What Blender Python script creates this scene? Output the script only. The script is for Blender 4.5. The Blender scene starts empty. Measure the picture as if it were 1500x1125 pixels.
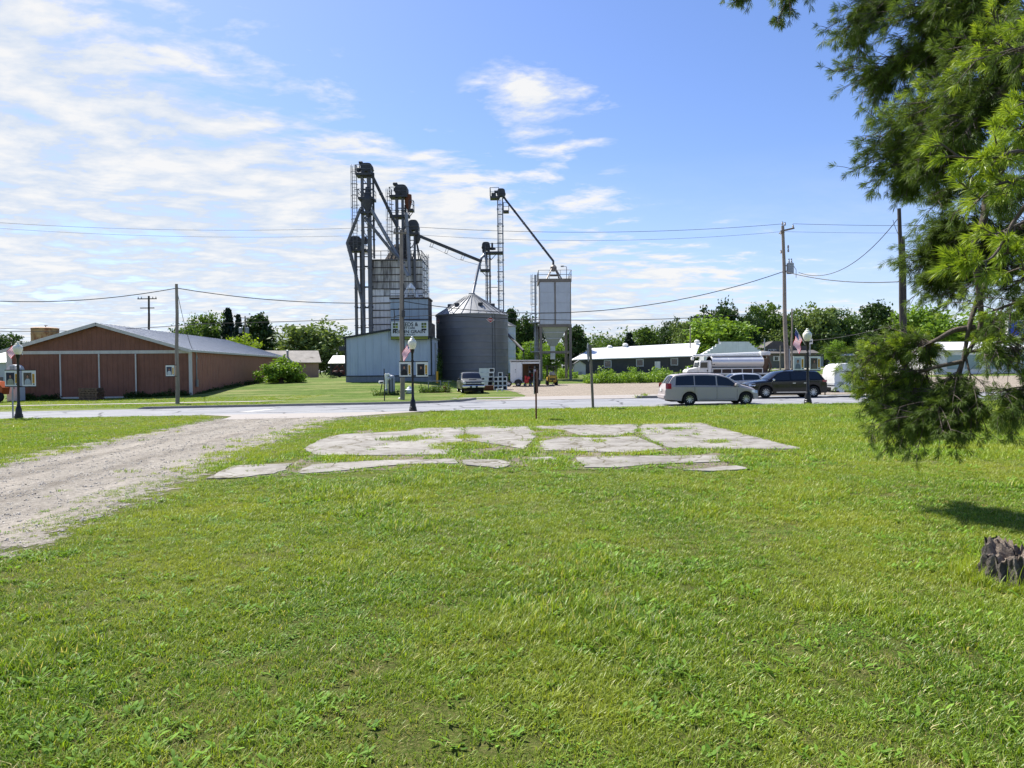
import bpy, math, random
import numpy as np
from mathutils import Vector, Matrix, Euler
random.seed(7); RNG = np.random.default_rng(7)
S = bpy.context.scene; COL = S.collection
R = math.radians; PI = math.pi

# ---------------------------------------------------------------- camera and terrain
CAM = Vector((0, 0, 2.2))
CR = Euler((R(90 - 1.29), 0, 0)).to_matrix() @ Matrix.Rotation(R(-0.5), 3, 'Z')
def W(u, v, D):
    d = CR @ Vector(((u - 750) / 1000, -(v - 562.5) / 1000, -1)); return CAM + d * (D / d.y)
def GV(u, v):            # the point of the plane ground seen at a pixel of the survey photo
    d = CR @ Vector(((u - 750) / 1000, -(v - 562.5) / 1000, -1)); k = -CAM.z / (d.z - .0095 * d.x); p = CAM + d * k; return (p.x, p.y)
def sst(t): t = min(1, max(0, t)); return t * t * (3 - 2 * t)
RX = [-1e4, 55, 75, 90, 120, 170, 250, 1e5]; RZ = [0, 0, .25, .7, 1.1, 1.6, 2.0, 2.0]
def gz(x, y):
    m = .55 * sst((y - 60) / 17) * sst((x + 37) / 8) * sst((-5 - x) / 7) * sst((118 - y) / 14)
    return .0095 * x + float(np.interp(y, RX, RZ)) + m
def G(u, D, dz=0):
    v = 560
    for _ in range(4):
        p = W(u, v, D); p.z = gz(p.x, p.y)
        d = CR.transposed() @ (p - CAM); v = 562.5 - 1000 * d.y / -d.z
    p.z += dz; return p
def Zt(u, v, D): return W(u, v, D).z

# ---------------------------------------------------------------- mesh building
class MB:
    def __init__(s): s.v = []; s.f = []; s.m = []
    def add(s, vs, fs, mi=0):
        n = len(s.v); s.v.extend([tuple(p) for p in vs]); s.f.extend([tuple(i + n for i in f) for f in fs]); s.m.extend([mi] * len(fs)); return s
    def box(s, x0, x1, y0, y1, z0, z1, mi=0):
        return s.add([(x0,y0,z0),(x1,y0,z0),(x1,y1,z0),(x0,y1,z0),(x0,y0,z1),(x1,y0,z1),(x1,y1,z1),(x0,y1,z1)],
            [(0,3,2,1),(4,5,6,7),(0,1,5,4),(1,2,6,5),(2,3,7,6),(3,0,4,7)], mi)
    def bbox(s, x0, x1, y0, y1, z0, z1, b=.03, mi=0):     # box with chamfered edges
        X=(x0,x0+b,x1-b,x1); Y=(y0,y0+b,y1-b,y1); Zs=(z0,z0+b,z1-b,z1)
        vs=[];fs=[]
        def ring(z,ix): a=0 if ix else 1; return [(X[1],Y[a],z),(X[2],Y[a],z),(X[3-a],Y[1],z),(X[3-a],Y[2],z),(X[2],Y[3-a],z),(X[1],Y[3-a],z),(X[a],Y[2],z),(X[a],Y[1],z)]
        for z,i in ((Zs[0],0),(Zs[1],1),(Zs[2],1),(Zs[3],0)): vs+=ring(z,i)
        for k in range(3):
            for i in range(8): j=(i+1)%8; fs.append((k*8+i,k*8+j,k*8+8+j,k*8+8+i))
        fs.append(tuple(range(7,-1,-1))); fs.append(tuple(range(24,32)))
        return s.add(vs,fs,mi)
    def bar(s, p, q, w, h=None, mi=0, up=(0,0,1)):
        p = Vector(p); q = Vector(q); h = h or w; d = (q - p).normalized(); u = Vector(up)
        if abs(d.dot(u)) > .95: u = Vector((0, 1, 0))
        a = d.cross(u).normalized() * w / 2; b = a.cross(d).normalized() * h / 2
        vs = [p-a-b, p+a-b, p+a+b, p-a+b, q-a-b, q+a-b, q+a+b, q-a+b]
        return s.add(vs, [(0,3,2,1),(4,5,6,7),(0,1,5,4),(1,2,6,5),(2,3,7,6),(3,0,4,7)], mi)
    def tube(s, pts, r, n=8, cap=True, mi=0):
        pts = [Vector(p) for p in pts]; rs = r if isinstance(r, (list, tuple)) else [r] * len(pts); vs = []; fs = []; a = None
        for i, p in enumerate(pts):
            d = (pts[min(i+1, len(pts)-1)] - pts[max(i-1, 0)]).normalized()
            if a is None:
                u = Vector((0, 0, 1)) if abs(d.z) < .9 else Vector((1, 0, 0)); a = d.cross(u).normalized()
            else:
                a = (a - d * a.dot(d)).normalized()
            b = d.cross(a)
            for k in range(n): t = 2*PI*k/n; vs.append(p + (a*math.cos(t) + b*math.sin(t)) * rs[i])
        for i in range(len(pts)-1):
            for k in range(n): j = (k+1) % n; fs.append((i*n+k, i*n+j, i*n+n+j, i*n+n+k))
        if cap: fs.append(tuple(range(n-1, -1, -1))); fs.append(tuple(range(len(vs)-n, len(vs))))
        return s.add(vs, fs, mi)
    def lathe(s, prof, n=24, c=(0,0,0), axis='z', mi=0, cap=False):
        vs = []; fs = []
        for r, h in prof:
            for k in range(n):
                t = 2*PI*k/n; a = r*math.cos(t); b = r*math.sin(t)
                vs.append({'z': (c[0]+a, c[1]+b, c[2]+h), 'y': (c[0]+a, c[1]+h, c[2]-b), 'x': (c[0]+h, c[1]+a, c[2]+b)}[axis])
        for i in range(len(prof)-1):
            for k in range(n): j = (k+1) % n; fs.append((i*n+k, i*n+j, i*n+n+j, i*n+n+k))
        if cap: fs.append(tuple(range(n-1, -1, -1))); fs.append(tuple(range(len(vs)-n, len(vs))))
        return s.add(vs, fs, mi)
    def prism(s, poly, a, b, axis='y', mi=0):             # polygon in the other two axes, extruded a..b
        n = len(poly)
        def P(p, h): return {'y': (p[0], h, p[1]), 'x': (h, p[0], p[1]), 'z': (p[0], p[1], h)}[axis]
        vs = [P(p, a) for p in poly] + [P(p, b) for p in poly]
        fs = [tuple(range(n-1, -1, -1)), tuple(range(n, 2*n))] + [(i, (i+1) % n, n+(i+1) % n, n+i) for i in range(n)]
        return s.add(vs, fs, mi)
    def quad(s, a, b, c, d, mi=0): return s.add([a, b, c, d], [(0, 1, 2, 3)], mi)
    def build(s, name, mats, parent=None, smooth=None):
        me = bpy.data.meshes.new(name); me.from_pydata(s.v, [], s.f); me.update()
        o = bpy.data.objects.new(name, me); COL.objects.link(o)
        for m in (mats if isinstance(mats, (list, tuple)) else [mats]): me.materials.append(m)
        if any(s.m): me.polygons.foreach_set('material_index', s.m)
        if smooth is not None:
            me.polygons.foreach_set('use_smooth', [True] * len(s.f)); me.set_sharp_from_angle(angle=R(smooth))
        if parent is not None: o.parent = parent
        return o
def np_mesh(name, V, F, mats, parent=None, smooth=False, mi=None):
    me = bpy.data.meshes.new(name); k = F.shape[1]; nf = len(F)
    me.vertices.add(len(V)); me.vertices.foreach_set('co', np.ascontiguousarray(V, dtype=np.float32).ravel())
    me.loops.add(nf * k); me.loops.foreach_set('vertex_index', np.ascontiguousarray(F, dtype=np.int32).ravel())
    me.polygons.add(nf); me.polygons.foreach_set('loop_start', np.arange(0, nf * k, k, dtype=np.int32))
    try: me.polygons.foreach_set('loop_total', np.full(nf, k, dtype=np.int32))
    except Exception: pass
    for m in (mats if isinstance(mats, (list, tuple)) else [mats]): me.materials.append(m)
    if mi is not None: me.polygons.foreach_set('material_index', mi)
    if smooth: me.polygons.foreach_set('use_smooth', [True] * nf)
    me.update(calc_edges=True); me.validate()
    o = bpy.data.objects.new(name, me)
    if parent is not None: o.parent = parent
    return o
def tag(o, label=None, cat=None, group=None, kind=None):
    if label: o['label'] = label
    if cat: o['category'] = cat
    if group: o['group'] = group
    if kind: o['kind'] = kind
    return o
def thing(name, label, cat, loc=(0,0,0), rz=0, group=None):
    o = bpy.data.objects.new(name, None); COL.objects.link(o); o.location = loc; o.rotation_euler = (0, 0, rz)
    o.empty_display_size = .2
    return tag(o, label, cat, group)
def dup(root, loc, rz=0, label=None, scale=None):
    def cp(o, par):
        c = o.copy(); COL.objects.link(c)
        if par is not None: c.parent = par
        for ch in list(o.children): cp(ch, c)
        return c
    kids = None; r = cp(root, None); r.location = loc; r.rotation_euler = (0, 0, rz)
    if label: r['label'] = label
    if scale: r.scale = scale if isinstance(scale, (tuple, list)) else (scale,) * 3
    return r
def text(body, size, loc, rot, mat, parent, name='lettering', ext=.004, align='CENTER', sx=1):
    c = bpy.data.curves.new(name + '_font', 'FONT'); c.body = body; c.size = size; c.extrude = ext; c.align_x = align; c.align_y = 'CENTER'; c.offset = size*.022
    f = bpy.data.objects.new(name, c); COL.objects.link(f); bpy.context.view_layer.update()
    me = bpy.data.meshes.new_from_object(f.evaluated_get(bpy.context.evaluated_depsgraph_get())); bpy.data.objects.remove(f)
    me.materials.clear(); me.materials.append(mat); o = bpy.data.objects.new(name, me); COL.objects.link(o); o.location = loc; o.rotation_euler = rot; o.scale = (sx, 1, 1); o.parent = parent; return o

# ---------------------------------------------------------------- materials
def lin(c):
    if isinstance(c, str):
        c = [int(c[i:i+2], 16) / 255 for i in (0, 2, 4)]
        c = [x / 12.92 if x <= .04045 else ((x + .055) / 1.055) ** 2.4 for x in c]
    return (c[0], c[1], c[2], 1)
class NT:
    def __init__(s, nt): s.nt = nt; nt.nodes.clear()
    def n(s, t, **kw):
        o = s.nt.nodes.new(t)
        for k, v in kw.items():
            if k in o.inputs: o.inputs[k].default_value = v
            else: setattr(o, k, v)
        return o
    def l(s, a, b): s.nt.links.new(a, b)
    def noise(s, vec, scale, detail=5, rough=.6):
        o = s.n('ShaderNodeTexNoise'); o.inputs['Scale'].default_value = scale; o.inputs['Detail'].default_value = detail; o.inputs['Roughness'].default_value = rough
        s.l(vec, o.inputs['Vector']); return o.outputs[0]
    def ramp(s, f, a, b, va=0, vb=1):
        o = s.n('ShaderNodeMapRange'); o.clamp = True; s.l(f, o.inputs[0])
        for i, x in enumerate((a, b, va, vb)): o.inputs[i+1].default_value = x
        return o.outputs[0]
    def math(s, op, a, b=0.0, c=None):
        o = s.n('ShaderNodeMath', operation=op)
        for i, x in enumerate((a, b) if c is None else (a, b, c)):
            if isinstance(x, (int, float)): o.inputs[i].default_value = x
            else: s.l(x, o.inputs[i])
        return o.outputs[0]
    def mix(s, f, a, b, bt='MIX'):
        o = s.n('ShaderNodeMix', data_type='RGBA', blend_type=bt)
        for i, x in ((0, f), (6, a), (7, b)):
            if isinstance(x, (int, float)): o.inputs[i].default_value = x
            elif isinstance(x, tuple): o.inputs[i].default_value = x
            else: s.l(x, o.inputs[i])
        return o.outputs[2]
    def mapping(s, vec, scale=(1,1,1), rot=(0,0,0), loc=(0,0,0)):
        o = s.n('ShaderNodeMapping'); o.inputs['Scale'].default_value = scale; o.inputs['Rotation'].default_value = rot; o.inputs['Location'].default_value = loc
        s.l(vec, o.inputs['Vector']); return o.outputs[0]
def newmat(name):
    m = bpy.data.materials.new(name); m.use_nodes = True; return m, NT(m.node_tree)
def sc4(c, k): return (min(1, c[0]*k), min(1, c[1]*k), min(1, c[2]*k), 1)
def M(name, col, rough=.6, metal=0., var=.2, scale=2., bump=0., bscale=15., dirt=None, damt=.5, dscale=(3,3,.35), dlo=.5, dhi=.75, c2=None, spec=.5, world=False, coat=0.):
    """Base colour broken up by noise; optional second colour for stains or streaks; optional noise bump."""
    m, t = newmat(name); c = lin(col)
    vec = t.n('ShaderNodeNewGeometry').outputs['Position'] if world else t.n('ShaderNodeTexCoord').outputs['Object']
    f = t.ramp(t.noise(vec, scale, 7), .3, .7)
    out = t.mix(f, sc4(c, 1 - var), lin(c2) if c2 else sc4(c, 1 + var))
    if dirt:
        d = t.ramp(t.noise(t.mapping(vec, dscale), 1, 8, .7), dlo, dhi, 0, damt); out = t.mix(d, out, lin(dirt))
    b = t.n('ShaderNodeBsdfPrincipled'); t.l(out, b.inputs['Base Color'])
    r = t.ramp(t.noise(vec, scale * 3.3, 4), .3, .7, max(.02, rough - .08), min(1, rough + .08)); t.l(r, b.inputs['Roughness'])
    b.inputs['Metallic'].default_value = metal; b.inputs['Specular IOR Level'].default_value = spec; b.inputs['Coat Weight'].default_value = coat
    if bump:
        bp = t.n('ShaderNodeBump'); bp.inputs['Strength'].default_value = bump; bp.inputs['Distance'].default_value = .05
        t.l(t.noise(vec, bscale, 8, .7), bp.inputs['Height']); t.l(bp.outputs[0], b.inputs['Normal'])
    t.l(b.outputs[0], t.n('ShaderNodeOutputMaterial').inputs[0]); return m
def LEAF(name, c1, c2, c3=None, scale=.7, trans=.35, rough=.55, isl=.5, spec=.3, pscale=None, cp=None):
    """Foliage: hue varies from clump to clump and from leaf to leaf; thin leaves let light through."""
    m, t = newmat(name); g = t.n('ShaderNodeNewGeometry'); oi = t.n('ShaderNodeObjectInfo')
    f = t.math('ADD', t.math('MULTIPLY', t.ramp(t.noise(g.outputs['Position'], scale, 3), .3, .7), 1 - isl), t.math('MULTIPLY', g.outputs['Random Per Island'], isl))
    col = t.mix(f, lin(c1), lin(c2))
    if c3: col = t.mix(t.ramp(g.outputs['Random Per Island'], .935, .955), col, lin(c3))
    if cp: col = t.mix(t.ramp(t.noise(g.outputs['Position'], pscale, 4), .42, .66), col, lin(cp))
    b = t.n('ShaderNodeBsdfPrincipled'); t.l(col, b.inputs['Base Color']); b.inputs['Roughness'].default_value = rough; b.inputs['Specular IOR Level'].default_value = spec
    tr = t.n('ShaderNodeBsdfTranslucent'); t.l(t.mix(1.0, col, (1, .95, .45, 1), 'MULTIPLY'), tr.inputs[0])
    mx = t.n('ShaderNodeMixShader'); mx.inputs[0].default_value = trans; t.l(b.outputs[0], mx.inputs[1]); t.l(tr.outputs[0], mx.inputs[2])
    t.l(mx.outputs[0], t.n('ShaderNodeOutputMaterial').inputs[0]); return m
def GLASS(name, col='0c0f12', rough=.06):
    m, t = newmat(name); b = t.n('ShaderNodeBsdfPrincipled'); b.inputs['Base Color'].default_value = lin(col); b.inputs['Roughness'].default_value = rough
    b.inputs['Specular IOR Level'].default_value = .7
    t.l(b.outputs[0], t.n('ShaderNodeOutputMaterial').inputs[0]); return m

mt = {}
mt['galv'] = M('galvanised_steel', '8f9499', .5, .55, .18, 1.2, dirt='5d5a55', damt=.45)
mt['leg'] = M('weathered_leg_steel', '5c5e62', .55, .1, .25, .6, dirt='4a423b', damt=.6, dscale=(2, 2, .15))
mt['legdark'] = M('dark_head_steel', '3b3d41', .6, .1, .25, .8, dirt='3a332d', damt=.5)
mt['pipe'] = M('spout_pipe_steel', '7c8086', .45, .25, .2, 1, dirt='5b5550', damt=.4)
mt['black'] = M('black_paint', '101113', .4, 0, .2, 3)
mt['rubber'] = M('rubber', '141414', .85, 0, .2, 6)
mt['alloy'] = M('alloy_wheel', 'b4b7ba', .3, .8, .1, 8)
mt['white'] = M('white_paint', 'dcdcd8', .5, 0, .05, 2, dirt='a8a49a', damt=.35)
mt['wood'] = M('weathered_wood', '7d746a', .85, 0, .3, 1.5, bump=.4, bscale=25, dirt='4d453d', damt=.7, dscale=(14, 14, .5))
mt['polewood'] = M('pole_wood', '8a8075', .85, 0, .22, 1.2, bump=.4, bscale=20, dirt='574c42', damt=.7, dscale=(10, 10, .35))
mt['rust'] = M('rusty_steel', '6b3d28', .8, .1, .35, 4, bump=.2, dirt='3c2218', damt=.6, dscale=(4,4,2))
mt['conc'] = M('concrete', '8a867e', .85, 0, .15, 1.5, bump=.2, bscale=30, dirt='77736a', damt=.5, dscale=(.7,.7,.7))
mt['found'] = M('grey_foundation', '7c8388', .85, 0, .12, 1.5, dirt='5c6266', damt=.5)
mt['wire'] = M('cable', '2b2c2e', .7, 0, .1, 1)
mt['glass'] = GLASS('dark_glass')
mt['wglass'] = GLASS('window_glass', '2a3138', .08)
mt['yellow'] = M('yellow_print', 'd9a21c', .6, 0, .08, 3)
mt['red'] = M('red_paint', 'a81e1b', .5, 0, .15, 3)
mt['chrome'] = M('chrome', 'c8cacc', .15, 1, .05, 5)
mt['lred'] = M('red_lens', '9c0f12', .15, 0, .1, 5, coat=.5)
mt['lclear'] = M('clear_lens', 'c9ced2', .12, .3, .1, 5, coat=.5)
mt['plastic'] = M('dark_plastic', '1c1d1f', .6, 0, .1, 5)
mt['trunk'] = M('bark', '4d4338', .9, 0, .3, 3, bump=.5, bscale=14)

# ---------------------------------------------------------------- render, camera, world, sun
S.render.engine = 'CYCLES'
S.cycles.use_denoising = True
S.cycles.max_bounces = 7; S.cycles.diffuse_bounces = 3; S.cycles.glossy_bounces = 3; S.cycles.transmission_bounces = 4; S.cycles.transparent_max_bounces = 6
S.view_settings.view_transform = 'Standard'; S.view_settings.look = 'None'; S.view_settings.gamma = 1
S.view_settings.exposure = 1.2
cd = bpy.data.cameras.new('camera'); cam = bpy.data.objects.new('camera', cd); COL.objects.link(cam); S.camera = cam
cam.matrix_world = Matrix.Translation(CAM) @ CR.to_4x4()
cd.sensor_width = 36; cd.lens = 24; cd.clip_start = .1; cd.clip_end = 4000

SUN_AZ = R(-42); SUN_EL = R(53)          # from +y towards -x: behind and left of the elevator
sd = Vector((math.sin(SUN_AZ) * math.cos(SUN_EL), math.cos(SUN_AZ) * math.cos(SUN_EL), math.sin(SUN_EL)))
ld = bpy.data.lights.new('sun', 'SUN'); ld.energy = 3.95; ld.angle = R(.55); ld.color = (1, .96, .89)
lo = bpy.data.objects.new('sun', ld); COL.objects.link(lo); lo.rotation_euler = sd.to_track_quat('Z', 'Y').to_euler()

def world():
    w = bpy.data.worlds.new('World'); S.world = w; w.use_nodes = True; t = NT(w.node_tree)
    sky = t.n('ShaderNodeTexSky'); sky.sky_type = 'NISHITA'; sky.sun_disc = False; sky.sun_elevation = SUN_EL; sky.sun_rotation = SUN_AZ
    sky.air_density = 1.0; sky.dust_density = .6; sky.ozone_density = 2.2; sky.altitude = 200
    hsv = t.n('ShaderNodeHueSaturation'); hsv.inputs['Saturation'].default_value = 1.12; t.l(sky.outputs[0], hsv.inputs['Color'])
    b1 = t.n('ShaderNodeBackground'); t.l(t.mix(1.0, hsv.outputs[0], (1.0, .955, 1.12, 1), 'MULTIPLY'), b1.inputs[0]); b1.inputs[1].default_value = .074
    d = t.n('ShaderNodeTexCoord').outputs['Generated']; sp = t.n('ShaderNodeSeparateXYZ'); t.l(d, sp.inputs[0]); x, y, z = sp.outputs
    h = t.math('SQRT', t.math('ADD', t.math('MULTIPLY', x, x), t.math('MULTIPLY', y, y)))
    a = t.math('DIVIDE', x, h); e = t.math('DIVIDE', z, h)
    zz = t.math('ADD', t.math('MAXIMUM', z, 0.0), .10)
    cb = t.n('ShaderNodeCombineXYZ'); t.l(t.math('DIVIDE', x, zz), cb.inputs[0]); t.l(t.math('DIVIDE', y, zz), cb.inputs[1])
    P = cb.outputs[0]
    # warp, then two layers of streaked cloud on a flat layer overhead
    wn = t.n('ShaderNodeTexNoise'); wn.inputs['Scale'].default_value = 1.1; wn.inputs['Detail'].default_value = 3; t.l(P, wn.inputs['Vector'])
    wv = t.n('ShaderNodeVectorMath', operation='MULTIPLY_ADD'); t.l(wn.outputs[1], wv.inputs[0]); wv.inputs[1].default_value = (.28, .28, 0); t.l(P, wv.inputs[2])
    n1 = t.noise(t.mapping(wv.outputs[0], (1.0, 1.45, 1), (0, 0, R(-34))), 4.0, 9, .6)
    n2 = t.noise(t.mapping(wv.outputs[0], (.9, 1.35, 1), (0, 0, R(-30)), (3.1, 1.7, 0)), 1.05, 5, .5)
    n = t.math('ADD', t.math('MULTIPLY', n1, .66), t.math('MULTIPLY', n2, .34))
    top = t.math('ADD', t.math('MULTIPLY', a, -.42), .275)                      # the field's upper edge falls away to the right
    cov = t.ramp(t.math('SUBTRACT', top, e), -.10, .12, 0, 1)
    def blob(a0, e0, ra, re):
        q = t.math('ADD', t.math('POWER', t.math('DIVIDE', t.math('SUBTRACT', a, a0), ra), 2), t.math('POWER', t.math('DIVIDE', t.math('SUBTRACT', e, e0), re), 2))
        return t.ramp(q, 0, 1, 1, 0)
    cov = t.math('MAXIMUM', cov, t.math('MULTIPLY', blob(.04, .37, .14, .10), .72))
    cov = t.math('MAXIMUM', cov, t.math('MULTIPLY', blob(.24, .09, .28, .075), .45))
    cov = t.math('MULTIPLY', cov, t.ramp(y, -.2, .3, .35, 1))
    thr = t.math('SUBTRACT', .635, t.math('MULTIPLY', cov, .243))
    dens = t.math('MULTIPLY', t.ramp(t.math('SUBTRACT', n, thr), -.04, .09, 0, 1), t.ramp(cov, .02, .3, 0, 1))
    hz = t.math('MULTIPLY', t.ramp(e, -.02, .30, .55, 0), t.ramp(a, -.9, .8, 1.0, .72))     # thin veil low in the sky
    dens = t.math('MAXIMUM', t.math('MULTIPLY', dens, .97), hz)
    cc = t.mix(t.ramp(n, .46, .60), lin((.70, .80, .95)), lin((1, 1, 1)))
    b2 = t.n('ShaderNodeBackground'); t.l(cc, b2.inputs[0]); b2.inputs[1].default_value = .41
    mx = t.n('ShaderNodeMixShader'); t.l(dens, mx.inputs[0]); t.l(b1.outputs[0], mx.inputs[1]); t.l(b2.outputs[0], mx.inputs[2])
    t.l(mx.outputs[0], t.n('ShaderNodeOutputWorld').inputs[0])
world()
# ================================================================ ground, road, paths
def grass_ground_mat():
    m, t = newmat('lawn_soil'); g = t.n('ShaderNodeNewGeometry').outputs['Position']
    c = t.mix(t.ramp(t.noise(g, .35, 6), .35, .65), lin('515a27'), lin('68752f'))
    c = t.mix(t.ramp(t.noise(g, 9, 7, .75), .35, .68), c, lin('3c481b'))
    c = t.mix(t.ramp(t.noise(g, 60, 5, .8), .50, .62, 0, .8), c, lin('84794f')); c = t.mix(t.ramp(t.noise(g, 38, 5, .8), .55, .66, 0, .8), c, lin('6f9430'))
    c = t.mix(t.ramp(t.noise(t.mapping(g, (.5, .9, 1)), 1.1, 7, .7), .56, .72, 0, .75), c, lin('8b7f5c'))
    far = t.mix(t.ramp(t.noise(g, 1.3, 8, .75), .35, .66), lin('42591d'), lin('5f742f'))       # mown turf across the road
    far = t.mix(t.ramp(t.noise(t.mapping(g, (.25, 1.0, 1)), .5, 6, .7), .46, .66, 0, .75), far, lin('8f8a5c'))
    sy = t.n('ShaderNodeSeparateXYZ'); t.l(g, sy.inputs[0]); c = t.mix(t.ramp(sy.outputs[1], 43, 45), c, far)
    b = t.n('ShaderNodeBsdfPrincipled'); t.l(c, b.inputs['Base Color']); b.inputs['Roughness'].default_value = .95; b.inputs['Specular IOR Level'].default_value = .1
    bp = t.n('ShaderNodeBump'); bp.inputs['Strength'].default_value = .8; bp.inputs['Distance'].default_value = .08; t.l(t.noise(g, 14, 8, .75), bp.inputs['Height']); t.l(bp.outputs[0], b.inputs['Normal'])
    t.l(b.outputs[0], t.n('ShaderNodeOutputMaterial').inputs[0]); return m
def gravel_mat(name, c1, c2, weed, w0=.6, w1=.75, tracks=None):
    m, t = newmat(name); g = t.n('ShaderNodeNewGeometry').outputs['Position']
    c = t.mix(t.ramp(t.noise(g, .5, 7, .7), .35, .65), lin(c1), lin(c2))
    vo = t.n('ShaderNodeTexVoronoi'); vo.inputs['Scale'].default_value = 18; t.l(g, vo.inputs['Vector'])
    sp = t.n('ShaderNodeSeparateColor'); t.l(vo.outputs['Color'], sp.inputs[0])
    c = t.mix(t.ramp(sp.outputs[0], 0, 1, .0, .55), c, lin('5f5a54'), 'MULTIPLY')
    c = t.mix(t.ramp(t.noise(g, 26, 4, .7), .55, .72, 0, .5), c, lin('6d655c'))
    if tracks:       # bands of packed and loose stones along the lane
        c = t.mix(t.ramp(t.noise(t.mapping(g, (1.1, .16, 1)), 1.3, 8, .72), .45, .62, 0, .55), c, lin('7d766c'))
        c = t.mix(t.ramp(t.noise(t.mapping(g, (1.0, .14, 1), (0, 0, 0), (3, 0, 0)), 1.2, 8, .72), .50, .66, 0, .5), c, lin('ada395'))
    if tracks:       # two wheel ruts, packed darker, and a paler loose crown between them
        s0 = t.n('ShaderNodeSeparateXYZ'); t.l(g, s0.inputs[0]); cx = t.math('ADD', t.math('ADD', s0.outputs[0], t.math('MULTIPLY', s0.outputs[1], .055)), t.math('MULTIPLY', t.math('SUBTRACT', t.noise(g, .35, 3), .5), 1.2))
        for r0 in (-8.6, -10.4, -11.7): c = t.mix(t.math('MULTIPLY', t.ramp(t.math('ABSOLUTE', t.math('SUBTRACT', cx, r0)), .12, .42, .75, 0), t.ramp(t.noise(g, 1.4, 7, .75), .35, .6)), c, lin('5f584e'))
    c = t.mix(t.ramp(t.noise(g, .8, 8, .75), w0, w1, 0, .8), c, lin(weed))
    c = t.mix(t.ramp(t.noise(g, 55, 4, .8), .56, .68, 0, .7), c, lin('dcd5c8')); c = t.mix(t.ramp(t.noise(g, 75, 4, .8), .56, .68, 0, .8), c, lin('453f38'))
    b = t.n('ShaderNodeBsdfPrincipled'); t.l(c, b.inputs['Base Color']); b.inputs['Roughness'].default_value = .95; b.inputs['Specular IOR Level'].default_value = .15
    if tracks:       # the stones thin out raggedly into the grass on both sides
        sx = t.n('ShaderNodeSeparateXYZ'); t.l(g, sx.inputs[0]); xr = t.math('SUBTRACT', -5.5, t.math('MULTIPLY', sx.outputs[1], .085)); xl = t.math('SUBTRACT', -13.3, t.math('MULTIPLY', sx.outputs[1], .03))
        d = t.math('MINIMUM', t.math('SUBTRACT', xr, sx.outputs[0]), t.math('SUBTRACT', sx.outputs[0], xl))
        f = t.math('ADD', t.math('DIVIDE', d, 1.7), t.math('MULTIPLY', t.math('SUBTRACT', t.noise(g, 1.7, 10, .78), .5), 2.6)); t.l(t.ramp(f, -.02, .10), b.inputs['Alpha'])
    bp = t.n('ShaderNodeBump'); bp.inputs['Strength'].default_value = .7; bp.inputs['Distance'].default_value = .04; t.l(t.noise(g, 22, 8, .8), bp.inputs['Height']); t.l(bp.outputs[0], b.inputs['Normal'])
    t.l(b.outputs[0], t.n('ShaderNodeOutputMaterial').inputs[0]); return m
def slab_mat():
    m, t = newmat('old_slab_concrete'); g = t.n('ShaderNodeNewGeometry').outputs['Position']
    c = t.mix(t.ramp(t.noise(g, .5, 6, .7), .35, .65), lin('7e7a73'), lin('9f9b93'))
    c = t.mix(t.ramp(t.noise(g, 1.6, 10, .8), .48, .64, 0, .8), c, lin('625b4f'))
    c = t.mix(t.ramp(t.noise(g, 35, 5, .8), .55, .7, 0, .5), c, lin('6a6358'))
    vo = t.n('ShaderNodeTexVoronoi', feature='DISTANCE_TO_EDGE'); vo.inputs['Scale'].default_value = .55
    wv = t.n('ShaderNodeVectorMath', operation='ADD'); nn = t.n('ShaderNodeTexNoise'); nn.inputs['Scale'].default_value = 1.5; nn.inputs['Detail'].default_value = 6; t.l(g, nn.inputs['Vector']); t.l(g, wv.inputs[0]); t.l(nn.outputs[1], wv.inputs[1]); t.l(wv.outputs[0], vo.inputs['Vector'])
    c = t.mix(t.ramp(vo.outputs[0], .006, .022, .85, 0), c, lin('565038'))
    b = t.n('ShaderNodeBsdfPrincipled'); t.l(c, b.inputs['Base Color']); b.inputs['Roughness'].default_value = .9; b.inputs['Specular IOR Level'].default_value = .2
    bp = t.n('ShaderNodeBump'); bp.inputs['Strength'].default_value = .4; bp.inputs['Distance'].default_value = .02; t.l(t.noise(g, 25, 8, .8), bp.inputs['Height']); t.l(bp.outputs[0], b.inputs['Normal'])
    t.l(b.outputs[0], t.n('ShaderNodeOutputMaterial').inputs[0]); return m
mt['soil'] = grass_ground_mat()
mt['lane'] = gravel_mat('lane_gravel', '918a7f', 'a8a195', '66703a', .62, .74, True)
mt['lotgravel'] = gravel_mat('lot_gravel', '978b7c', 'a69a8a', '7d7658', .66, .8)
mt['slab'] = slab_mat()
mt['asphalt'] = M('asphalt', '8d8e90', .9, 0, .07, .6, bump=.25, bscale=40, dirt='747576', damt=.7, dscale=(.05, 1.3, 1), dlo=.44, dhi=.6, world=True, spec=.2)
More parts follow.
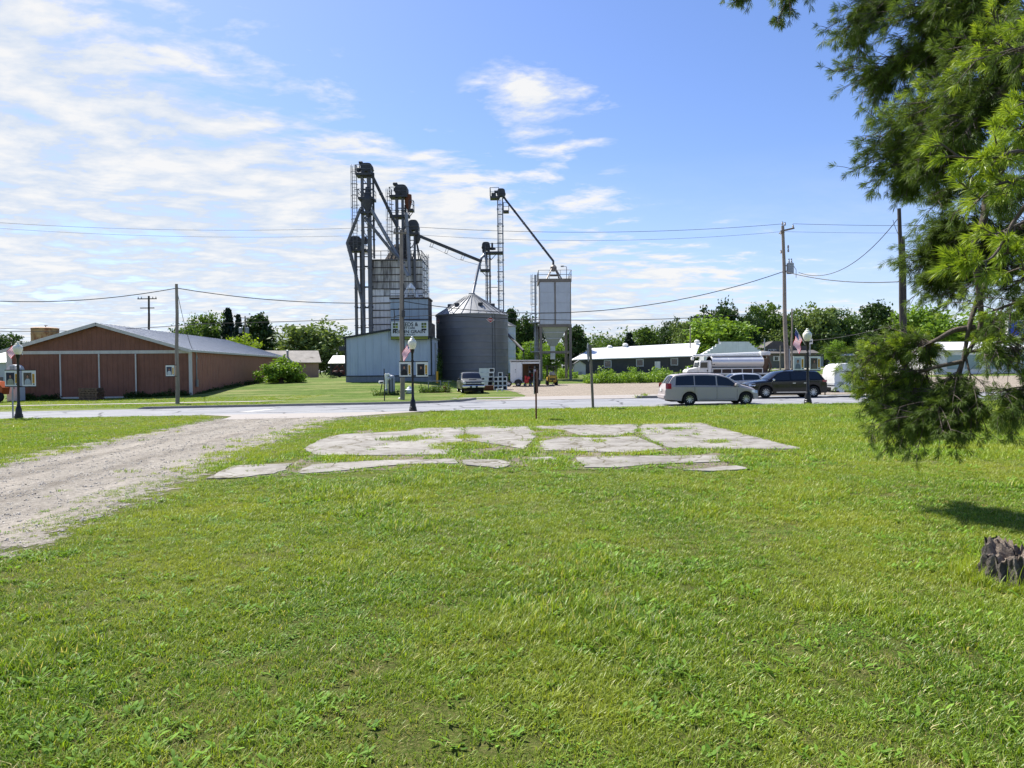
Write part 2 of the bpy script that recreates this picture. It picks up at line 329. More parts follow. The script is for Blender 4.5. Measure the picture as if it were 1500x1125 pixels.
def road_mat():
    m, t = newmat('worn_asphalt'); g = t.n('ShaderNodeNewGeometry').outputs['Position']
    c = t.mix(t.ramp(t.noise(g, .5, 7, .65), .35, .65), lin('86878a'), lin('949597'))
    c = t.mix(t.ramp(t.noise(t.mapping(g, (.05, 1.2, 1)), 1, 7, .7), .45, .62, 0, .55), c, lin('717275'))
    c = t.mix(t.ramp(t.noise(t.mapping(g, (.12, .35, 1)), 1.3, 3, .4), .60, .62, 0, .35), c, lin('6a6b6e'))
    c = t.mix(t.ramp(t.noise(g, 40, 5, .8), .5, .7, 0, .4), c, lin('5c5d5f'))
    wv = t.n('ShaderNodeVectorMath', operation='ADD'); nn = t.n('ShaderNodeTexNoise'); nn.inputs['Scale'].default_value = .8; nn.inputs['Detail'].default_value = 7; t.l(g, nn.inputs['Vector']); t.l(g, wv.inputs[0]); t.l(nn.outputs[1], wv.inputs[1])
    vo = t.n('ShaderNodeTexVoronoi', feature='DISTANCE_TO_EDGE'); vo.inputs['Scale'].default_value = .22; t.l(wv.outputs[0], vo.inputs['Vector']); c = t.mix(t.ramp(vo.outputs[0], .008, .022, .85, 0), c, lin('3f4042'))
    b = t.n('ShaderNodeBsdfPrincipled'); t.l(c, b.inputs['Base Color']); b.inputs['Roughness'].default_value = .9; b.inputs['Specular IOR Level'].default_value = .25
    t.l(b.outputs[0], t.n('ShaderNodeOutputMaterial').inputs[0]); return m
mt['asphalt'] = road_mat()
mt['path'] = M('sidewalk_concrete', '98918a', .9, 0, .1, .8, bump=.2, bscale=30, dirt='787368', damt=.5, dscale=(.8,.8,.8), world=True)
mt['line'] = M('road_marking', 'bdbbb4', .8, 0, .08, 3, dirt='9a9a9a', damt=.6, dscale=(4,4,4), world=True)

xs = sorted(set([-900,-600,-400,-300,-220,-160,-130,-110,-95,-80,-70] + list(range(-60, 61, 2)) + [70,80,95,110,130,160,220,300,400,600,900]))
ys = sorted(set([-30,-10,0,10,20,30,40,47,50,55] + list(range(57, 126, 2)) + [75,90,120,130,140,150,160,170,180,190,200,210,220,230,240,250,300,400,600,900,1500]))
g = MB(); nx = len(xs)
g.v = [(x, y, gz(x, y)) for y in ys for x in xs]
g.f = [(j*nx+i, j*nx+i+1, (j+1)*nx+i+1, (j+1)*nx+i) for j in range(len(ys)-1) for i in range(nx-1)]; g.m = [0]*len(g.f)
tag(g.build('ground', mt['soil'], smooth=60), kind='structure')

def sheet(name, rows, mat, dz, kind='structure'):         # rows: (y, x0, x1, ...) laid on the terrain
    b = MB(); yl = sorted(set([r[0] for r in rows] + [y for y in ys if rows[0][0] < y < rows[-1][0]]))
    n = 0
    for y in yl:
        x0 = float(np.interp(y, [r[0] for r in rows], [r[1] for r in rows])); x1 = float(np.interp(y, [r[0] for r in rows], [r[2] for r in rows]))
        K = 40
        for k in range(K+1): x = x0 + (x1-x0)*k/K; b.v.append((x, y, gz(x, y) + dz))
    for j in range(len(yl)-1):
        for k in range(K): b.f.append((j*(K+1)+k, j*(K+1)+k+1, (j+1)*(K+1)+k+1, (j+1)*(K+1)+k))
    b.m = [0]*len(b.f); o = b.build(name, mat); return tag(o, kind=kind)
def flat(b, poly, dz, thick=0, mi=0):                     # polygon on the plane part of the terrain
    n = len(poly); top = [(x, y, .0095*x + dz) for x, y in poly]
    if thick:
        b.add(top + [(x, y, z - thick) for x, y, z in top], [tuple(range(n))] + [(i, n+i, n+(i+1) % n, (i+1) % n) for i in range(n)], mi)
    else: b.add(top, [tuple(range(n))], mi)
def jag(pts, amp, step, rs):
    out = []
    for i in range(len(pts)):
        a = Vector(pts[i]); c = Vector(pts[(i+1) % len(pts)]); n = max(1, int((c-a).length/step)); nn = Vector((-(c-a).y, (c-a).x)).normalized()
        for k in range(n): out.append(tuple(a + (c-a)*k/n + nn*rs.uniform(-amp, amp)))
    return out
ROADN = 36.6
def far_edge(x): return float(np.interp(x, [-200, -35, -8, -5, -3.4, -2.6], [44.0, 44.2, 45.0, 45.6, 47.0, 49.5]))
# road
road = MB(); fx = [-300, -200, -120, -80, -60, -35, -20, -8, -5, -3.4, -2.6]
flat(road, [(-300, ROADN)] + [(x, ROADN) for x in (-100, 0, 100)] + [(300, ROADN), (300, 47), (12, 46.8), (-2.6, 49.5)] + [(x, far_edge(x)) for x in reversed(fx[:-1])], .004)
tag(road.build('road', mt['asphalt']), kind='structure')
lines = MB()
for x0, x1, y, w in ((-60, -17, 38.4, .13), (-15, -5.5, 38.55, .12), (3, 14, 38.6, .13), (14.5, 40, 38.6, .13)): flat(lines, [(x0, y), (x1, y), (x1, y+w), (x0, y+w)], .008)
flat(lines, [(-15.6, 38.9), (-15.1, 38.9), (-14.3, 41.6), (-14.9, 41.6)], .0085)
flat(lines, [(-19, 41.3), (-18, 41.3), (-16.6, 41.45), (-28, 41.45), (-28, 41.3)], .008)
for k in range(-6, 7): flat(lines, [(k*12+3, 41.5), (k*12+5.6, 41.5), (k*12+5.6, 41.62), (k*12+3, 41.62)], .009) if k not in (-2, -1, 0) else None
tag(lines.build('road_markings', mt['line']), kind='structure')
# far kerb, with its rounded end at the lot entrance
kerb = MB(); kp = [(-24.5, 44.45), (-24, 44.42)] + [(x, far_edge(x)) for x in (-20, -14, -8, -5, -4.2, -3.4, -3.0, -2.6)]
for i in range(len(kp)-1):
    (xa, ya), (xb, yb) = kp[i], kp[i+1]
    ha = .02 if i == 0 else .15
    v = [(xa, ya, .0095*xa-.05), (xb, yb, .0095*xb-.05), (xb, yb+.18, .0095*xb-.05), (xa, ya+.18, .0095*xa-.05)]
    kerb.add(v + [(p[0], p[1]+.02, p[2]+.05+(ha if k in (0, 3) else .15)) for k, p in enumerate(v)], [(4,5,6,7),(0,1,5,4),(1,2,6,5),(3,7,6,2),(0,4,7,3)])
tag(kerb.build('kerb', mt['conc']), kind='structure')
rs = random.Random(3)
# concrete apron and gravel lane
ap = MB(); flat(ap, [(-13.9, 32.6), (-8.2, 33.2), (-4.8, 36.3), (-4.2, ROADN+.02), (-16.5, ROADN+.02), (-14.4, 35)], .012)
tag(ap.build('driveway_apron', mt['path']), kind='structure')
lane = MB(); L = [(-16, 33.5), (-15.8, 28), (-15.3, 22), (-15, 17), (-15, 8), (-15, -6)]; Rr = [(-4.2, -6), (-4.4, 4), (-4.8, 9), (-5.2, 13), (-5.7, 18), (-6.3, 24), (-6.6, 29), (-6.6, 33.6)]
flat(lane, jag(L[::1] + Rr, .3, .3, rs), .008); tag(lane.build('gravel_lane', mt['lane']), kind='structure')
# pavement on the far side, lot gravel, lot entrance
sheet('sidewalk', [(52.6, -70, -19.5), (53.9, -70, -18)], mt['path'], .02)
sheet('sidewalk', [(51.4, -4.3, 1.4), (52.5, -4.8, 1.4)], mt['path'], .022)
rows = []
for y in np.arange(47, 79, .8): rows.append((float(y), float(np.interp(y, [47, 50, 55, 62, 70, 79], [-2.4, .2, 1.2, .2, -2.0, -3.4])) + rs.uniform(-.35, .35), float(np.interp(y, [47, 60, 79], [60, 60, 60]))))
sheet('gravel_lot', rows, mt['lotgravel'], .015)
sheet('lot_apron', [(46.9, -2.4, 9.0), (48.5, -.4, 9.2), (52.5, 1.2, 40)], mt['path'], .024)
sheet('far_street', [(83, 22, 120), (92, 22, 120)], mt['lotgravel'], .02)
sheet('far_street', [(120, 30, 140), (131, 30, 140)], mt['path'], .02)
isl = MB(); flat(isl, [(8.6, 47.0), (10.8, 46.6), (11.2, 47.2), (8.9, 47.7)], .16, .2); tag(isl.build('kerb_island', mt['conc']), kind='structure')

# old foundation slabs
SL = [[GV(u, v) for u, v in p] for p in (   # pieces of the broken slab; grass grows in the joints between them
 [(938,620),(1024.5,619.5),(1052,627.5),(1177,658.7),(1067,658.7),(982,657.5),(953,645.5),(937,635)],
 [(776,624),(934,621.5),(932,634),(902,639.5),(850,639),(828,631),(790,629)],
 [(790,647.5),(830,641),(876,642.5),(930,640),(950,648),(974,658.5),(920,664.5),(797,660.5)],
 [(682,626.3),(772,624.5),(786,637),(775,651),(768,659),(722,651),(684,646)],
 [(447,656),(470,645),(500,637),(600,632),(613,628),(679,626.4),(680,644),(662,658),(655,667),(590,667.5),(467,668),(447,661)],
 [(302,702),(343,683),(380,682),(428,680),(417,690),(400,695),(343,701.5)],
 [(433,693),(457,682),(547,676),(667,673.5),(671,680),(600,681),(533,687),(487,692),(443,695)],
 [(677,675),(730,674),(750,682),(730,687),(680,682)],
 [(843,671.5),(898,669.7),(1052,668),(1055,677),(957,681.5),(905,686),(858,686)],
 [(1000,690),(1081,683.5),(1096,688),(1045,691.7)],
 [(773,671.5),(814,670.5),(815,675),(780,675.5)])]
rub = MB(); flat(rub, jag([GV(u, v) for u, v in [(455,655),(478,641),(520,631),(680,623.5),(940,619.5),(1027,618.8),(1182,659),(1083,662),(1062,689),(960,685),(850,689),(795,678),(755,685),(670,682),(440,697),(410,698),(298,703),(343,681),(430,678),(450,668)][::-1]], .12, .3, rs), .008)
tag(rub.build('foundation_rubble', gravel_mat('slab_soil', '766c5c', '8a8070', '5d6630', .5, .64)), kind='structure')
fs = MB()
for p in SL: flat(fs, jag(p, .035, .22, rs), .028, .1)
tag(fs.build('foundation_slab', mt['slab']), 'cracked pale concrete slabs of an old foundation with grass in joints', 'slab', kind='structure')
def inpoly(p, x, y):
    c = False; n = len(p); j = n-1
    for i in range(n):
        if (p[i][1] > y) != (p[j][1] > y) and x < (p[j][0]-p[i][0])*(y-p[i][1])/(p[j][1]-p[i][1])+p[i][0]: c = not c
        j = i
    return c
# ================================================================ grass
def pn(x, y, s, k=0):      # cheap smooth pseudo noise, about -1..1
    x = x*s; y = y*s
    return (np.sin(x*1.7+k*3.1+1.3*np.sin(y*1.1+k)) + np.sin(y*1.9+k*1.7+1.1*np.sin(x*1.3-k)) + np.sin((x+y)*1.1+k*2.3+np.sin((x-y)*1.7)) )/2.4
mt['grass'] = LEAF('grass_blades', '2f5c10', 'a8c53e', 'd6ca8c', scale=.8, trans=.42, isl=.8, rough=.45, spec=.4, pscale=.33, cp='a0ac3e')
mt['weedleaf'] = LEAF('weed_leaves', '2f5a16', '94bc48', None, scale=3, trans=.40, isl=.6, rough=.6, spec=.14)
mt['dry'] = LEAF('dry_blades', 'b5a873', '9b9a56', None, scale=3, trans=.3, isl=.7)
tufts = bpy.data.collections.new('grass_tufts')            # shapes the grass is scattered from; not linked to the scene
def tuft(name, n, rad, h0, h1, w, lean, mat, rng, seg=2):
    V = []; F = []
    for i in range(n):
        a = rng.uniform(0, 2*PI); r = rad*math.sqrt(rng.uniform(0, 1)); px, py = r*math.cos(a), r*math.sin(a)
        h = rng.uniform(h0, h1); az = rng.uniform(0, 2*PI); ln = rng.uniform(.15, lean); ww = w*rng.uniform(.6, 1.2)
        tx, ty = -math.sin(az)*ww/2, math.cos(az)*ww/2; n0 = len(V)
        for k in range(seg+1):
            t = k/seg; off = ln*h*t*t; q = 1-.85*t*t
            cx, cy, cz = px+math.cos(az)*off, py+math.sin(az)*off, h*(t-.18*ln*t*t)-.008
            V += [(cx-tx*q, cy-ty*q, cz), (cx+tx*q, cy+ty*q, cz)]
        for k in range(seg): F.append((n0+2*k, n0+2*k+1, n0+2*k+3, n0+2*k+2))
    o = np_mesh(name, np.array(V), np.array(F), mat); tufts.objects.link(o)
def rosette(name, n, l0, l1, w, up0, up1, mat, rng, rad=.03):
    V = []; F = []
    for i in range(n):
        az = rng.uniform(0, 2*PI); l = rng.uniform(l0, l1); up = rng.uniform(up0, up1); ww = w*rng.uniform(.7, 1.2); r = rng.uniform(0, rad)
        dx, dy = math.cos(az), math.sin(az); tx, ty = -dy, dx; n0 = len(V); b = (rng.uniform(-rad, rad), rng.uniform(-rad, rad))
        for t, q in ((0, .18), (.35, .8), (.7, 1.0), (1, .12)):
            rr = r + l*t*math.cos(up*(1-.4*t)); zz = l*t*math.sin(up)*(1-.35*t)+.004
            V += [(b[0]+dx*rr-tx*ww*q/2, b[1]+dy*rr-ty*ww*q/2, zz), (b[0]+dx*rr+tx*ww*q/2, b[1]+dy*rr+ty*ww*q/2, zz)]
        for k in range(3): F.append((n0+2*k, n0+2*k+1, n0+2*k+3, n0+2*k+2))
    o = np_mesh(name, np.array(V), np.array(F), mat); tufts.objects.link(o)
r_ = random.Random(11)
for k in range(4): tuft('a%d_lawn' % k, 30, .085, .018, .062, .0085, 1.3, mt['grass'], r_)          # 0..3 short lawn
for k in range(2): tuft('b%d_tall' % k, 28, .075, .04, .11, .009, 1.1, mt['grass'], r_, 3)          # 4,5 taller clumps
for k in range(2): tuft('c%d_dry' % k, 26, .08, .02, .055, .005, 1.3, mt['dry'], r_)               # 6,7 dry thatch
for k in range(2): rosette('d%d_weed' % k, 12, .03, .085, .022, .35, 1.1, mt['weedleaf'], r_, .05)  # 8,9 broad leaves
for k in range(1): rosette('e%d_clover' % k, 42, .012, .022, .014, .1, .6, mt['weedleaf'], r_, .09)  # 10 clover
tuft('f0_far', 30, .17, .04, .12, .02, 1.1, mt['grass'], r_, 1)                                     # 11,12 coarse far tufts
tuft('f1_far', 30, .17, .03, .08, .02, 1.2, mt['grass'], r_, 1)
tuft('g0_stalk', 5, .06, .14, .26, .005, .5, mt['grass'], r_, 3)                                    # 13 seed stalks
def pebble(name, seed):
    r = random.Random(seed); V = []; F = []
    for i in range(9):
        cx, cy, s = r.uniform(-.12, .12), r.uniform(-.12, .12), r.uniform(.008, .022); n0 = len(V)
        for k in range(6): a = k*PI/3+r.uniform(-.3, .3); q = s*r.uniform(.8, 1.25); V.append((cx+q*math.cos(a), cy+q*math.sin(a), -.004))
        for k in range(6): a = k*PI/3+r.uniform(-.3, .3); q = s*r.uniform(.55, .9); V.append((cx+q*math.cos(a), cy+q*math.sin(a), s*r.uniform(.6, 1.0)))
        F += [(n0+k, n0+(k+1) % 6, n0+6+(k+1) % 6, n0+6+k) for k in range(6)]+[(n0+6, n0+7, n0+8, n0+9), (n0+6, n0+9, n0+10, n0+11)]
    tufts.objects.link(np_mesh(name, np.array(V), np.array(F), mt['pebble']))
mt['pebble'] = LEAF('pebbles', '857d72', 'cfc8bb', '5f584f', scale=2, trans=0, isl=.9, rough=.9, spec=.2)
for k in range(2): pebble('z%d_pebble' % k, 50+k)                                                    # 14,15 loose stones
def lane_edge_r(y): return np.interp(y, [-6, 4, 9, 13, 18, 24, 29, 33.6, 36.6], [-7.2, -7.4, -7.5, -7.9, -8.4, -8.9, -9.0, -7.6, -4.2])
def lane_edge_l(y): return np.interp(y, [-6, 8, 17, 22, 28, 33.5, 36.6], [-13, -12.6, -12.4, -13, -13.7, -14.2, -16.5])
def band(y0, y1, dens, marg=4.0):
    w = lambda y: .80*y + marg
    A = w((y0+y1)/2)*2*(y1-y0); n = int(A*dens)
    y = y0 + (y1-y0)*np.sqrt(RNG.random(n)*((1 - (y0/y1)**2)) + (y0/y1)**2)*0 + (y1-y0)*RNG.random(n)
    return (RNG.random(n)*2-1)*w(y1)*.999, y, w
PX = []; PY = []; PS = []; PI_ = []
def emit(y0, y1, dens, base, far=False):
    x, y, w = band(y0, y1, dens); ok = np.abs(x) < w(y); x = x[ok]; y = y[ok]; n = len(x); u = RNG.random(n)
    keep = np.ones(n, bool); sc = base*(.75+.5*RNG.random(n))
    lush = pn(x, y, .55, 1)*.6 + pn(x, y, 1.6, 2)*.4; dryn = pn(x, y, .8, 5)*.55 + pn(x, y, 2.3, 6)*.45; weed = pn(x, y, .9, 8)*.5 + pn(x, y, 3.1, 9)*.5
    sc *= 1 + .28*lush
    bare = pn(x, y, 2.6, 12)*.5 + pn(x, y, 6.5, 13)*.5; keep &= ~((bare > .22) & (RNG.random(n) < .38)); keep &= RNG.random(n) < .78+.4*pn(x, y, 1.1, 14)+.1
    L = lane_edge_r(y); Ll = lane_edge_l(y)
    lane = (x < L) & (x > Ll); edge = np.minimum(np.abs(x-L), np.abs(x-Ll))
    keep &= ~(lane & (u > np.clip(.02-edge*.02, 0, .02)))
    strip = (x < -6.15+.25*pn(x, y, 1.2, 4)) & (x > L) & (y < 33); keep &= ~(strip & (RNG.random(n) > np.clip(.18+(x-L)*.40, .12, .8) + .35*pn(x, y, 1.7, 3))); outl = x < Ll; keep &= ~(outl & (RNG.random(n) > np.clip(.15+(Ll-x)*.5, .1, .85)+.2*pn(x, y, 1.7, 3))); sc = np.where(strip | outl, sc*.72, sc)
    keep &= ~((y > 32.6) & (x < -4.4) & (x > -15))
    ins = np.zeros(n, bool); cand = np.where((x > -6.5) & (x < 7.6) & (y > 13.5) & (y < 25.5))[0]
    for i in cand: ins[i] = any(inpoly(p, x[i], y[i]) for p in SL)
    island = np.zeros(n, bool)
    for cx, cy, rx, ry in tuple(GV(u, v)+(rx, ry) for u, v, rx, ry in ((592, 644, .75, .7), (876, 648, .25, .4), (1050, 648, .3, .4), (735, 627.5, .3, .25), (685, 641, .4, .6), (1018, 637, .12, .4), (545, 660, .2, .15), (800, 636, .5, .6), (985, 629.5, .9, .2), (655, 655, .5, .9), (1000, 640, .2, .1))):
        island |= ((x-cx)/rx)**2 + ((y-cy)/ry)**2 < 1 + .3*pn(x, y, 4)
    keep &= ~(ins & ~island & (RNG.random(n) > .012))
    joint = (x > -6.2) & (x < 7.2) & (y > 14) & (y < 25.2) & ~ins; keep &= ~(joint & (RNG.random(n) > .55+.5*pn(x, y, 1.5, 16))); sc = np.where(joint, sc*.95, sc)
    keep &= (y < ROADN-.12+.1*pn(x, y, 2)) | (y > 47)
    if far:
        keep &= ~((x > float(-4.0)) & (y > 46)); keep &= (y < 52.4) | (y > 54.1); keep &= ~((y < 51) & (x < -24.5)) | True
    idx = (RNG.random(n)*4).astype(int)
    idx = np.where((lush > .45) & (u < .45), 4+(u*4).astype(int) % 2, idx)
    idx = np.where((dryn > .25) & (RNG.random(n) < .26), 6+(u*7).astype(int) % 2, idx)
    if not far:
        idx = np.where(RNG.random(n) < np.clip(.05+.22*(weed-.1), .02, .20), 8+(u*9).astype(int) % 2, idx); idx = np.where((weed < -.45) & (RNG.random(n) < .4), 10, idx)
        idx = np.where(RNG.random(n) < .006, 13, idx)
        idx = np.where(joint & (RNG.random(n) < .3), 8, idx)
    if base > 1.2: idx = np.where(idx < 6, 11+(u*5).astype(int) % 2, idx); sc = np.where(idx >= 11, sc/base*1.05, sc)
    PX.append(x[keep]); PY.append(y[keep]); PS.append(sc[keep]); PI_.append(idx[keep])
emit(2.6, 6, 470, .95); emit(6, 10, 370, 1.0); emit(10, 15, 220, 1.1); emit(15, 22, 115, 1.3); emit(22, 29, 70, 1.5); emit(29, 37, 45, 1.6)
emit(44.9, 62, 24, 1.9, True)
def scatter(name, x, y, sc, idx):
    n = len(x); z = np.array([gz(float(a), float(b)) for a, b in zip(x, y)]); V = np.stack([x, y, z], 1)
    me = bpy.data.meshes.new(name); me.vertices.add(n); me.vertices.foreach_set('co', V.astype(np.float32).ravel())
    at = me.attributes.new('scl', 'FLOAT', 'POINT'); at.data.foreach_set('value', sc.astype(np.float32))
    at = me.attributes.new('idx', 'INT', 'POINT'); at.data.foreach_set('value', idx.astype(np.int32))
    at = me.attributes.new('rot', 'FLOAT_VECTOR', 'POINT'); rr = np.zeros((n, 3), np.float32); rr[:, 2] = RNG.random(n)*6.28; rr[:, :2] = (RNG.random((n, 2))-.5)*.3; at.data.foreach_set('vector', rr.ravel())
    o = bpy.data.objects.new(name, me); COL.objects.link(o)
    ng = bpy.data.node_groups.new(name + '_scatter', 'GeometryNodeTree')
    ng.interface.new_socket('Geometry', in_out='INPUT', socket_type='NodeSocketGeometry'); ng.interface.new_socket('Geometry', in_out='OUTPUT', socket_type='NodeSocketGeometry')
    N = ng.nodes; gi = N.new('NodeGroupInput'); go = N.new('NodeGroupOutput'); ip = N.new('GeometryNodeInstanceOnPoints'); ci = N.new('GeometryNodeCollectionInfo')
    ci.inputs['Collection'].default_value = tufts; ci.inputs['Separate Children'].default_value = True; ci.inputs['Reset Children'].default_value = True
    def attr(nm, ty): a = N.new('GeometryNodeInputNamedAttribute'); a.data_type = ty; a.inputs['Name'].default_value = nm; return [s for s in a.outputs if s.enabled and s.name == 'Attribute'][0]
    mp = N.new('GeometryNodeMeshToPoints'); ng.links.new(gi.outputs[0], mp.inputs[0])
    ng.links.new(mp.outputs[0], ip.inputs['Points']); ng.links.new(ci.outputs[0], ip.inputs['Instance']); ip.inputs['Pick Instance'].default_value = True
    ng.links.new(attr('idx', 'INT'), ip.inputs['Instance Index']); ng.links.new(attr('rot', 'FLOAT_VECTOR'), ip.inputs['Rotation']); ng.links.new(attr('scl', 'FLOAT'), ip.inputs['Scale'])
    ng.links.new(ip.outputs[0], go.inputs[0])
    o.modifiers.new('scatter', 'NODES').node_group = ng
    return tag(o, kind='stuff')
gx_, gy_, gs_, gi_ = (np.concatenate(a) for a in (PX, PY, PS, PI_))
tag(scatter('grass', gx_, gy_, gs_, gi_), 'green lawn grass with clover, broad weeds and dry patches', 'grass')

n = 5200; py = 5+29*RNG.random(n)**1.25; px = lane_edge_l(py)-.5+(lane_edge_r(py)+1.4-lane_edge_l(py)+.5)*RNG.random(n); ok = np.abs(px) < .8*py+2
px, py = px[ok], py[ok]; tag(scatter('loose_stones', px, py, .4+.7*RNG.random(len(px)), 14+(RNG.random(len(px))*2).astype(int)), 'loose gravel stones on the lane', 'gravel')
sp_ = G(1492, 6.75); n = 170; an = RNG.random(n)*6.28; rd = .36+.22*RNG.random(n); tag(scatter('tall_grass', sp_.x+rd*np.cos(an), sp_.y+rd*np.sin(an), .8+.7*RNG.random(n), np.where(RNG.random(n) < .75, 4+(RNG.random(n)*2).astype(int), 13)), 'longer grass round the foot of the stump', 'grass')

# ================================================================ trees
def leaf_cloud(pts, size, rng, aspect=.62):
    n = len(pts); a = rng.normal(size=(n, 3)); a /= np.linalg.norm(a, axis=1, keepdims=True); b = rng.normal(size=(n, 3)); b -= a*np.sum(a*b, 1, keepdims=True); b /= np.linalg.norm(b, axis=1, keepdims=True)
    s = size*(.6+.8*rng.random((n, 1))); a = a*s*.5; b = b*s*.5*aspect
    V = np.stack([pts-a, pts+b*.9, pts+a, pts-b*.9], 1).reshape(-1, 3); F = np.arange(4*n).reshape(-1, 4); return V, F
def crown_points(rng, H, Rr, kind, nleaf):
    cl = []
    if kind == 'round':
        zc = H*.55; lob = [(rng.uniform(-.5, .5)*Rr, rng.uniform(-.5, .5)*Rr, zc+rng.uniform(-.40, .34)*H*.8, rng.uniform(.40, .62)) for _ in range(14)]
        for x, y, z, s in lob:
            for _ in range(13):
                d = rng.normal(size=3); d /= np.linalg.norm(d); q = s*Rr*rng.uniform(.35, 1.05); p = np.array([x, y, z]) + d*q*np.array([1, 1, .85])
                if p[2] > H*.06: cl.append((p, rng.uniform(.10, .2)*Rr))
    elif kind == 'tall':
        for _ in range(105):
            t = rng.random()**.9; z = H*(.12+.86*t); rr = Rr*(math.sin(PI*min(1, .18+.80*t))**.7)*rng.uniform(.35, 1.0); a = rng.uniform(0, 2*PI)
            cl.append((np.array([rr*math.cos(a), rr*math.sin(a), z+rng.uniform(-.3, .3)]), rng.uniform(.14, .28)*Rr))
    elif kind == 'spruce':
        for k in range(30):
            z = H*(.06+.93*k/30); rr = Rr*(1-k/30.5)
            for j in range(max(3, int(9*(1-k/32)))):
                a = rng.uniform(0, 2*PI)
                for q in (.35, .7, 1): cl.append((np.array([rr*q*math.cos(a), rr*q*math.sin(a), z-.22*rr*q]), .10*Rr+.10*rr*(1-q*.5)))
    elif kind == 'bush':
        for _ in range(80):
            d = rng.normal(size=3); d /= np.linalg.norm(d); d[2] = abs(d[2]); q = rng.uniform(.55, 1.0)*(1+.25*math.sin(5*d[0]+3*d[1]))
            cl.append((np.array([d[0]*Rr*q, d[1]*Rr*q, d[2]*H*.9*q+.04*H]), rng.uniform(.12, .22)*Rr))
    P = []
    per = max(6, nleaf//len(cl))
    for c, s in cl: P.append(c + rng.normal(size=(per, 3))*s*np.array([1, 1, .75])*.66)
    P = np.concatenate(P); P[:, 2] = np.abs(P[:, 2]); return P, cl
LEAFMATS = {
 'mid': LEAF('leaves_mid', '3a5620', '6b863c', scale=.35, trans=.38, isl=.4), 'dark': LEAF('leaves_dark', '263c1a', '46602c', scale=.4, trans=.3, isl=.4),
 'light': LEAF('leaves_light', '567a24', '90ae46', scale=.4, trans=.4, isl=.4), 'olive': LEAF('leaves_olive', '4e6634', '869a5c', scale=.4, trans=.36, isl=.45),
 'yellow': LEAF('leaves_yellow', '66841c', '9db53a', scale=.5, trans=.45, isl=.4), 'spruce': LEAF('spruce_needles', '14241a', '243a28', scale=.8, trans=.12, isl=.5)}
VAR = {}
def variant(kind, k, nleaf, size):
    key = (kind, k)
    if key not in VAR:
        rng = np.random.default_rng(100+k*7+len(kind)); H, Rr = {'round': (10, 5), 'tall': (10, 3.2), 'spruce': (10, 3.0), 'bush': (3, 2.4)}[kind]
        P, cl = crown_points(rng, H, Rr, kind, nleaf); V, F = leaf_cloud(P, size, rng)
        b = MB(); zt = H*(.8 if kind != 'spruce' else .97)
        b.tube([(0,0,-.6), (0,0,.0), (.05*Rr*.3,0,H*.25), (-.05*Rr*.3,.1,zt*.6), (0,0,zt)], [.34,.27,.2,.13,.04], 8)
        for c, s in cl[::max(1, len(cl)//16)]:
            z0 = max(.5, c[2]*.55); b.tube([(0,0,z0), tuple(c*np.array([.5,.5,1])*np.array([1,1,.8])), tuple(c)], [.09,.06,.02], 5)
        VAR[key] = (V, F, b)
    return VAR[key]
MESH = {}
def tree(name, label, cat, u, vt, D, wpx, kind, k, leaf, nleaf=8500, size=.5, group=None, base=None, dy=0):
    V, F, b = variant(kind, k, nleaf, size)
    p = G(u, D); H = Zt(u, vt, D) - p.z; nomH = V[:, 2].max(); nomR = np.percentile(np.abs(V[:, 0]), 99)
    sx = wpx*(1.9 if kind == 'spruce' else 1.2)/1000*D/2/nomR; sz = H/nomH
    r = thing(name, label, cat, p, random.uniform(0, 6.28), group); r.scale = (sx, sx, sz)
    key = (kind, k, leaf)
    if key not in MESH:
        c = np_mesh('crown', V, F, LEAFMATS[leaf]); t = b.build('trunk', mt['trunk'], None, 60); COL.objects.unlink(t); MESH[key] = (c.data, t.data)
    for nm, me in zip(('crown', 'trunk'), MESH[key]):
        o = bpy.data.objects.new(nm, me); COL.objects.link(o); o.parent = r
    return r
TG = 'background trees'
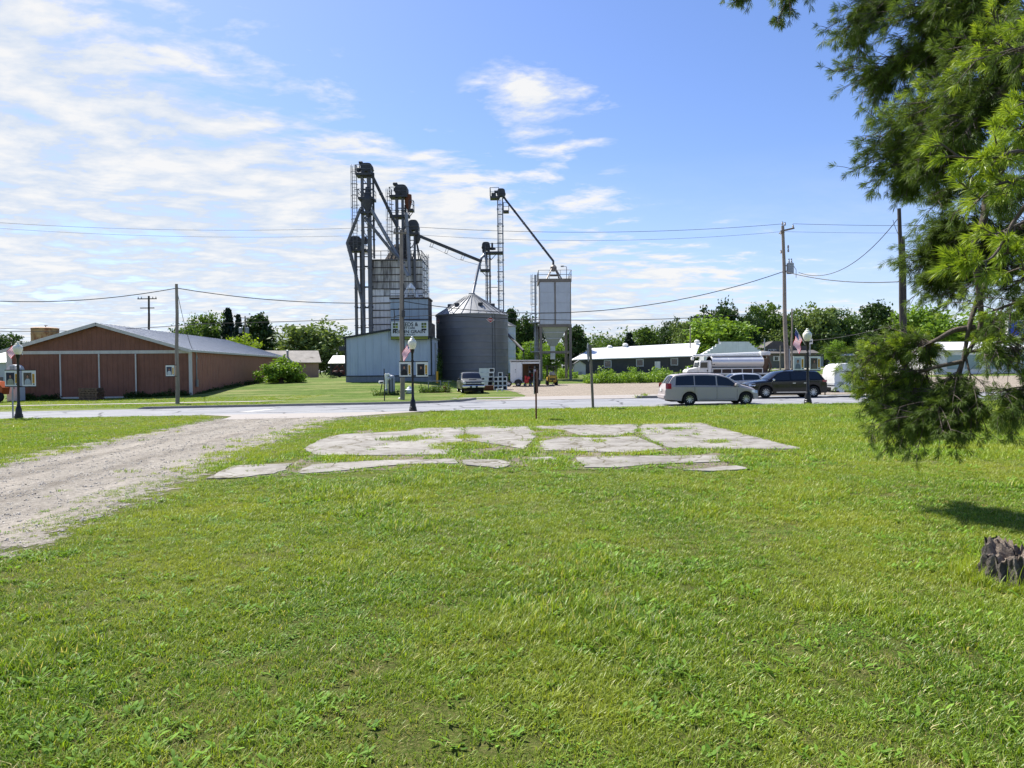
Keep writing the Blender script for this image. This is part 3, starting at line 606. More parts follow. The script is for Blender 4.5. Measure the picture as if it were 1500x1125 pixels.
for a in [
 ('round_tree', 'dark round tree at the far left edge, behind the water tank and lamp', 'tree', 24, 486, 130, 52, 'round', 1, 'dark'),
 ('low_tree', 'small leafy tree between the rusty tank and the barn roof', 'tree', 52, 491, 150, 40, 'round', 2, 'mid'),
 ('round_tree', 'dark green tree just right of the pole by the barn corner', 'tree', 278, 468, 128, 44, 'round', 0, 'mid'),
 ('leafy_tree', 'tall leafy tree over the barn roof, left of the two spruces', 'tree', 311, 453, 135, 48, 'round', 1, 'mid'),
 ('spruce_tree', 'taller pointed spruce over the barn roof', 'tree', 336, 449, 125, 24, 'spruce', 0, 'spruce'),
 ('spruce_tree', 'shorter pointed spruce right of the taller spruce', 'tree', 350, 459, 120, 20, 'spruce', 1, 'spruce'),
 ('dark_tree', 'dense dark tall tree between the spruces and the big round tree', 'tree', 377, 456, 122, 46, 'tall', 0, 'dark'),
 ('young_tree', 'bright yellow green small tree peeking over the barn roof', 'tree', 343, 485, 108, 62, 'round', 3, 'yellow'),
 ('maple_tree', 'big round olive tree behind the tan garage', 'tree', 444, 461, 125, 104, 'round', 2, 'olive', 9500),
 ('young_tree', 'pale narrow tree left of the blue building, behind its eave', 'tree', 503, 505, 122, 14, 'tall', 1, 'olive'),
 ('dark_tree', 'dark tree with a narrow top just right of the grain bin roof', 'tree', 749, 448, 135, 26, 'tall', 2, 'dark'),
 ('dark_tree', 'broad dark green tree between the grain bin and the feed bin tower', 'tree', 770, 457, 128, 52, 'round', 0, 'dark'),
 ('shrub_tree', 'bright green shrubby tree above the open white trailer', 'tree', 774, 494, 112, 50, 'round', 3, 'light'),
 ('shrub_tree', 'light green bushy tree seen through the feed bin legs', 'tree', 806, 500, 116, 42, 'round', 1, 'light'),
 ('dark_tree', 'dark tree just right of the feed bin legs', 'tree', 842, 474, 125, 34, 'tall', 0, 'dark'),
 ('round_tree', 'low round tree behind the left end of the white roof', 'tree', 868, 497, 150, 50, 'round', 2, 'mid'),
 ('round_tree', 'mid green tree behind the white roof, left of the thin spruce', 'tree', 898, 492, 158, 46, 'round', 0, 'mid'),
 ('spruce_tree', 'thin dark spruce behind the middle of the white roof', 'tree', 922, 486, 150, 20, 'spruce', 0, 'spruce'),
 ('tall_tree', 'mid green tree with a pointed top right of the thin spruce', 'tree', 946, 475, 150, 36, 'tall', 1, 'mid'),
 ('tall_tree', 'dark tall tree left of the tall oak, behind the white roof', 'tree', 978, 462, 148, 50, 'round', 3, 'dark'),
 ('leafy_tree', 'olive leafy tree in front of the oak and left of the bright green tree', 'tree', 1008, 466, 142, 40, 'round', 1, 'olive'),
 ('oak_tree', 'tallest dark oak rising above the treeline left of the transformer pole', 'tree', 1047, 431, 155, 66, 'round', 2, 'dark', 9500),
 ('maple_tree', 'broad bright green tree below the dark oak, above the feed truck', 'tree', 1054, 459, 135, 82, 'round', 0, 'light', 9500),
 ('dark_tree', 'dark tree between the bright green tree and the transformer pole', 'tree', 1096, 452, 150, 46, 'round', 3, 'dark'),
 ('tall_tree', 'mid green tall tree directly behind the transformer pole', 'tree', 1130, 439, 158, 52, 'round', 1, 'mid'),
 ('maple_tree', 'big olive tree right of the transformer pole, behind the flag lamp', 'tree', 1180, 436, 156, 72, 'round', 2, 'olive', 9500),
 ('leafy_tree', 'small light tree behind the dark house, left of the flag', 'tree', 1136, 478, 152, 40, 'round', 0, 'olive'),
 ('tall_tree', 'narrow olive tree right of the flag lamp', 'tree', 1219, 447, 160, 34, 'tall', 2, 'olive'),
 ('tall_tree', 'mid green bushy tree above the towed white trailer', 'tree', 1246, 448, 160, 42, 'round', 3, 'mid'),
 ('thin_tree', 'tall loose dark tree just left of the tall dark pole', 'tree', 1284, 437, 135, 52, 'tall', 1, 'dark', 5000),
 ('young_tree', 'light green small tree behind the flag lamp globe, right of it', 'tree', 1222, 497, 122, 24, 'round', 1, 'light'),
 ('maple_tree', 'light green broad tree behind the tall dark pole and the pine', 'tree', 1345, 441, 130, 80, 'round', 0, 'light', 9500),
 ('leafy_tree', 'light green tree at the far right, behind the hanging pine bough', 'tree', 1440, 452, 130, 80, 'round', 1, 'light'),
]: tree(*a[:10], **({'nleaf': a[10]} if len(a) > 10 else {}), group=TG)
tree('shrub', 'big leafy shrub growing against the barn side wall', 'shrub', 412, 518, 82, 54, 'bush', 0, 'light', 11000, .28)
tree('shrub', 'small dark bush at the corner of the tan garage', 'shrub', 487, 549, 95, 12, 'bush', 1, 'mid', 1500, .3)
tree('shrub', 'grassy green shrub beyond the black car, left of the towed trailer', 'shrub', 1206, 545, 62, 22, 'bush', 1, 'light', 1500, .3)
def woods(label, segs, n, leafm, seed):
    rg = np.random.default_rng(seed); P = []
    for (u0, v0, D0, u1, v1, D1), m in segs:
        for _ in range(m):
            f = rg.random(); D = D0+(D1-D0)*f+rg.uniform(0, 9); u = u0+(u1-u0)*f; p = G(u, D); H = Zt(u, v0+(v1-v0)*f+rg.uniform(-1, 4)*(1+math.sin(u*.21)+.6*math.sin(u*.53)), D)-p.z
            for _k in range(6): P.append(np.array([p.x, p.y, p.z+H*rg.uniform(.02, .93)])+rg.normal(size=(n, 3))*np.array([1.2, 1.2, .8]))
    V, F = leaf_cloud(np.concatenate(P), .75, rg); o = np_mesh('far_woods', V, F, LEAFMATS[leafm]); COL.objects.link(o); return tag(o, label, 'woods', kind='stuff')
woods('mass of far green woods behind the long white roof and the feed truck', [((845, 494, 165, 1000, 476, 170), 50), ((980, 474, 170, 1120, 466, 175), 45), ((1110, 462, 170, 1310, 460, 165), 70), ((1300, 480, 155, 1560, 480, 150), 50)], 26, 'mid', 31)
woods('low far woods at the left behind the barn and garage', [((-60, 512, 170, 60, 508, 170), 24), ((255, 484, 160, 400, 482, 160), 50), ((400, 490, 160, 490, 500, 160), 24), ((700, 500, 165, 850, 505, 165), 30)], 24, 'dark', 32)
# ================================================================ buildings
def ribwall(b, p, q, z0, z1, pitch=.3, depth=.03, duty=.25, mi=0, ztop=None):
    """Ribbed sheet wall from p to q (xy), outside to the right of p->q; ztop(t) gives a sloping top."""
    p = Vector((p[0], p[1])); q = Vector((q[0], q[1])); L = (q-p).length; d = (q-p)/L; nrm = Vector((d.y, -d.x)); n = max(1, int(L/pitch)); pts = []
    for k in range(n):
        a = k*L/n; w = L/n
        pts += [(a, 0), (a+w*(1-duty)*.5, 0), (a+w*(.5-duty*.25), depth), (a+w*(.5+duty*.25), depth), (a+w*(1+duty)*.5, 0)]
    pts.append((L, 0)); vs = []
    for s, o in pts:
        x = p + d*s + nrm*o; zt = ztop(s/L) if ztop else z1
        vs += [(x.x, x.y, z0), (x.x, x.y, zt)]
    b.add(vs, [(2*i, 2*i+2, 2*i+3, 2*i+1) for i in range(len(pts)-1)], mi)
# ---- brown barn
mt['barnfront'] = M('barn_boards', '7d5443', .8, 0, .14, .8, bump=.15, dirt='4e2f25', damt=.5, dscale=(5, 5, .3))
mt['barnside'] = M('lit_barn_metal_siding', '9c6854', .6, 0, .1, .8, dirt='5c382b', damt=.4, dscale=(5, 5, .3))  # lighter brown than the front, standing in for brighter light on this wall
mt['barntrim'] = M('barn_trim', 'c3bfb8', .6, 0, .08, 2, dirt='8d867c', damt=.5)
mt['barnroof'] = M('barn_roof_metal', '9fa3a8', .45, .4, .08, .5, dirt='7f8286', damt=.4, dscale=(.3, 4, 4))
bp = G(278, 65); bp.z = -.2
barn = thing('barn', 'long brown metal barn with a low gable and sliding doors', 'barn', bp, R(5.06))
BW, BL, BE, BR = 16.3, 36, 4.55, 7.0
b = MB(); ribwall(b, (-BW, 0), (0, 0), -.5, BE, .42, .018, .12, ztop=lambda t: BE + (BR-.25-BE)*(1-abs(2*t-1)))
b.build('front_wall', mt['barnfront'], barn)
b = MB(); ribwall(b, (0, 0), (0, BL), -.5, BE-.05, .46, .045, .3); b.quad((0, BL, -.5), (-BW, BL, -.5), (-BW, BL, BE), (0, BL, BE)); b.quad((-BW, BL, -.5), (-BW, 0, -.5), (-BW, 0, BE), (-BW, BL, BE)); b.add([(0, BL, BE), (-BW, BL, BE), (-BW/2, BL, BR-.25)], [(0, 1, 2)])
b.build('side_wall', mt['barnside'], barn)
b = MB()
for sx in (-1, 1):
    xe = 0.35 if sx > 0 else -BW-.35
    ze = BE-.1; n = 40; vs = []
    for k in range(n+1):
        y = -.5 + (BL+.8)*k/n
        vs += [(-BW/2, y, BR), (xe, y, ze)]
    b.add(vs, [(2*i, 2*i+1, 2*i+3, 2*i+2) if sx > 0 else (2*i, 2*i+2, 2*i+3, 2*i+1) for i in range(n)])
    for k in range(n+1):
        y = -.5 + (BL+.8)*k/n; b.bar((-BW/2, y, BR+.015), (xe, y, ze+.015), .06, .05)
rf = b.build('roof', mt['barnroof'], barn)
b = MB(); b.bar((-BW/2+.02, -.52, BR-.12), (.38, -.52, BE-.24), .06, .30); b.bar((-BW/2-.02, -.523, BR-.12), (-BW-.38, -.523, BE-.24), .06, .30); b.bar((.36, -.5, BE-.2), (.36, BL+.3, BE-.2), .05, .2); b.build('fascia', mt['barntrim'], rf)
b = MB(); b.box(-BW, 0, -.09, -.022, BE-.42, BE-.12); b.box(-.02, .28, -.08, -.0, -.5, BE-.2); b.box(-.02, .06, 0, .3, -.5, BE-.2); b.box(-BW-.05, -BW+.45, -.08, -.03, -.5, BE-.2); b.build('trim', mt['barntrim'], barn)
for x0, x1 in ((-BW+4.75, -BW+8.15), (-BW+8.2, -BW+11.5)):
    b = MB(); b.box(x0, x1, -.132, -.1, .05, BE-.46); ribwall(b, (x0, -.14), (x1, -.14), .05, BE-.46, .42, .018, .12); dr = b.build('sliding_door', mt['barnfront'], barn)
    b = MB(); b.box(x0-.06, x0+.06, -.19, -.145, .02, BE-.44); b.box(x0, x1, -.17, -.145, -.05, .1)
    if x0 > -BW+6: b.box(x1-.06, x1+.06, -.19, -.145, .02, BE-.44)
    b.build('door_trim', mt['barntrim'], dr)
b = MB(); b.tube([(.1, 1.6, .9), (.1, 1.6, 4.0), (.1, 1.4, 4.3), (.12, 1.9, 3.6)], .05, 6); b.box(.04, .2, 1.45, 1.75, .9, 1.6); b.build('electric_meter', mt['galv'], barn)
# ---- tan garage
mt['stucco'] = M('tan_stucco', 'b3937f', .85, 0, .08, 1, dirt='84695a', damt=.4)
mt['shingle'] = M('worn_shingles', 'a9a296', .9, 0, .15, 1.2, bump=.4, bscale=10, dirt='5d5348', damt=.85, dscale=(.5, 1.5, 1), dlo=.58, dhi=.66)
gp = G(467, 104); gp.z -= .3
gar = thing('garage', 'small tan garage with a worn pale shingle roof', 'garage', gp, R(24))
gl, gw, ge, gr_ = 9.2, 5.2, 2.75, 4.35
b = MB(); b.box(-gl, 0, 0, gw, -1, ge); b.prism([(0, ge), (gw, ge), (gw/2, gr_-.1)], -gl, 0, 'x'); b.build('wall', mt['stucco'], gar)
b = MB()
for y0, y1 in ((-.4, gw/2), (gw+.4, gw/2)):
    b.bar((-gl/2, y0, ge-.25), (-gl/2, y1, gr_), gl+.7, .14, up=(0, 0, 1))
r2 = b.build('roof', mt['shingle'], gar); b = MB(); b.tube([(-4.4, .9, 3.1), (-4.4, .9, 4.25)], .16, 8); b.lathe([(.24, 0), (.24, .12), (0, .2)], 8, (-4.4, .9, 4.25)); b.build('chimney', mt['galv'], r2)
b = MB(); b.box(-.03, .06, 1.9, 3.1, -.3, 2.1); b.build('door', mt['stucco'], gar); b = MB(); b.tube([(-.05, 3.8, 0), (-.05, 3.8, 3.2)], .05, 6); b.build('conduit', mt['legdark'], gar)
# ---- open shed between garage and blue building, far left sheds
def shed(name, label, cat, u0, u1, v0, v1, vr, D, depth, wall, roof, rz=0, ovh=.3):
    p = G((u0+u1)/2, D); w = (u1-u0)/1000*D; e = Zt(u0, v0, D)-p.z; r = (Zt(u0, vr, D)-p.z); p.z -= .3; e += .3; r += .3
    t = thing(name, label, cat, p, rz); b = MB(); b.box(-w/2, w/2, 0, depth, -.8, e); b.build('wall', wall, t)
    b = MB(); b.bar((0, -ovh, e-.05), (0, depth/2, r), w+2*ovh, .12); b.bar((0, depth+ovh, e-.05), (0, depth/2, r), w+2*ovh, .12); b.prism([(0.02, e), (depth-.02, e), (depth/2, r-.1)], -w/2+.02, w/2-.02, 'x', 1); b.build('roof', [roof, wall], t)
    return t
mt['whiteroof'] = M('white_roof_metal', 'e2e2de', .5, .1, .04, .6, dirt='c4c2bb', damt=.4, dscale=(.4, 3, 3))
mt['greywall'] = M('charcoal_siding', '3d3f40', .75, 0, .1, .7, dirt='3d3e3d', damt=.4)
mt['ltgrey'] = M('light_siding', 'b7babc', .7, 0, .07, .9, dirt='8b8c8a', damt=.3)
t = shed('open_shed', 'low open shed with a white roof between the garage and blue building', 'shed', 484, 512, 532, 552, 521, 112, 6, mt['greywall'], mt['whiteroof'])
[MB().box(x-.1, x+.1, -.35, -.2, -.5, 2.6).build('post', mt['legdark'], t) for x in (-1.4, -.3, .9)]
t = shed('shed', 'white roofed shed at the left edge beyond the lamp', 'shed', -45, 9, 531, 556, 515, 92, 7, mt['ltgrey'], mt['whiteroof'])
[MB().box(x, x+.7, -.06, -.01, 1.0, 1.9).build('window', mt['wglass'], t) for x in (-1.6, .2, 1.4)]
# rusty tank behind the barn
mt['rustytank'] = M('rusty_tank_steel', 'a98a63', .75, .1, .2, .9, dirt='7a3f20', damt=.8, dscale=(1.2, 1.2, .6), dlo=.42, dhi=.6)
p = G(68, 110); tk = thing('storage_tank', 'rusty round storage tank rising behind the barn roof', 'tank', p); zt = Zt(68, 481, 110)-p.z; b = MB()
b.lathe([(1.92, 0), (1.92, zt-1.0), (1.98, zt-.97), (1.98, zt-.9), (1.92, zt-.87), (1.92, zt-.1), (1.96, zt), (1.6, zt+.12), (0, zt+.18)], 28); b.build('shell', mt['rustytank'], tk, 40)
b = MB(); b.tube([(.1, 0, zt), (.1, 0, zt+.5)], .06, 6); b.bar((-.1, 0, zt+.45), (.4, 0, zt+.45), .08); b.build('vent', mt['rust'], tk)
# white cabinet at the barn's left corner, orange machine at the frame's left edge
mt['cab'] = M('white_door_metal', 'c9ccd0', .5, 0, .06, 1, dirt='9a9a98', damt=.4)
p = G(19, 61.5); t = thing('utility_cabinet', 'white metal cabinet with a rounded top by the barn corner', 'cabinet', p)
zc = Zt(19, 534, 61.5)-p.z; b = MB(); pl = [(-.55, -.2), (.55, -.2), (.55, zc-.55)] + [(.55*math.cos(a), zc-.55+.55*math.sin(a)) for a in np.linspace(.2, PI-.2, 9)] + [(-.55, zc-.55)]
b.prism(pl, 0, .8); b.build('body', mt['cab'], t, 40); b = MB(); b.box(-.02, .02, -.02, -.004, .1, zc-.6); b.box(.1, .16, -.05, -.004, 1.1, 1.3); b.box(-.2, .2, -.03, -.004, zc-.5, zc-.15); b.build('door', mt['galv'], t)
mt['orange'] = M('orange_paint', 'b4531d', .5, 0, .2, 2, dirt='6b3517', damt=.5)
p = G(-6, 60); t = thing('farm_machine', 'orange farm machine cut off by the left edge', 'machine', p, R(10)); b = MB(); b.prism([(-1.6, .7), (.75, .7), (.85, 1.3), (.4, 1.85), (-.6, 1.9), (-1.6, 1.5)], -.6, .6); b.build('hood', mt['orange'], t, 30)
for x in (-1.1, .45):
    b = MB(); b.lathe([(.25, -.7), (.42, -.72), (.48, -.66), (.48, -.5), (.42, -.44), (.25, -.46)], 16, (x, 0, .48), 'y', cap=True); b.build('wheel', mt['rubber'], t, 40)
# ---- blue building with the sign
mt['blue'] = M('pale_blue_siding', 'a9b6c6', .55, .0, .06, .5, dirt='6c8495', damt=.4, dscale=(4, 4, .25))
mt['bluedark'] = M('dark_trim', '23292e', .6, 0, .1, 2)
mt['bluegrey'] = M('blue_grey_panels', '93a3ad', .5, .1, .1, .7, dirt='535a5c', damt=.6, dscale=(4, 4, .25))
DB = 80; X = lambda u, D=DB: W(u, 540, D).x
x0, x1 = X(507), X(632); zl = Zt(507, 495, DB); zr = Zt(632, 494.5, DB); zp = Zt(572, 483.3, DB); zb = Zt(507, 551, DB); zb2 = Zt(632, 549.3, DB); gz0 = gz(-15, DB)
bb = thing('feed_store', 'pale blue ribbed metal building below the white sign', 'building', (0, 0, 0)); tp = (X(572)-x0)/(x1-x0)
b = MB(); ribwall(b, (x0, DB), (x1, DB), zb, zl, .84, .05, .14, ztop=lambda t: zl+(zp-zl)*t/tp if t < tp else zp+(zr-zp)*(t-tp)/(1-tp))
ribwall(b, (x1, DB), (x1, DB+7), zb2, zr, .84, .05, .14); b.quad((x0, DB+7, zb), (x0, DB, zb), (x0, DB, zl), (x0, DB+7, zl)); b.build('wall', mt['blue'], bb)
b = MB(); b.box(x0-.03, x1+.03, DB-.06, DB+7, gz0-.8, zb); b.build('foundation', mt['found'], bb)
b = MB(); xm = X(572); b.bar((x0-.25, DB+3.4, zl+.03), (xm, DB+3.4, zp+.08), .12, 7.4, up=(0, 1, 0)); b.bar((xm, DB+3.4, zp+.083), (x1+.25, DB+3.4, zr+.03), .12, 7.4, up=(0, 1, 0)); b.build('roof', mt['barnroof'], bb)
b = MB(); b.bar((x0-.25, DB-.28, zl-.02), (xm, DB-.28, zp+.02), .1, .22); b.bar((xm, DB-.283, zp+.02), (x1+.25, DB-.283, zr-.02), .1, .22); b.box(x0-.12, x0+.06, DB-.13, DB-.062, zb-.05, zl); b.box(x1-.06, x1+.1, DB-.13, DB-.062, zb-.05, zr); b.box(x0, x1, DB-.12, DB-.065, zb-.06, zb+.05); b.build('trim', mt['bluedark'], bb)
b = MB(); b.box(x0-.9, x0-.1, DB+.3, DB+.8, zl-1.5, zl-.95); b.build('exhaust_fan', mt['legdark'], bb)
b = MB(); b.tube([(x1+.45, DB+.5, gz0-.3), (x1+.45, DB+.5, zr-.6)], .1, 8); b.build('downspout', mt['galv'], bb); b = MB(); b.tube([(x1+.7, DB-.4, gz0-.3), (x1+.7, DB-.4, gz0+1.15)], .13, 8); b.build('bollard', mt['yellow'], bb)
b = MB(); b.box(X(573), X(628.5), DB+.6, DB+6.8, zr-.5, Zt(600, 470.5, DB)); b.build('parapet', M('dark_stained_parapet', '4a443d', .9, 0, .35, 1.5, dirt='a09a90', damt=.7, dscale=(1.5, 1.5, 3)), bb)
# sign
mt['signwhite'] = M('sign_face', 'c6cbd1', .5, 0, .03, 1); mt['ink'] = M('sign_ink', '22252a', .6, 0, .1, 3); mt['sgreen'] = M('sign_green', '4a5a16', .6, 0, .12, 2); mt['slime'] = M('sign_lime', '8a9228', .6, 0, .12, 2)
sx0, sx1 = X(573, 79.3), X(628.7, 79.3); sz1, sz0, szb = Zt(600, 470, 79.3), Zt(600, 492.5, 79.3), Zt(600, 497.3, 79.3); smx = (sx0+sx1)/2; sw = sx1-sx0; sh = sz1-sz0
sg = thing('store_sign', 'big white sign board with dark lettering and green squares on the blue building', 'sign', (smx, 79.3, szb))
b = MB(); b.box(-sw/2, sw/2, 0, .35, 0, sz1-szb); b.build('board', mt['ink'], sg)
b = MB(); b.box(-sw/2+.06, sw/2-.06, -.02, -.003, sz0-szb, sz1-szb-.05); b.build('face', mt['signwhite'], sg)
b = MB(); b.box(-sw/2+.02, sw/2-.1, -.02, -.004, .05, .16); b.box(-sw/2+.02, sw/2-.1, -.02, -.004, .22, sz0-szb-.05); b.build('green_band', [mt['slime']], sg)
for cx in (-.375, .375):
    b = MB(); q = .29*sh*.5; cz = (sz0-szb)+sh*.70; c = cx*sw
    for i, (dx, dz) in enumerate(((-1, 1), (1, 1), (-1, -1), (1, -1))): b.box(c+dx*(q/2+.025)-q/2, c+dx*(q/2+.025)+q/2, -.035, -.022, cz+dz*(q/2+.03)-q/2, cz+dz*(q/2+.03)+q/2, 1 if i == 3 else 0)
    b.box(c-q-.03, c+q+.03, -.035, -.022, cz-q-.32, cz-q-.12, 2); b.build('emblem', [mt['sgreen'], mt['slime'], mt['ink']], sg)
for body, s, h, k in (('FEEDS &', .62, .76, .95), ('PET CARE', .36, .53, .9), ('McBAIN GRAIN', .50, .285, 1.12), ('C O M P A N Y', .22, .10, 1)):
    text(body, s, (-.02*sw, -.03, sz0-szb+sh*h), (R(90), 0, 0), mt['ink'], sg, sx=k)
# ---- long charcoal building with white roof, stepped false front
DL = 118; p0 = G(843, DL); lb = thing('long_building', 'long low charcoal building with a bright white metal roof', 'building', (0, 0, 0))
xa, xb = X(843, DL), X(1022, DL); zg = gz(30, DL)-.6; ea = Zt(843, 526, DL); eb = Zt(1022, 520.5, DL+2); ra = Zt(862, 510.5, DL+9)
b = MB(); b.add([(xa, DL, zg), (xb, DL+2, zg), (xb, DL+2, eb), (xa, DL, ea), (xa, DL+16, zg), (xb, DL+18, zg), (xb, DL+18, eb), (xa, DL+16, ea)], [(0,1,2,3), (1,5,6,2), (5,4,7,6), (4,0,3,7)]); b.build('wall', mt['greywall'], lb)
b = MB(); A0 = (xa-.4, DL-.5, ea-.05); A1 = (xb, DL+1.5, eb-.05); R0 = (X(866, DL+8), DL+8, ra); R1 = (xb+3, DL+9, ra+.9); B0 = (xa-.4, DL+16.5, ea); B1 = (xb, DL+18.5, eb)
th = Vector((0, 0, -.15)); vs = [A0, A1, R1, R0, B0, B1]; vs2 = [tuple(Vector(v)+th) for v in vs]
b.add(vs+vs2, [(0,1,2,3), (3,2,5,4), (0,3,4), (6,9,8,7), (0,6,7,1), (1,7,8,2), (4,10,6,0), (9,10,11,8), (2,8,11,5)]); lr = b.build('roof', mt['whiteroof'], lb)
for u, v in ((893, 508), (916, 505), (1021, 500)):
    q = W(u, v+4, DL+8.2); b = MB(); b.lathe([(.28, -.6), (.28, .25), (.5, .3), (.5, .6), (.2, .8), (0, .8)], 10, q); b.build('roof_vent', mt['white'], lr)
for u, v in ((890, 533), (937, 531.5), (987.5, 530)):
    D2 = DL+2*(u-843)/179; q = W(u, v, D2); b = MB(); b.box(q.x-.52, q.x+.52, D2-.12, D2-.02, q.z-.5, q.z+.5); w_ = b.build('window', mt['wglass'], lb)
    b = MB(); [b.box(*c) for c in ((q.x-.66, q.x+.66, D2-.16, D2-.02, q.z+.5, q.z+.64), (q.x-.66, q.x+.66, D2-.16, D2-.02, q.z-.64, q.z-.5), (q.x-.66, q.x-.52, D2-.157, D2-.02, q.z-.5, q.z+.5), (q.x+.52, q.x+.66, D2-.157, D2-.02, q.z-.5, q.z+.5))]; b.build('frame', mt['ltgrey'], w_)
q = W(963, 537, DL+1.3); b = MB(); b.box(q.x-.48, q.x+.48, DL+1.18, DL+1.32, q.z-1.1, q.z+.9); b.build('door', mt['white'], lb)
t = shed('garden_shed', 'small white gabled shed in front of the charcoal building', 'shed', 841, 858, 533, 548, 533, 112, 3, mt['white'], mt['greywall'])
for c in list(t.children): bpy.data.objects.remove(c)
w = 17*.112; p = t.location; z0 = -.5; ze = Zt(841, 534, 112)-p.z; zr_ = Zt(850, 528.5, 112)-p.z
b = MB(); b.prism([(-w/2, z0), (w/2, z0), (w/2, ze), (0, zr_), (-w/2, ze)], 0, 3); b.build('wall', mt['ltgrey'], t); b = MB(); b.bar((-w/2-.15, 1.4, ze-.03), (0, 1.4, zr_+.1), .12, 3.2, up=(0,1,0)); b.bar((w/2+.15, 1.4, ze-.03), (0, 1.4, zr_+.1), .12, 3.2, up=(0,1,0)); b.build('roof', mt['greywall'], t); b = MB(); b.box(-.15, .35, -.06, -.005, z0, z0+1.3); b.build('door', mt['galv'], t)
DS = 114.5; st = thing('stepped_building', 'pale grey building with a stepped front top behind the feed truck', 'building', (0, 0, 0))
steps = [(1031, 517), (1036, 517), (1036, 514), (1040, 514), (1040, 511), (1044, 511), (1044, 507.5), (1049, 507.5), (1049, 504), (1055, 504), (1055, 500.5), (1098, 500.5), (1098, 503), (1101, 503), (1101, 506), (1105, 506), (1105, 509), (1109, 509), (1109, 512), (1114, 512), (1114, 515.5), (1119, 515.5)]
pl = [(W(u, v, DS).x, W(u, v, DS).z) for u, v in steps]; zg = gz(33, DS)-.5; pl = [(pl[0][0], zg)] + pl + [(pl[-1][0], zg)]
b = MB(); b.prism(pl[::-1], DS, DS+.3); b.build('stepped_wall', M('pale_corrugated', 'dcdedf', .5, .2, .06, .8, dirt='85888a', damt=.4, dscale=(5, 5, .3)), st)
b = MB(); b.prism([(pl[0][0]+.1, zg), (pl[-1][0]-.1, zg), (pl[-1][0]-.1, pl[-2][1]), (W(1098, 503, DS).x, W(1098, 505, DS).z), (W(1057, 503, DS).x, W(1057, 505, DS).z), (pl[0][0]+.1, pl[1][1]-.2)], DS+.31, DS+3); b.build('hall', mt['ltgrey'], st)
for u in (1053, 1120):
    b = MB(); q = W(u, 496, DS+1); b.tube([(q.x, q.y, zg), q], .09, 6); b.build('vent_pipe', mt['galv'], st)
# ---- far houses on the right
mt['housegrey'] = M('grey_house_siding', '6d6c68', .8, 0, .1, .8, dirt='4e4d49', damt=.4); mt['houseroof'] = M('dark_shingles', '5b5754', .9, 0, .15, 1)
DH = 138; p = G(1158, DH); h = thing('house', 'grey two storey house across the lot, left of the flag lamp', 'house', (p.x, DH, p.z-.5)); k = DH/1000
def HX(u): return (u-1158)*k
def HZ(v): return Zt(1158, v, DH)-p.z+.5
b = MB(); b.box(HX(1124), HX(1196), 0, 8, -.5, HZ(517)); b.box(HX(1128), HX(1162), 2.2, 7.5, HZ(517), HZ(509)); b.build('wall', mt['housegrey'], h)
b = MB(); b.bar((HX(1160), -.7, HZ(518)), (HX(1160), 2.6, HZ(513)), 74*k+.6, .18); b.prism([(HX(1124), HZ(509)), (HX(1166), HZ(509)), (HX(1150), HZ(499)), (HX(1138), HZ(499))], 2.0, 7.8); b.prism([(HX(1162.5), HZ(517)), (HX(1198), HZ(517)), (HX(1190), HZ(506)), (HX(1168), HZ(506))], 2.7, 7.9); b.build('roof', mt['houseroof'], h)
for u, v, w_, hh in ((1137, 525, 9, 7), (1160, 525, 5, 6), (1133, 513, 3.5, 4), (1137.5, 513, 3, 4), (1141, 513, 3.5, 4), (1186, 525, 7, 6)):
    y = 0 if v > 518 else 2.2; b = MB(); b.box(HX(u-w_/2), HX(u+w_/2), y-.14, y-.01, HZ(v+hh/2), HZ(v-hh/2)); f = b.build('window', mt['white'], h); b = MB(); b.box(HX(u-w_*.28), HX(u+w_*.28), y-.17, y-.145, HZ(v+hh*.38), HZ(v-hh*.38)); b.build('pane', mt['wglass'], f)
t = shed('house', 'small pale house behind the banner right of the flag lamp', 'house', 1178, 1206, 521, 533, 515, 150, 8, mt['ltgrey'], mt['houseroof']); MB().box(-1.1, -.2, -.1, -.01, .3, 2.2).build('door', mt['white'], t); MB().box(.5, 1.5, -.1, -.01, 1.1, 2.0).build('window', mt['wglass'], t)
t = shed('house', 'low white house with a porch above the towed trailer', 'house', 1214, 1250, 522, 531, 515, 155, 7, mt['ltgrey'], mt['houseroof']); b = MB(); [b.box(x, x+.2, -1.2, -1.0, -.3, 2.6) for x in (-2.5, -.5, 1.5)]; b.bar((0, -1.4, 2.6), (0, .2, 3.0), 5.6, .14); b.build('porch', mt['white'], t); [MB().box(x, x+.9, -.1, -.01, .9, 2).build('window', mt['wglass'], t) for x in (-2.2, 0, 1.8)]
mt['teal'] = M('teal_glass', '8ba0a3', .35, .1, .15, .3); 
t = shed('roadside_store', 'white and teal store glimpsed through the pine boughs', 'store', 1368, 1545, 513, 545, 500, 84, 9, mt['white'], mt['whiteroof'])
for i, x in enumerate((-5.8, -3.6, -1.0, 1.2, 3.4)):
    b = MB(); b.box(x, x+1.7, -.08, -.01, .9, 2.6); b.build('window', mt['teal'], t)
t = thing('pylon_sign', 'white and blue sign board glimpsed through the pine at right edge', 'sign', G(1492, 80)); b = MB(); b.box(-1.3, 1.3, 0, .4, 3.5, 6.4); b.build('board', mt['white'], t); b = MB(); b.box(-1.2, 1.2, -.03, -.004, 4.6, 6.2); b.build('panel', M('blue_panel', '2c46a8', .5), t); b = MB(); b.tube([(0, .2, -.3), (0, .2, 3.5)], .15, 8); b.build('post', mt['galv'], t)
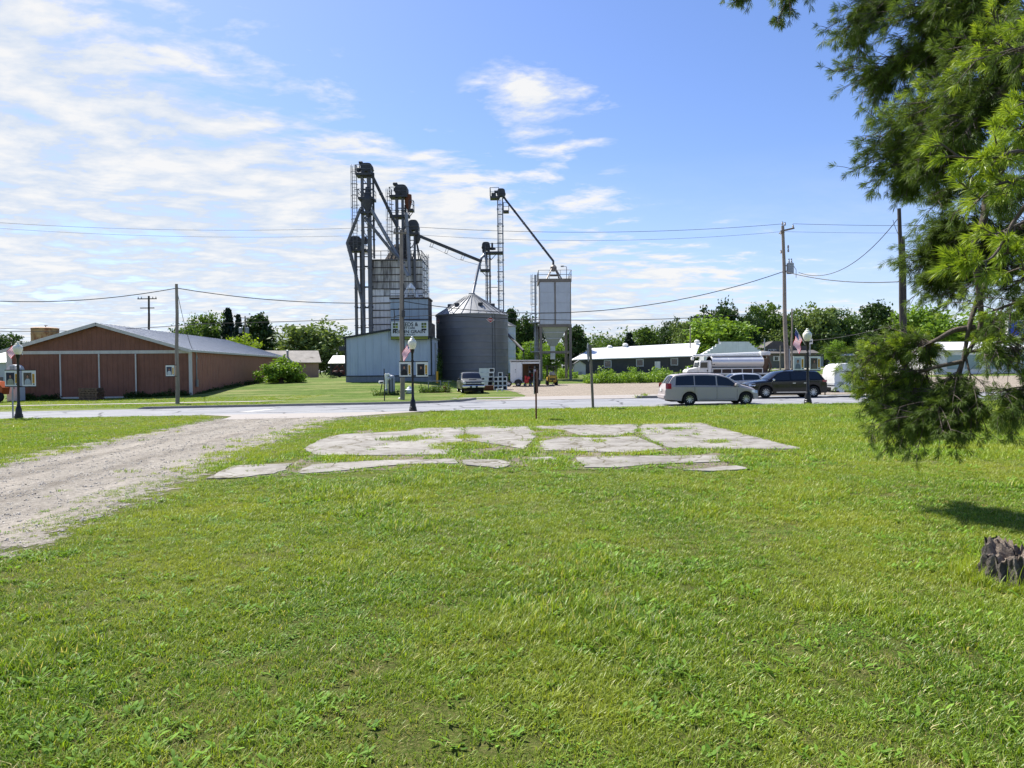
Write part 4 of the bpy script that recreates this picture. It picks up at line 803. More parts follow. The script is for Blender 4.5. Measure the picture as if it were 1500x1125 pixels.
# ================================================================ grain elevator
mt['panel'] = M('silo_panel', 'efede8', .6, .0, .05, .5, dirt='6a625a', damt=.8, dscale=(1.6, 1.6, .2), dlo=.54, dhi=.70, world=True); mt['panelstain'] = M('stained_silo_panel', 'c9c6bf', .65, .0, .1, .5, dirt='3f3a34', damt=.92, dscale=(1.3, 1.3, .14), dlo=.42, dhi=.60, world=True)
mt['silorust'] = M('silo_seams', '4a423b', .8, .1, .3, 2)
mt['hopper'] = M('old_roof_steel', '5d554d', .8, .2, .25, 1, dirt='33291f', damt=.7)
mt['bin'] = M('corrugated_bin', '757576', .5, .3, .10, .35, dirt='62656a', damt=.5, dscale=(.4, .4, 2.5))
mt['binroof'] = M('bin_roof', '8f9192', .6, .15, .1, .6, dirt='807d78', damt=.4)
mt['feedbin'] = M('feed_bin_panels', 'b9bcc2', .45, .3, .06, .5, dirt='96918b', damt=.4, dscale=(3, 3, .3))
mt['brownsteel'] = M('brown_frame_steel', '7d746c', .6, .3, .15, 1, dirt='54463b', damt=.5)
DE = 90
def E(u, v, D=DE): return W(u, v, D)
def rail(b, pts, h=1.0, w=.06, mid=True):
    for i in range(len(pts)-1):
        a, c = Vector(pts[i]), Vector(pts[i+1]); up = Vector((0, 0, h)); b.bar(a+up, c+up, w); n = max(1, int((c-a).length/1.3))
        if mid: b.bar(a+up*.5, c+up*.5, w*.8)
        for k in range(n+1): q = a+(c-a)*k/n; b.bar(q, q+up, w)
def ladder(b, x, y, z0, z1, w=.5, cage=True, side=-1):
    for s in (-w/2, w/2): b.bar((x+s, y, z0), (x+s, y, z1), .06)
    for k in range(int((z1-z0)/.45)): b.bar((x-w/2, y, z0+.45*k+.2), (x+w/2, y, z0+.45*k+.2), .045)
    if cage:
        for k in range(int((z1-z0-2.2)/1.5)+1):
            z = z0+2.2+1.5*k; ring = [(x+.42*math.cos(a), y-.05-.7*math.sin(a)*1, z) for a in np.linspace(0, PI, 7)]
            for i in range(6): b.bar(ring[i], ring[i+1], .05)
        for a in (.35, 1.2, 1.95, 2.8): b.bar((x+.42*math.cos(a), y-.05-.7*math.sin(a), z0+2.2), (x+.42*math.cos(a), y-.05-.7*math.sin(a), z1), .04)
def head(b, x0, x1, y, z0, z1, d=1.0, flip=False):        # rounded bucket elevator head
    w = x1-x0; n = 10; top = [(x1 - w*.0 if False else x1, z0+(z1-z0)*.35)] ; pl = [(x0, z0+(z1-z0)*.30), (x0+w*.05, z0+(z1-z0)*.28), (x0+w*.05, z0), (x0+w*.3, z0), (x0+w*.38, z0+(z1-z0)*.16), (x0+w*.62, z0+(z1-z0)*.16), (x0+w*.7, z0), (x1-w*.05, z0), (x1-w*.05, z0+(z1-z0)*.28), (x1, z0+(z1-z0)*.30)]
    arc = [(x0+w/2 + w/2*math.copysign(abs(math.cos(a))**.62, math.cos(a)), z0+(z1-z0)*.45+(z1-z0)*.55*math.sin(a)**.62) for a in np.linspace(0.05, PI-.05, 14)]
    b.prism((pl+arc)[::-1], y-d/2, y+d/2)
    b.box(x0-.06, x1+.06, y-d/2-.05, y+d/2+.05, z0+(z1-z0)*.40, z0+(z1-z0)*.47)
def plat(t, u0, u1, v, D, d=1.6, h=1.0, name='platform', y=None):
    y = D if y is None else y; a, c = E(u0, v, D), E(u1, v, D); b = MB(); b.box(a.x, c.x, y-d/2, y+d/2, a.z-.28, a.z); o = b.build(name, mt['legdark'], t)
    r = MB(); rail(r, [(a.x, y-d/2+.05, a.z), (c.x, y-d/2+.05, a.z)], h); rail(r, [(a.x+.04, y+d/2-.05, a.z), (a.x+.04, y-d/2+.05, a.z)], h); rail(r, [(c.x-.04, y+d/2-.05, a.z), (c.x-.04, y-d/2+.05, a.z)], h); r.build('railing', mt['leg'], o); return o
def legs(t, us, vt, D, zb, w=.42, d=.5, mat='leg'):
    for u0, u1 in us:
        a, c = E(u0, vt, D), E(u1, vt, D); b = MB(); b.box(a.x, c.x, D-d/2, D+d/2, zb, a.z); z = zb+2.4
        while z < a.z-1: b.box(a.x-.06, c.x+.06, D-d/2-.06, D+d/2+.06, z, z+.1); z += 2.44
        b.build('trunking', mt[mat], t)
def pipe(t, pts, D, r, name='spout', mat='pipe', Ds=None):
    b = MB(); P = [E(u, v, (Ds[i] if Ds else D)) for i, (u, v) in enumerate(pts)]; b.tube(P, r, 10)
    for i in range(len(P)-1):
        n = int((P[i+1]-P[i]).length/3)
        for k in range(1, n+1): q = P[i]+(P[i+1]-P[i])*k/(n+1); dd = (P[i+1]-P[i]).normalized()*.06; b.tube([q-dd, q+dd], r*1.22, 10)
    return b.build(name, mt[mat], t, 40)
zg = gz(-18, DE)-.4
# square silo with stained sheet panels
sx0, sx1, DSi = X(545.5, DE), X(619.3, DE), DE; zt = E(580, 381.5).z
silo = thing('square_silo', 'tall square pale silo with rust stained panels between the dark legs', 'silo', (0, 0, 0))
b = MB(); b.box(sx0, sx1, DSi, DSi+6.5, zg, zt); b.build('core', mt['silorust'], silo)
b = MB(); nr = 17; rh = (zt-zg)/nr; edges = [0, .085, .245, .36, .48, .60, .735, .86, 1]; rr = random.Random(5)
for i in range(nr):
    for j in range(8):
        xa, xb = sx0+(sx1-sx0)*edges[j]+.015, sx0+(sx1-sx0)*edges[j+1]-.015; dy = rr.uniform(.02, .06); b.box(xa, xb, DSi-dy, DSi-.004, zg+i*rh+.07, zg+(i+1)*rh-.05, 1 if i >= nr-4-(j in (2, 5)) else 0)
    for y0, y1 in ((0.03, 2.1), (2.14, 4.3), (4.34, 6.47)): b.box(sx1+.004, sx1+.05, DSi+y0, DSi+y1, zg+i*rh+.07, zg+(i+1)*rh-.05)
b.build('panel_wall', [mt['panel'], mt['panelstain']], silo)
b = MB()
for i in range(nr+1): b.box(sx0-.06, sx1+.08, DSi-.11, DSi-.07, zg+i*rh-.05, zg+i*rh+.06)
b.build('band', mt['silorust'], silo)
cx = (sx0+sx1)/2-.2; b = MB(); za, ze = E(583, 352).z, zt
b.add([(sx0+1.5, DSi+.8, ze), (sx1-1.2, DSi+.8, ze), (sx1-1.2, DSi+5.8, ze), (sx0+1.5, DSi+5.8, ze), (cx-.5, DSi+2.8, za), (cx+.9, DSi+2.8, za), (cx+.9, DSi+3.8, za), (cx-.5, DSi+3.8, za)], [(0,1,5,4), (1,2,6,5), (2,3,7,6), (3,0,4,7), (4,5,6,7)])
for k in range(1, 6): f = k/6; b.bar((sx0+1.5+(sx1-sx0-2.7)*f, DSi+.8, ze), (cx-.5+1.4*f, DSi+2.8, za), .09)
b.build('roof', mt['hopper'], silo); b = MB(); b.box(sx0-.1, sx1+.1, DSi-.2, DSi+6.6, zt, zt+.14); rail(b, [(sx0, DSi-.1, zt+.14), (sx1, DSi-.1, zt+.14)], 1.1, .07); rail(b, [(sx1, DSi-.1, zt+.14), (sx1, DSi+6.4, zt+.14)], 1.1, .07); b.build('railing', mt['leg'], silo)
b = MB(); lx = X(625, DE); ladder(b, lx, DSi+.6, E(625, 468).z, E(625, 372).z, .5); [b.bar((sx1, DSi+.6, E(625, v).z), (lx, DSi+.6, E(625, v).z), .09) for v in (383, 395, 406, 417, 428, 445, 460)]; b.build('ladder', mt['leg'], silo)
# annex in front of the silo
ax0, ax1, DA = X(573, 86), X(628.5, 86), 86; za1, za0 = E(600, 438, 86).z, E(600, 472, 86).z
an = thing('annex_block', 'blue grey sheet metal block behind the sign, in front of the pale silo', 'building', (0, 0, 0))
b = MB(); rows = 3
for i in range(rows):
    for j in range(4): b.box(ax0+(ax1-ax0)*j/4+.02, ax0+(ax1-ax0)*(j+1)/4-.02, DA-.05-.01*(j % 2), DA, za0-1+(za1-za0+1)*i/rows+.1, za0-1+(za1-za0+1)*(i+1)/rows-.04)
b.build('panel_wall', mt['bluegrey'], an); b = MB(); b.box(ax0, ax1, DA+.01, DA+3.8, zg, za1); b.box(ax0-.1, ax1+.12, DA-.15, DA+3.85, za1, za1+.18); b.build('frame', mt['silorust'], an)
b = MB(); rail(b, [(ax0, DA-.05, za1+.18), (ax1, DA-.05, za1+.18)], 1.0, .06); b.build('railing', mt['leg'], an)
b = MB(); c = E(600, 424, 87); zc0, zc1 = E(600, 422, 87).z, E(600, 413, 87).z
b.lathe([(.58, zc0-c.z), (.60, zc0-c.z+.12), (.06, zc1-c.z), (0, zc1-c.z)], 4, (c.x, 88, c.z)); b.build('distributor_cap', mt['white'], an, 20)
b = MB(); [b.bar((c.x+dx*.45, 88+dy*.4, zc0), (c.x+dx*1.05, 88+dy*.9, za1+.15), .12) for dx in (-1, 1) for dy in (-1, 1)]; [b.tube([(c.x+dx*.2, 88, zc0), (c.x+dx*.75, 88, za1+.2)], .16, 8) for dx in (-1, 1)]; b.build('stand', mt['white'], an)
# tallest leg
t = thing('bucket_elevator', 'tallest dark bucket elevator leg, left of the silo', 'grain elevator', (X(536, DE), DE-1.2, zg)); t.location = (0, 0, 0); D1 = DE-1.2
legs(t, [(528.6, 532.2), (537.6, 543)], 256, D1, zg); legs(t, [(545.4, 547.8)], 258, D1, E(546, 381).z, d=.3, mat='legdark')
b = MB(); a, c = E(529.3, 254.5, D1), E(546, 240, D1); head(b, a.x, c.x, D1, a.z, c.z, 1.1); b.box(E(530, 0, D1).x, E(545.5, 0, D1).x, D1-.35, D1-.15, a.z-.5, a.z); b.build('head_housing', mt['legdark'], t)
b = MB(); a, c = E(526, 241, D1), E(531.7, 237, D1); b.bbox(a.x, c.x, D1-.35, D1+.35, a.z, c.z, .06); q = E(525.5, 248.5, D1); b.lathe([(.28, -.25), (.28, .15), (.1, .3), (0, .3)], 10, q); b.bar(q, E(528, 239, D1), .1); b.build('drive_motor', mt['legdark'], t)
plat(t, 522.3, 545.5, 255.5, D1, 1.7); plat(t, 526.5, 549, 291, D1, 2.0); plat(t, 529, 547, 311, D1, 1.4, .5)
b = MB(); ladder(b, X(523.6, D1), D1-.3, E(523, 365, D1).z, E(523, 244, D1).z); [b.bar((X(523.6, D1), D1-.2, E(523, v, D1).z), (X(530, D1), D1-.2, E(523, v, D1).z), .08) for v in (278, 301, 324, 347)]; b.build('ladder', mt['leg'], t)
b = MB(); [b.bar(E(531, v, D1), E(547, v, D1), .12) for v in (269, 278, 302, 324, 333, 347, 372, 390, 420, 450, 480)]; [b.bar(E(532, v, D1), E(538, v+9, D1), .08) for v in (262, 280, 320, 338)]; b.build('lattice', mt['legdark'], t)
b = MB(); q = E(538.2, 288, D1-.4); b.lathe([(.25, 1.2), (.32, .5), (.75, -.3), (.75, -.6), (.3, -1.9), (.2, -2.6)], 12, q); b.build('distributor', mt['legdark'], t, 40)
pipe(t, [(546, 259), (582, 333)], D1, .2, mat='legdark', Ds=[D1-.2, D1+.4]); pipe(t, [(528, 306), (508.6, 356), (528, 428)], D1-.5, .2, mat='leg'); pipe(t, [(544.5, 308), (579, 369), (597.5, 405)], D1-.7, .23); pipe(t, [(534, 318), (574, 368), (592, 386)], D1-.9, .2, mat='leg')
pipe(t, [(512, 362), (530, 441), (533, 470)], D1-.2, .18, mat='leg')
# low leg on the far left
t = thing('bucket_elevator', 'low dark bucket elevator with rounded head at the left of the group', 'grain elevator', (0, 0, 0)); D0 = DE-.4
legs(t, [(519.2, 522.6)], 365, D0, zg); legs(t, [(527.2, 530.5)], 362, D0+.7, zg)
b = MB(); a, c = E(513, 366, D0), E(530.3, 346.7, D0); head(b, a.x, c.x, D0, a.z, c.z, 1.2); b.build('head_housing', mt['legdark'], t)
plat(t, 511, 538, 366, D0, 1.6, .9); b = MB(); q = E(535, 352, D0); b.lathe([(.22, -.5), (.3, -.4), (.3, .2), (.1, .5), (0, .5)], 8, q); b.build('drive_motor', mt['legdark'], t)
b = MB(); [b.bar(E(520, v, D0), E(546, v, D0), .12) for v in (376, 391, 421, 451, 480)]; b.build('lattice', mt['legdark'], t)
# second tall leg over the silo
t = thing('bucket_elevator', 'second tallest dark leg, rising through the stained silo roof', 'grain elevator', (0, 0, 0)); D2 = DE+1.5
legs(t, [(579.2, 583.2), (588, 591.4)], 290, D2, zt-.5)
b = MB(); a, c = E(579, 288, D2), E(597, 271.5, D2); head(b, a.x, c.x, D2, a.z, c.z, 1.1); b.build('head_housing', mt['legdark'], t)
b = MB(); a, c = E(576, 272, D2), E(582.3, 268, D2); b.bbox(a.x, c.x, D2-.35, D2+.35, a.z, c.z, .06); b.box(E(573.5, 0, D2).x, E(579, 0, D2).x, D2-.3, D2+.3, E(575, 280, D2).z, E(575, 276, D2).z); b.build('drive_motor', mt['legdark'], t)
plat(t, 571.5, 597.5, 287.5, D2, 1.7); plat(t, 600, 606.3, 307, D2, 1.2, 1.1); plat(t, 572, 600, 316, D2, 1.2, .6)
b = MB(); a = E(598, 293, D2); b.lathe([(.45, .7), (.5, -.3), (.35, -.9), (.15, -1.3), (.15, -1.6)], 10, a); b.build('hopper', mt['rust'], t, 40)
b = MB(); ladder(b, X(574, D2), D2-.3, E(574, 381, D2).z, E(574, 278, D2).z); [b.bar((X(574, D2), D2-.2, E(574, v, D2).z), (X(580, D2), D2-.2, E(574, v, D2).z), .08) for v in (300, 320, 340, 360)]; b.build('ladder', mt['leg'], t)
b = MB(); [b.bar(E(579, v, D2), E(598, v, D2), .12) for v in (305, 321, 335, 350, 365)]; b.bar(E(606, 309, D2), E(600, 318, D2), .08); b.tube([E(594, 300, D2), E(594, 380, D2)], .15, 8); b.build('lattice', mt['legdark'], t)
pipe(t, [(595, 312), (597.5, 348), (600, 404)], D2-2.2, .22)
# third leg with the long incline
t = thing('bucket_elevator', 'third short dark leg at the silo right, feeding the long sloping conveyor', 'grain elevator', (0, 0, 0)); D3 = DE+.8
legs(t, [(598.6, 601), (606, 608.8)], 341, D3, E(600, 384, D3).z); legs(t, [(606, 608.8)], 380, D3-1.2, E(600, 470, D3).z)
b = MB(); a, c = E(598.7, 341, D3), E(613.3, 323, D3); head(b, a.x, c.x, D3, a.z, c.z, 1.2); b.build('head_housing', mt['legdark'], t)
b = MB(); q = E(612, 350, D3); b.lathe([(.15, .9), (.35, .5), (.35, -.1), (.12, -.6)], 10, q); b.build('drive_motor', mt['legdark'], t, 40)
plat(t, 596, 614, 341.5, D3, 1.5, .8); b = MB(); [b.bar(E(599, v, D3), E(609, v, D3), .1) for v in (352, 362, 372)]; [b.tube([E(610, 352, D3), E(u, 381, D3)], .08, 6) for u in (604, 613.5, 616.5)]; b.bar(E(601, 364, D3), E(611, 352, D3), .1); b.build('lattice', mt['legdark'], t)
a, c = E(611, 344.5, D3), E(705.5, 383, 93); b = MB(); b.bar(a, c, .36, .34); dd = (c-a); 
for f in (.22, .45, .7): q = a+dd*f; b.bar(q+Vector((0, 0, -.1)), q+Vector((-.25, 0, -.75)), .05); b.bar(q+Vector((.3, 0, -.2)), q+Vector((.05, 0, -.85)), .05); b.bar(q+Vector((-.3, 0, -.75)), q+Vector((.1, 0, -.85)), .05)
b.tube([a+dd*.2+Vector((0, 0, -.75)), a+dd*.62+Vector((0, 0, -1.0)), c+Vector((0, 0, -.6))], .02, 4); b.build('conveyor', mt['legdark'], t)
# ---- grain bins
def bin_(label, u, w, ve, va, D, mat, vents=True, nr=10):
    p = G(u, D); r = w/2/1000*D; p.z -= .3; ze = Zt(u, ve, D)-p.z; za = Zt(u, va, D)-p.z; t = thing('grain_bin', label, 'grain bin', p); b = MB(); prof = []; rh = ze/nr
    for i in range(nr):
        for k in range(8): z = i*rh+rh*k/8; prof.append((r+(.02 if k % 2 else 0)+(.012 if k == 0 else 0), z))
        prof.append((r+.035, (i+1)*rh-.05))
    prof.append((r, ze)); b.lathe(prof, 72); b.build('wall', mat, t, 60)
    b = MB(); b.lathe([(r+.12, ze-.08), (r+.12, ze), (.45, za-.12), (.45, za+.12), (0, za+.2)], 48)
    for k in range(28): a = 2*PI*k/28; b.bar((math.cos(a)*(r+.1), math.sin(a)*(r+.1), ze+.05), (math.cos(a)*.5, math.sin(a)*.5, za-.06), .08, .09)
    ro = b.build('roof', mt['binroof'], t, 30)
    if vents:
        for a in (R(-128), R(-65), R(-20), R(-165)):
            q = Vector((math.cos(a)*r*.62, math.sin(a)*r*.62, ze+(za-ze)*.40)); b = MB(); b.bbox(q.x-.3, q.x+.3, q.y-.3, q.y+.3, q.z-.1, q.z+.38, .06); b.build('vent', mt['legdark'], ro)
    return t, p, r, ze, za
mt['emred'] = M('emblem_red', 'b23a28', .5, 0, .1, 3)
t, p, r, ze, za = bin_('big dark grey corrugated grain bin with a conical roof', 692.4, 104.6, 462.8, 431, 92, mt['bin'])
for u, v in ((720.4, 468.5), (646.3, 470.5)):
    th = math.asin((u-692.4)/52.3)-R(3.4)*0; z = Zt(u, v, 92-r*math.cos(th))-p.z; n = Vector((math.sin(th), -math.cos(th), 0)); tg = Vector((math.cos(th), math.sin(th), 0)); b = MB()
    for s, o, mi in ((1, .05, 1), (.84, .058, 0)):
        q = n*(r+o); pts = [q+tg*.62*s+Vector((0, 0, z)), q+Vector((0, 0, z+.40*s)), q-tg*.62*s+Vector((0, 0, z)), q+Vector((0, 0, z-.40*s))]; b.add(pts, [(0, 1, 2, 3)], mi)
    q = n*(r+.066); [b.add([q+tg*a_+Vector((0, 0, z-.06)), q+tg*b_+Vector((0, 0, z-.06)), q+tg*b_+Vector((0, 0, z+.06)), q+tg*a_+Vector((0, 0, z+.06))], [(0,1,2,3)], 1) for a_, b_ in ((-.30, -.16), (-.12, .02), (.06, .14), (.18, .32))]
    b.build('emblem', [mt['emred'], mt['white']], t)
b = MB(); a = R(-52); [b.bar((math.cos(a)*(r+.06)+s*math.cos(a+PI/2), math.sin(a)*(r+.06)+s*math.sin(a+PI/2), .5), (math.cos(a)*(r+.06)+s*math.cos(a+PI/2), math.sin(a)*(r+.06)+s*math.sin(a+PI/2), ze), .04) for s in (-.2, .2)]; b.build('ladder', mt['legdark'], t)
bin_('smaller pale grain bin half hidden behind the big dark one', 738, 35.5, 478.5, 470, 102, M('pale_bin', 'a9b1b8', .4, .5, .08, .4, dirt='7f8891', damt=.3), False, 7)
t = thing('auger', 'slanting dark auger tube between the bins and the open trailer', 'auger', (0, 0, 0)); b = MB(); b.tube([W(744, 490, 98), W(767, 514, 94)], .2, 8); b.build('tube', mt['legdark'], t, 40); b = MB(); q = W(767, 514, 94); b.bar(q, (q.x+.3, q.y, gz(q.x, q.y)-.1), .1); b.bar(q, (q.x-.5, q.y-.4, gz(q.x, q.y)-.1), .1); b.build('leg', mt['legdark'], t)
# ---- leg beside the big bin and the tall ladder tower
t = thing('bucket_elevator', 'short dark leg behind the grain bin roof, with a pipe down to its peak', 'grain elevator', (0, 0, 0)); D4 = 97.5
legs(t, [(712, 714.2), (716.6, 718.6)], 369, D4, gz(-4, D4)); b = MB(); a, c = E(706.2, 369, D4), E(718, 355.2, D4); head(b, a.x, c.x, D4, a.z, c.z, 1.2); b.build('head_housing', mt['black'], t)
plat(t, 711, 737, 369.5, D4, 1.4, 1.1); plat(t, 703.5, 718.5, 395, D4, 1.3, 1.1)
b = MB(); q = E(721, 361, D4); b.lathe([(.14, .5), (.14, -.2), (.5, -.25), (.5, -.45)], 8, q); b.build('drive_motor', mt['black'], t); b = MB(); ladder(b, X(715.2, D4), D4-.6, gz(-4, D4), E(715, 372, D4).z, .5, False); b.bar(E(728, 371, D4), E(719, 381, D4), .09); b.bar(E(704, 396, D4), E(712, 404, D4), .09); b.build('ladder', mt['leg'], t)
pipe(t, [(708, 367), (709.5, 374), (705, 378), (699, 400), (692.3, 431)], 95, .2, Ds=[D4, D4-.6, D4-1.5, 95.5, 92])
pipe(t, [(709.5, 369), (714, 392)], D4-.8, .14)
t = thing('ladder_tower', 'tall slim lattice leg with a dark head, tallest one right of the bin', 'grain elevator', (0, 0, 0)); D5 = 99
legs(t, [(728.2, 730), (735.2, 737)], 290, D5, gz(-2, D5), d=.35, mat='pipe'); b = MB(); a, c = E(728.5, 290, D5), E(740, 277, D5); head(b, a.x, c.x, D5, a.z, c.z, 1.0); b.build('head_housing', mt['legdark'], t)
plat(t, 718, 731, 289, D5, 1.5, 1.2); plat(t, 737.3, 745.5, 309, D5, 1.0, 1.1); b = MB(); a = E(720, 289, D5); b.box(a.x, X(729, D5), D5-.55, D5+.3, a.z, a.z+.5); b.tube([E(724, 281, D5), E(729, 281, D5)], .2, 8); b.build('drive_motor', mt['legdark'], t)
b = MB(); [b.bar(E(728.5, v, D5), E(737, v, D5), .12) for v in range(300, 470, 14)]; [b.bar(E(u, 291, D5), E(u+.5, 470, D5), .05) for u in (731.5, 733.6)]; [b.bar(E(731.4, v, D5), E(733.7, v, D5), .04) for v in range(294, 470, 4)]; b.bar(E(715, 421, D5), E(729, 421, D5), .08); b.build('lattice', mt['leg'], t)
pipe(t, [(738.5, 289), (741, 293), (810.5, 382.5), (810.5, 390)], 95, .15, mat='legdark', Ds=[D5, D5-.3, 90.5, 90.5])
# ---- feed bin tower
DT = 88; t = thing('feed_bin', 'pale grey square feed bin on tall brown steel legs', 'feed bin', (0, 0, 0)); fx0, fx1 = X(791, DT), X(836.6, DT); zt, zb_ = E(813, 409, DT).z, E(813, 475, DT).z; dep = 4.2; zgt = gz(5, DT)-.3
b = MB(); b.box(fx0, fx1, DT, DT+dep, zb_, zt); nb = 4
for i in range(nb):
    for xa_, xb_ in ((fx0+.05, (fx0+fx1)/2-.1), ((fx0+fx1)/2+.1, fx1-.05)): b.box(xa_, xb_, DT-.05, DT-.003, zb_+(zt-.35-zb_)*i/nb+.05, zb_+(zt-.35-zb_)*(i+1)/nb-.03)
b.build('tank', mt['feedbin'], t); b = MB(); b.box((fx0+fx1)/2-.08, (fx0+fx1)/2+.08, DT-.1, DT-.004, zb_, zt-.35); b.box(fx0-.05, fx0+.04, DT-.09, DT-.004, zb_, zt-.35); b.box(fx1-.04, fx1+.05, DT-.09, DT-.004, zb_, zt-.35); b.box(fx0-.12, fx1+.12, DT-.14, DT+dep+.1, zt-.35, zt+.06); b.build('rim', mt['brownsteel'], t)
b = MB(); hx0, hx1 = X(806, DT), X(816.5, DT); zh = E(812, 506, DT).z; mx = (hx0+hx1)/2; b.add([(fx0+.3, DT+.3, zb_-.3), (fx1-.3, DT+.3, zb_-.3), (fx1-.3, DT+dep-.3, zb_-.3), (fx0+.3, DT+dep-.3, zb_-.3), (hx0, DT+1.6, zh), (hx1, DT+1.6, zh), (hx1, DT+2.6, zh), (hx0, DT+2.6, zh)], [(1,0,4,5), (2,1,5,6), (3,2,6,7), (0,3,7,4), (4,7,6,5)])
for f in (.3, .62): b.bar((fx0+.3+(hx0-fx0-.3)*f, DT+.3+1.3*f-.04, zb_-.3+(zh-zb_+.3)*f), (fx1-.3+(hx1-fx1+.3)*f, DT+.3+1.3*f-.04, zb_-.3+(zh-zb_+.3)*f), .08)
b.build('hopper', mt['feedbin'], t); b = MB(); b.box(mx-.3, mx+.3, DT+1.7, DT+2.4, E(812, 526, DT).z, zh); b.build('chute', mt['white'], t)
for lx, ly in ((fx0+.15, DT), (fx1-.05, DT), (fx0+.15-.25, DT+dep-.3), (fx1-.3, DT+dep-.3)):
    b = MB(); b.box(lx-.17, lx+.17, ly, ly+.3, zgt, zb_-.02); b.box(lx-.3, lx+.3, ly-.12, ly+.42, zgt, zgt+.36); b.build('leg', mt['brownsteel'], t)
b = MB(); b.box(fx0-.1, fx1+.1, DT-.06, DT+.2, zb_-.35, zb_-.03); b.box(fx0-.09, fx1+.09, DT+dep-.3, DT+dep-.04, zb_-.35, zb_-.03); z = E(812, 515.5, DT).z; b.box(fx0, fx1, DT+.02, DT+.25, z-.14, z+.12); b.box(fx0, fx1, DT+dep-.28, DT+dep-.02, z-.14, z+.12); b.box(fx1-.18, fx1+.02, DT+.3, DT+dep-.3, z-.14, z+.12); b.box(fx0+.05, fx0+.2, DT+.3, DT+dep-.3, z-.14, z+.12)
b.bar((fx1-.1, DT+.2, z), (fx1-.3, DT+dep-.2, zgt+.4), .1); b.bar((fx0+.15, DT+.2, zb_-.3), (fx0+.1, DT+dep-.2, z), .1); b.build('frame', mt['brownsteel'], t)
for v, u0, u1 in ((514.5, 778, 793), (471.5, 777, 792)):
    a, c = E(u0, v, DT), E(u1, v, DT); b = MB(); b.box(a.x, c.x, DT+.2, DT+2.2, a.z-.12, a.z); o = b.build('platform', mt['galv'], t); b = MB(); rail(b, [(a.x, DT+2.1, a.z), (a.x, DT+.25, a.z), (c.x, DT+.25, a.z)], 1.05, .05); b.build('railing', mt['galv'], o)
b = MB(); lx = X(783, DT); ladder(b, lx, DT+.9, E(783, 471, DT).z, E(783, 401, DT).z); ladder(b, X(786, DT), DT+1.4, zgt, E(783, 471, DT).z, .45, False); b.tube([(X(785.5, DT), DT+1.2, zgt), (X(785.5, DT), DT+1.2, E(785, 401, DT).z)], .13, 8); b.build('ladder', mt['galv'], t)
b = MB(); rail(b, [(fx0-.1, DT+dep, zt+.06), (fx0-.1, DT-.05, zt+.06), (fx1+.1, DT-.05, zt+.06), (fx1+.1, DT+dep, zt+.06), (fx0-.1, DT+dep, zt+.06)], 1.1, .05); b.build('railing', mt['galv'], t)
b = MB(); q = E(810.8, 392, DT+2); cxm = q.x; [b.bar((cxm+dx*.15, DT+2+dy*.15, q.z), (cxm+dx*1.05, DT+2+dy*1.2, zt), .13) for dx in (-1, 1) for dy in (-1, 1)]; b.box(cxm-.5, cxm+.5, DT+1.5, DT+2.5, zt+.7, zt+.8); b.lathe([(.2, .35), (.42, .1), (.42, -.2), (.2, -.5)], 10, q); b.build('spout_stand', mt['brownsteel'], t)
b = MB(); q = E(830, 409, DT+1); b.tube([(q.x, DT+1, zt), (q.x, DT+1, E(830, 389, DT).z), (q.x-.5, DT+1, E(826, 388, DT).z)], .05, 6); b.bbox(q.x-.75, q.x-.35, DT+.85, DT+1.15, E(826, 389, DT).z-.02, E(826, 387.4, DT).z, .03); b.build('lamp_arm', mt['galv'], t)
# ================================================================ street lamps, banners, flags, poles, wires
mt['globe'] = (lambda: (lambda m, t: (t.l((lambda b: (b.inputs['Base Color'].__setattr__('default_value', lin('e6e2cf')), b.inputs['Roughness'].__setattr__('default_value', .25), b.inputs['Subsurface Weight'].__setattr__('default_value', .6), b.inputs['Subsurface Radius'].__setattr__('default_value', (.2, .2, .15)), b)[-1])(t.n('ShaderNodeBsdfPrincipled')).outputs[0], t.n('ShaderNodeOutputMaterial').inputs[0]), m)[-1])(*newmat('frosted_globe')))()
mt['lampblack'] = M('lamp_post_paint', '15161a', .38, .2, .2, 3)
mt['banwhite'] = M('banner_cloth', 'dedfdc', .7, 0, .04, 3)
mt['skin'] = M('printed_skin', 'a87d66', .7, 0, .05, 9)
PRINT = {}
def prn(c):
    if c not in PRINT: PRINT[c] = M('print_' + c, c, .7, 0, .15, 9)
    return PRINT[c]
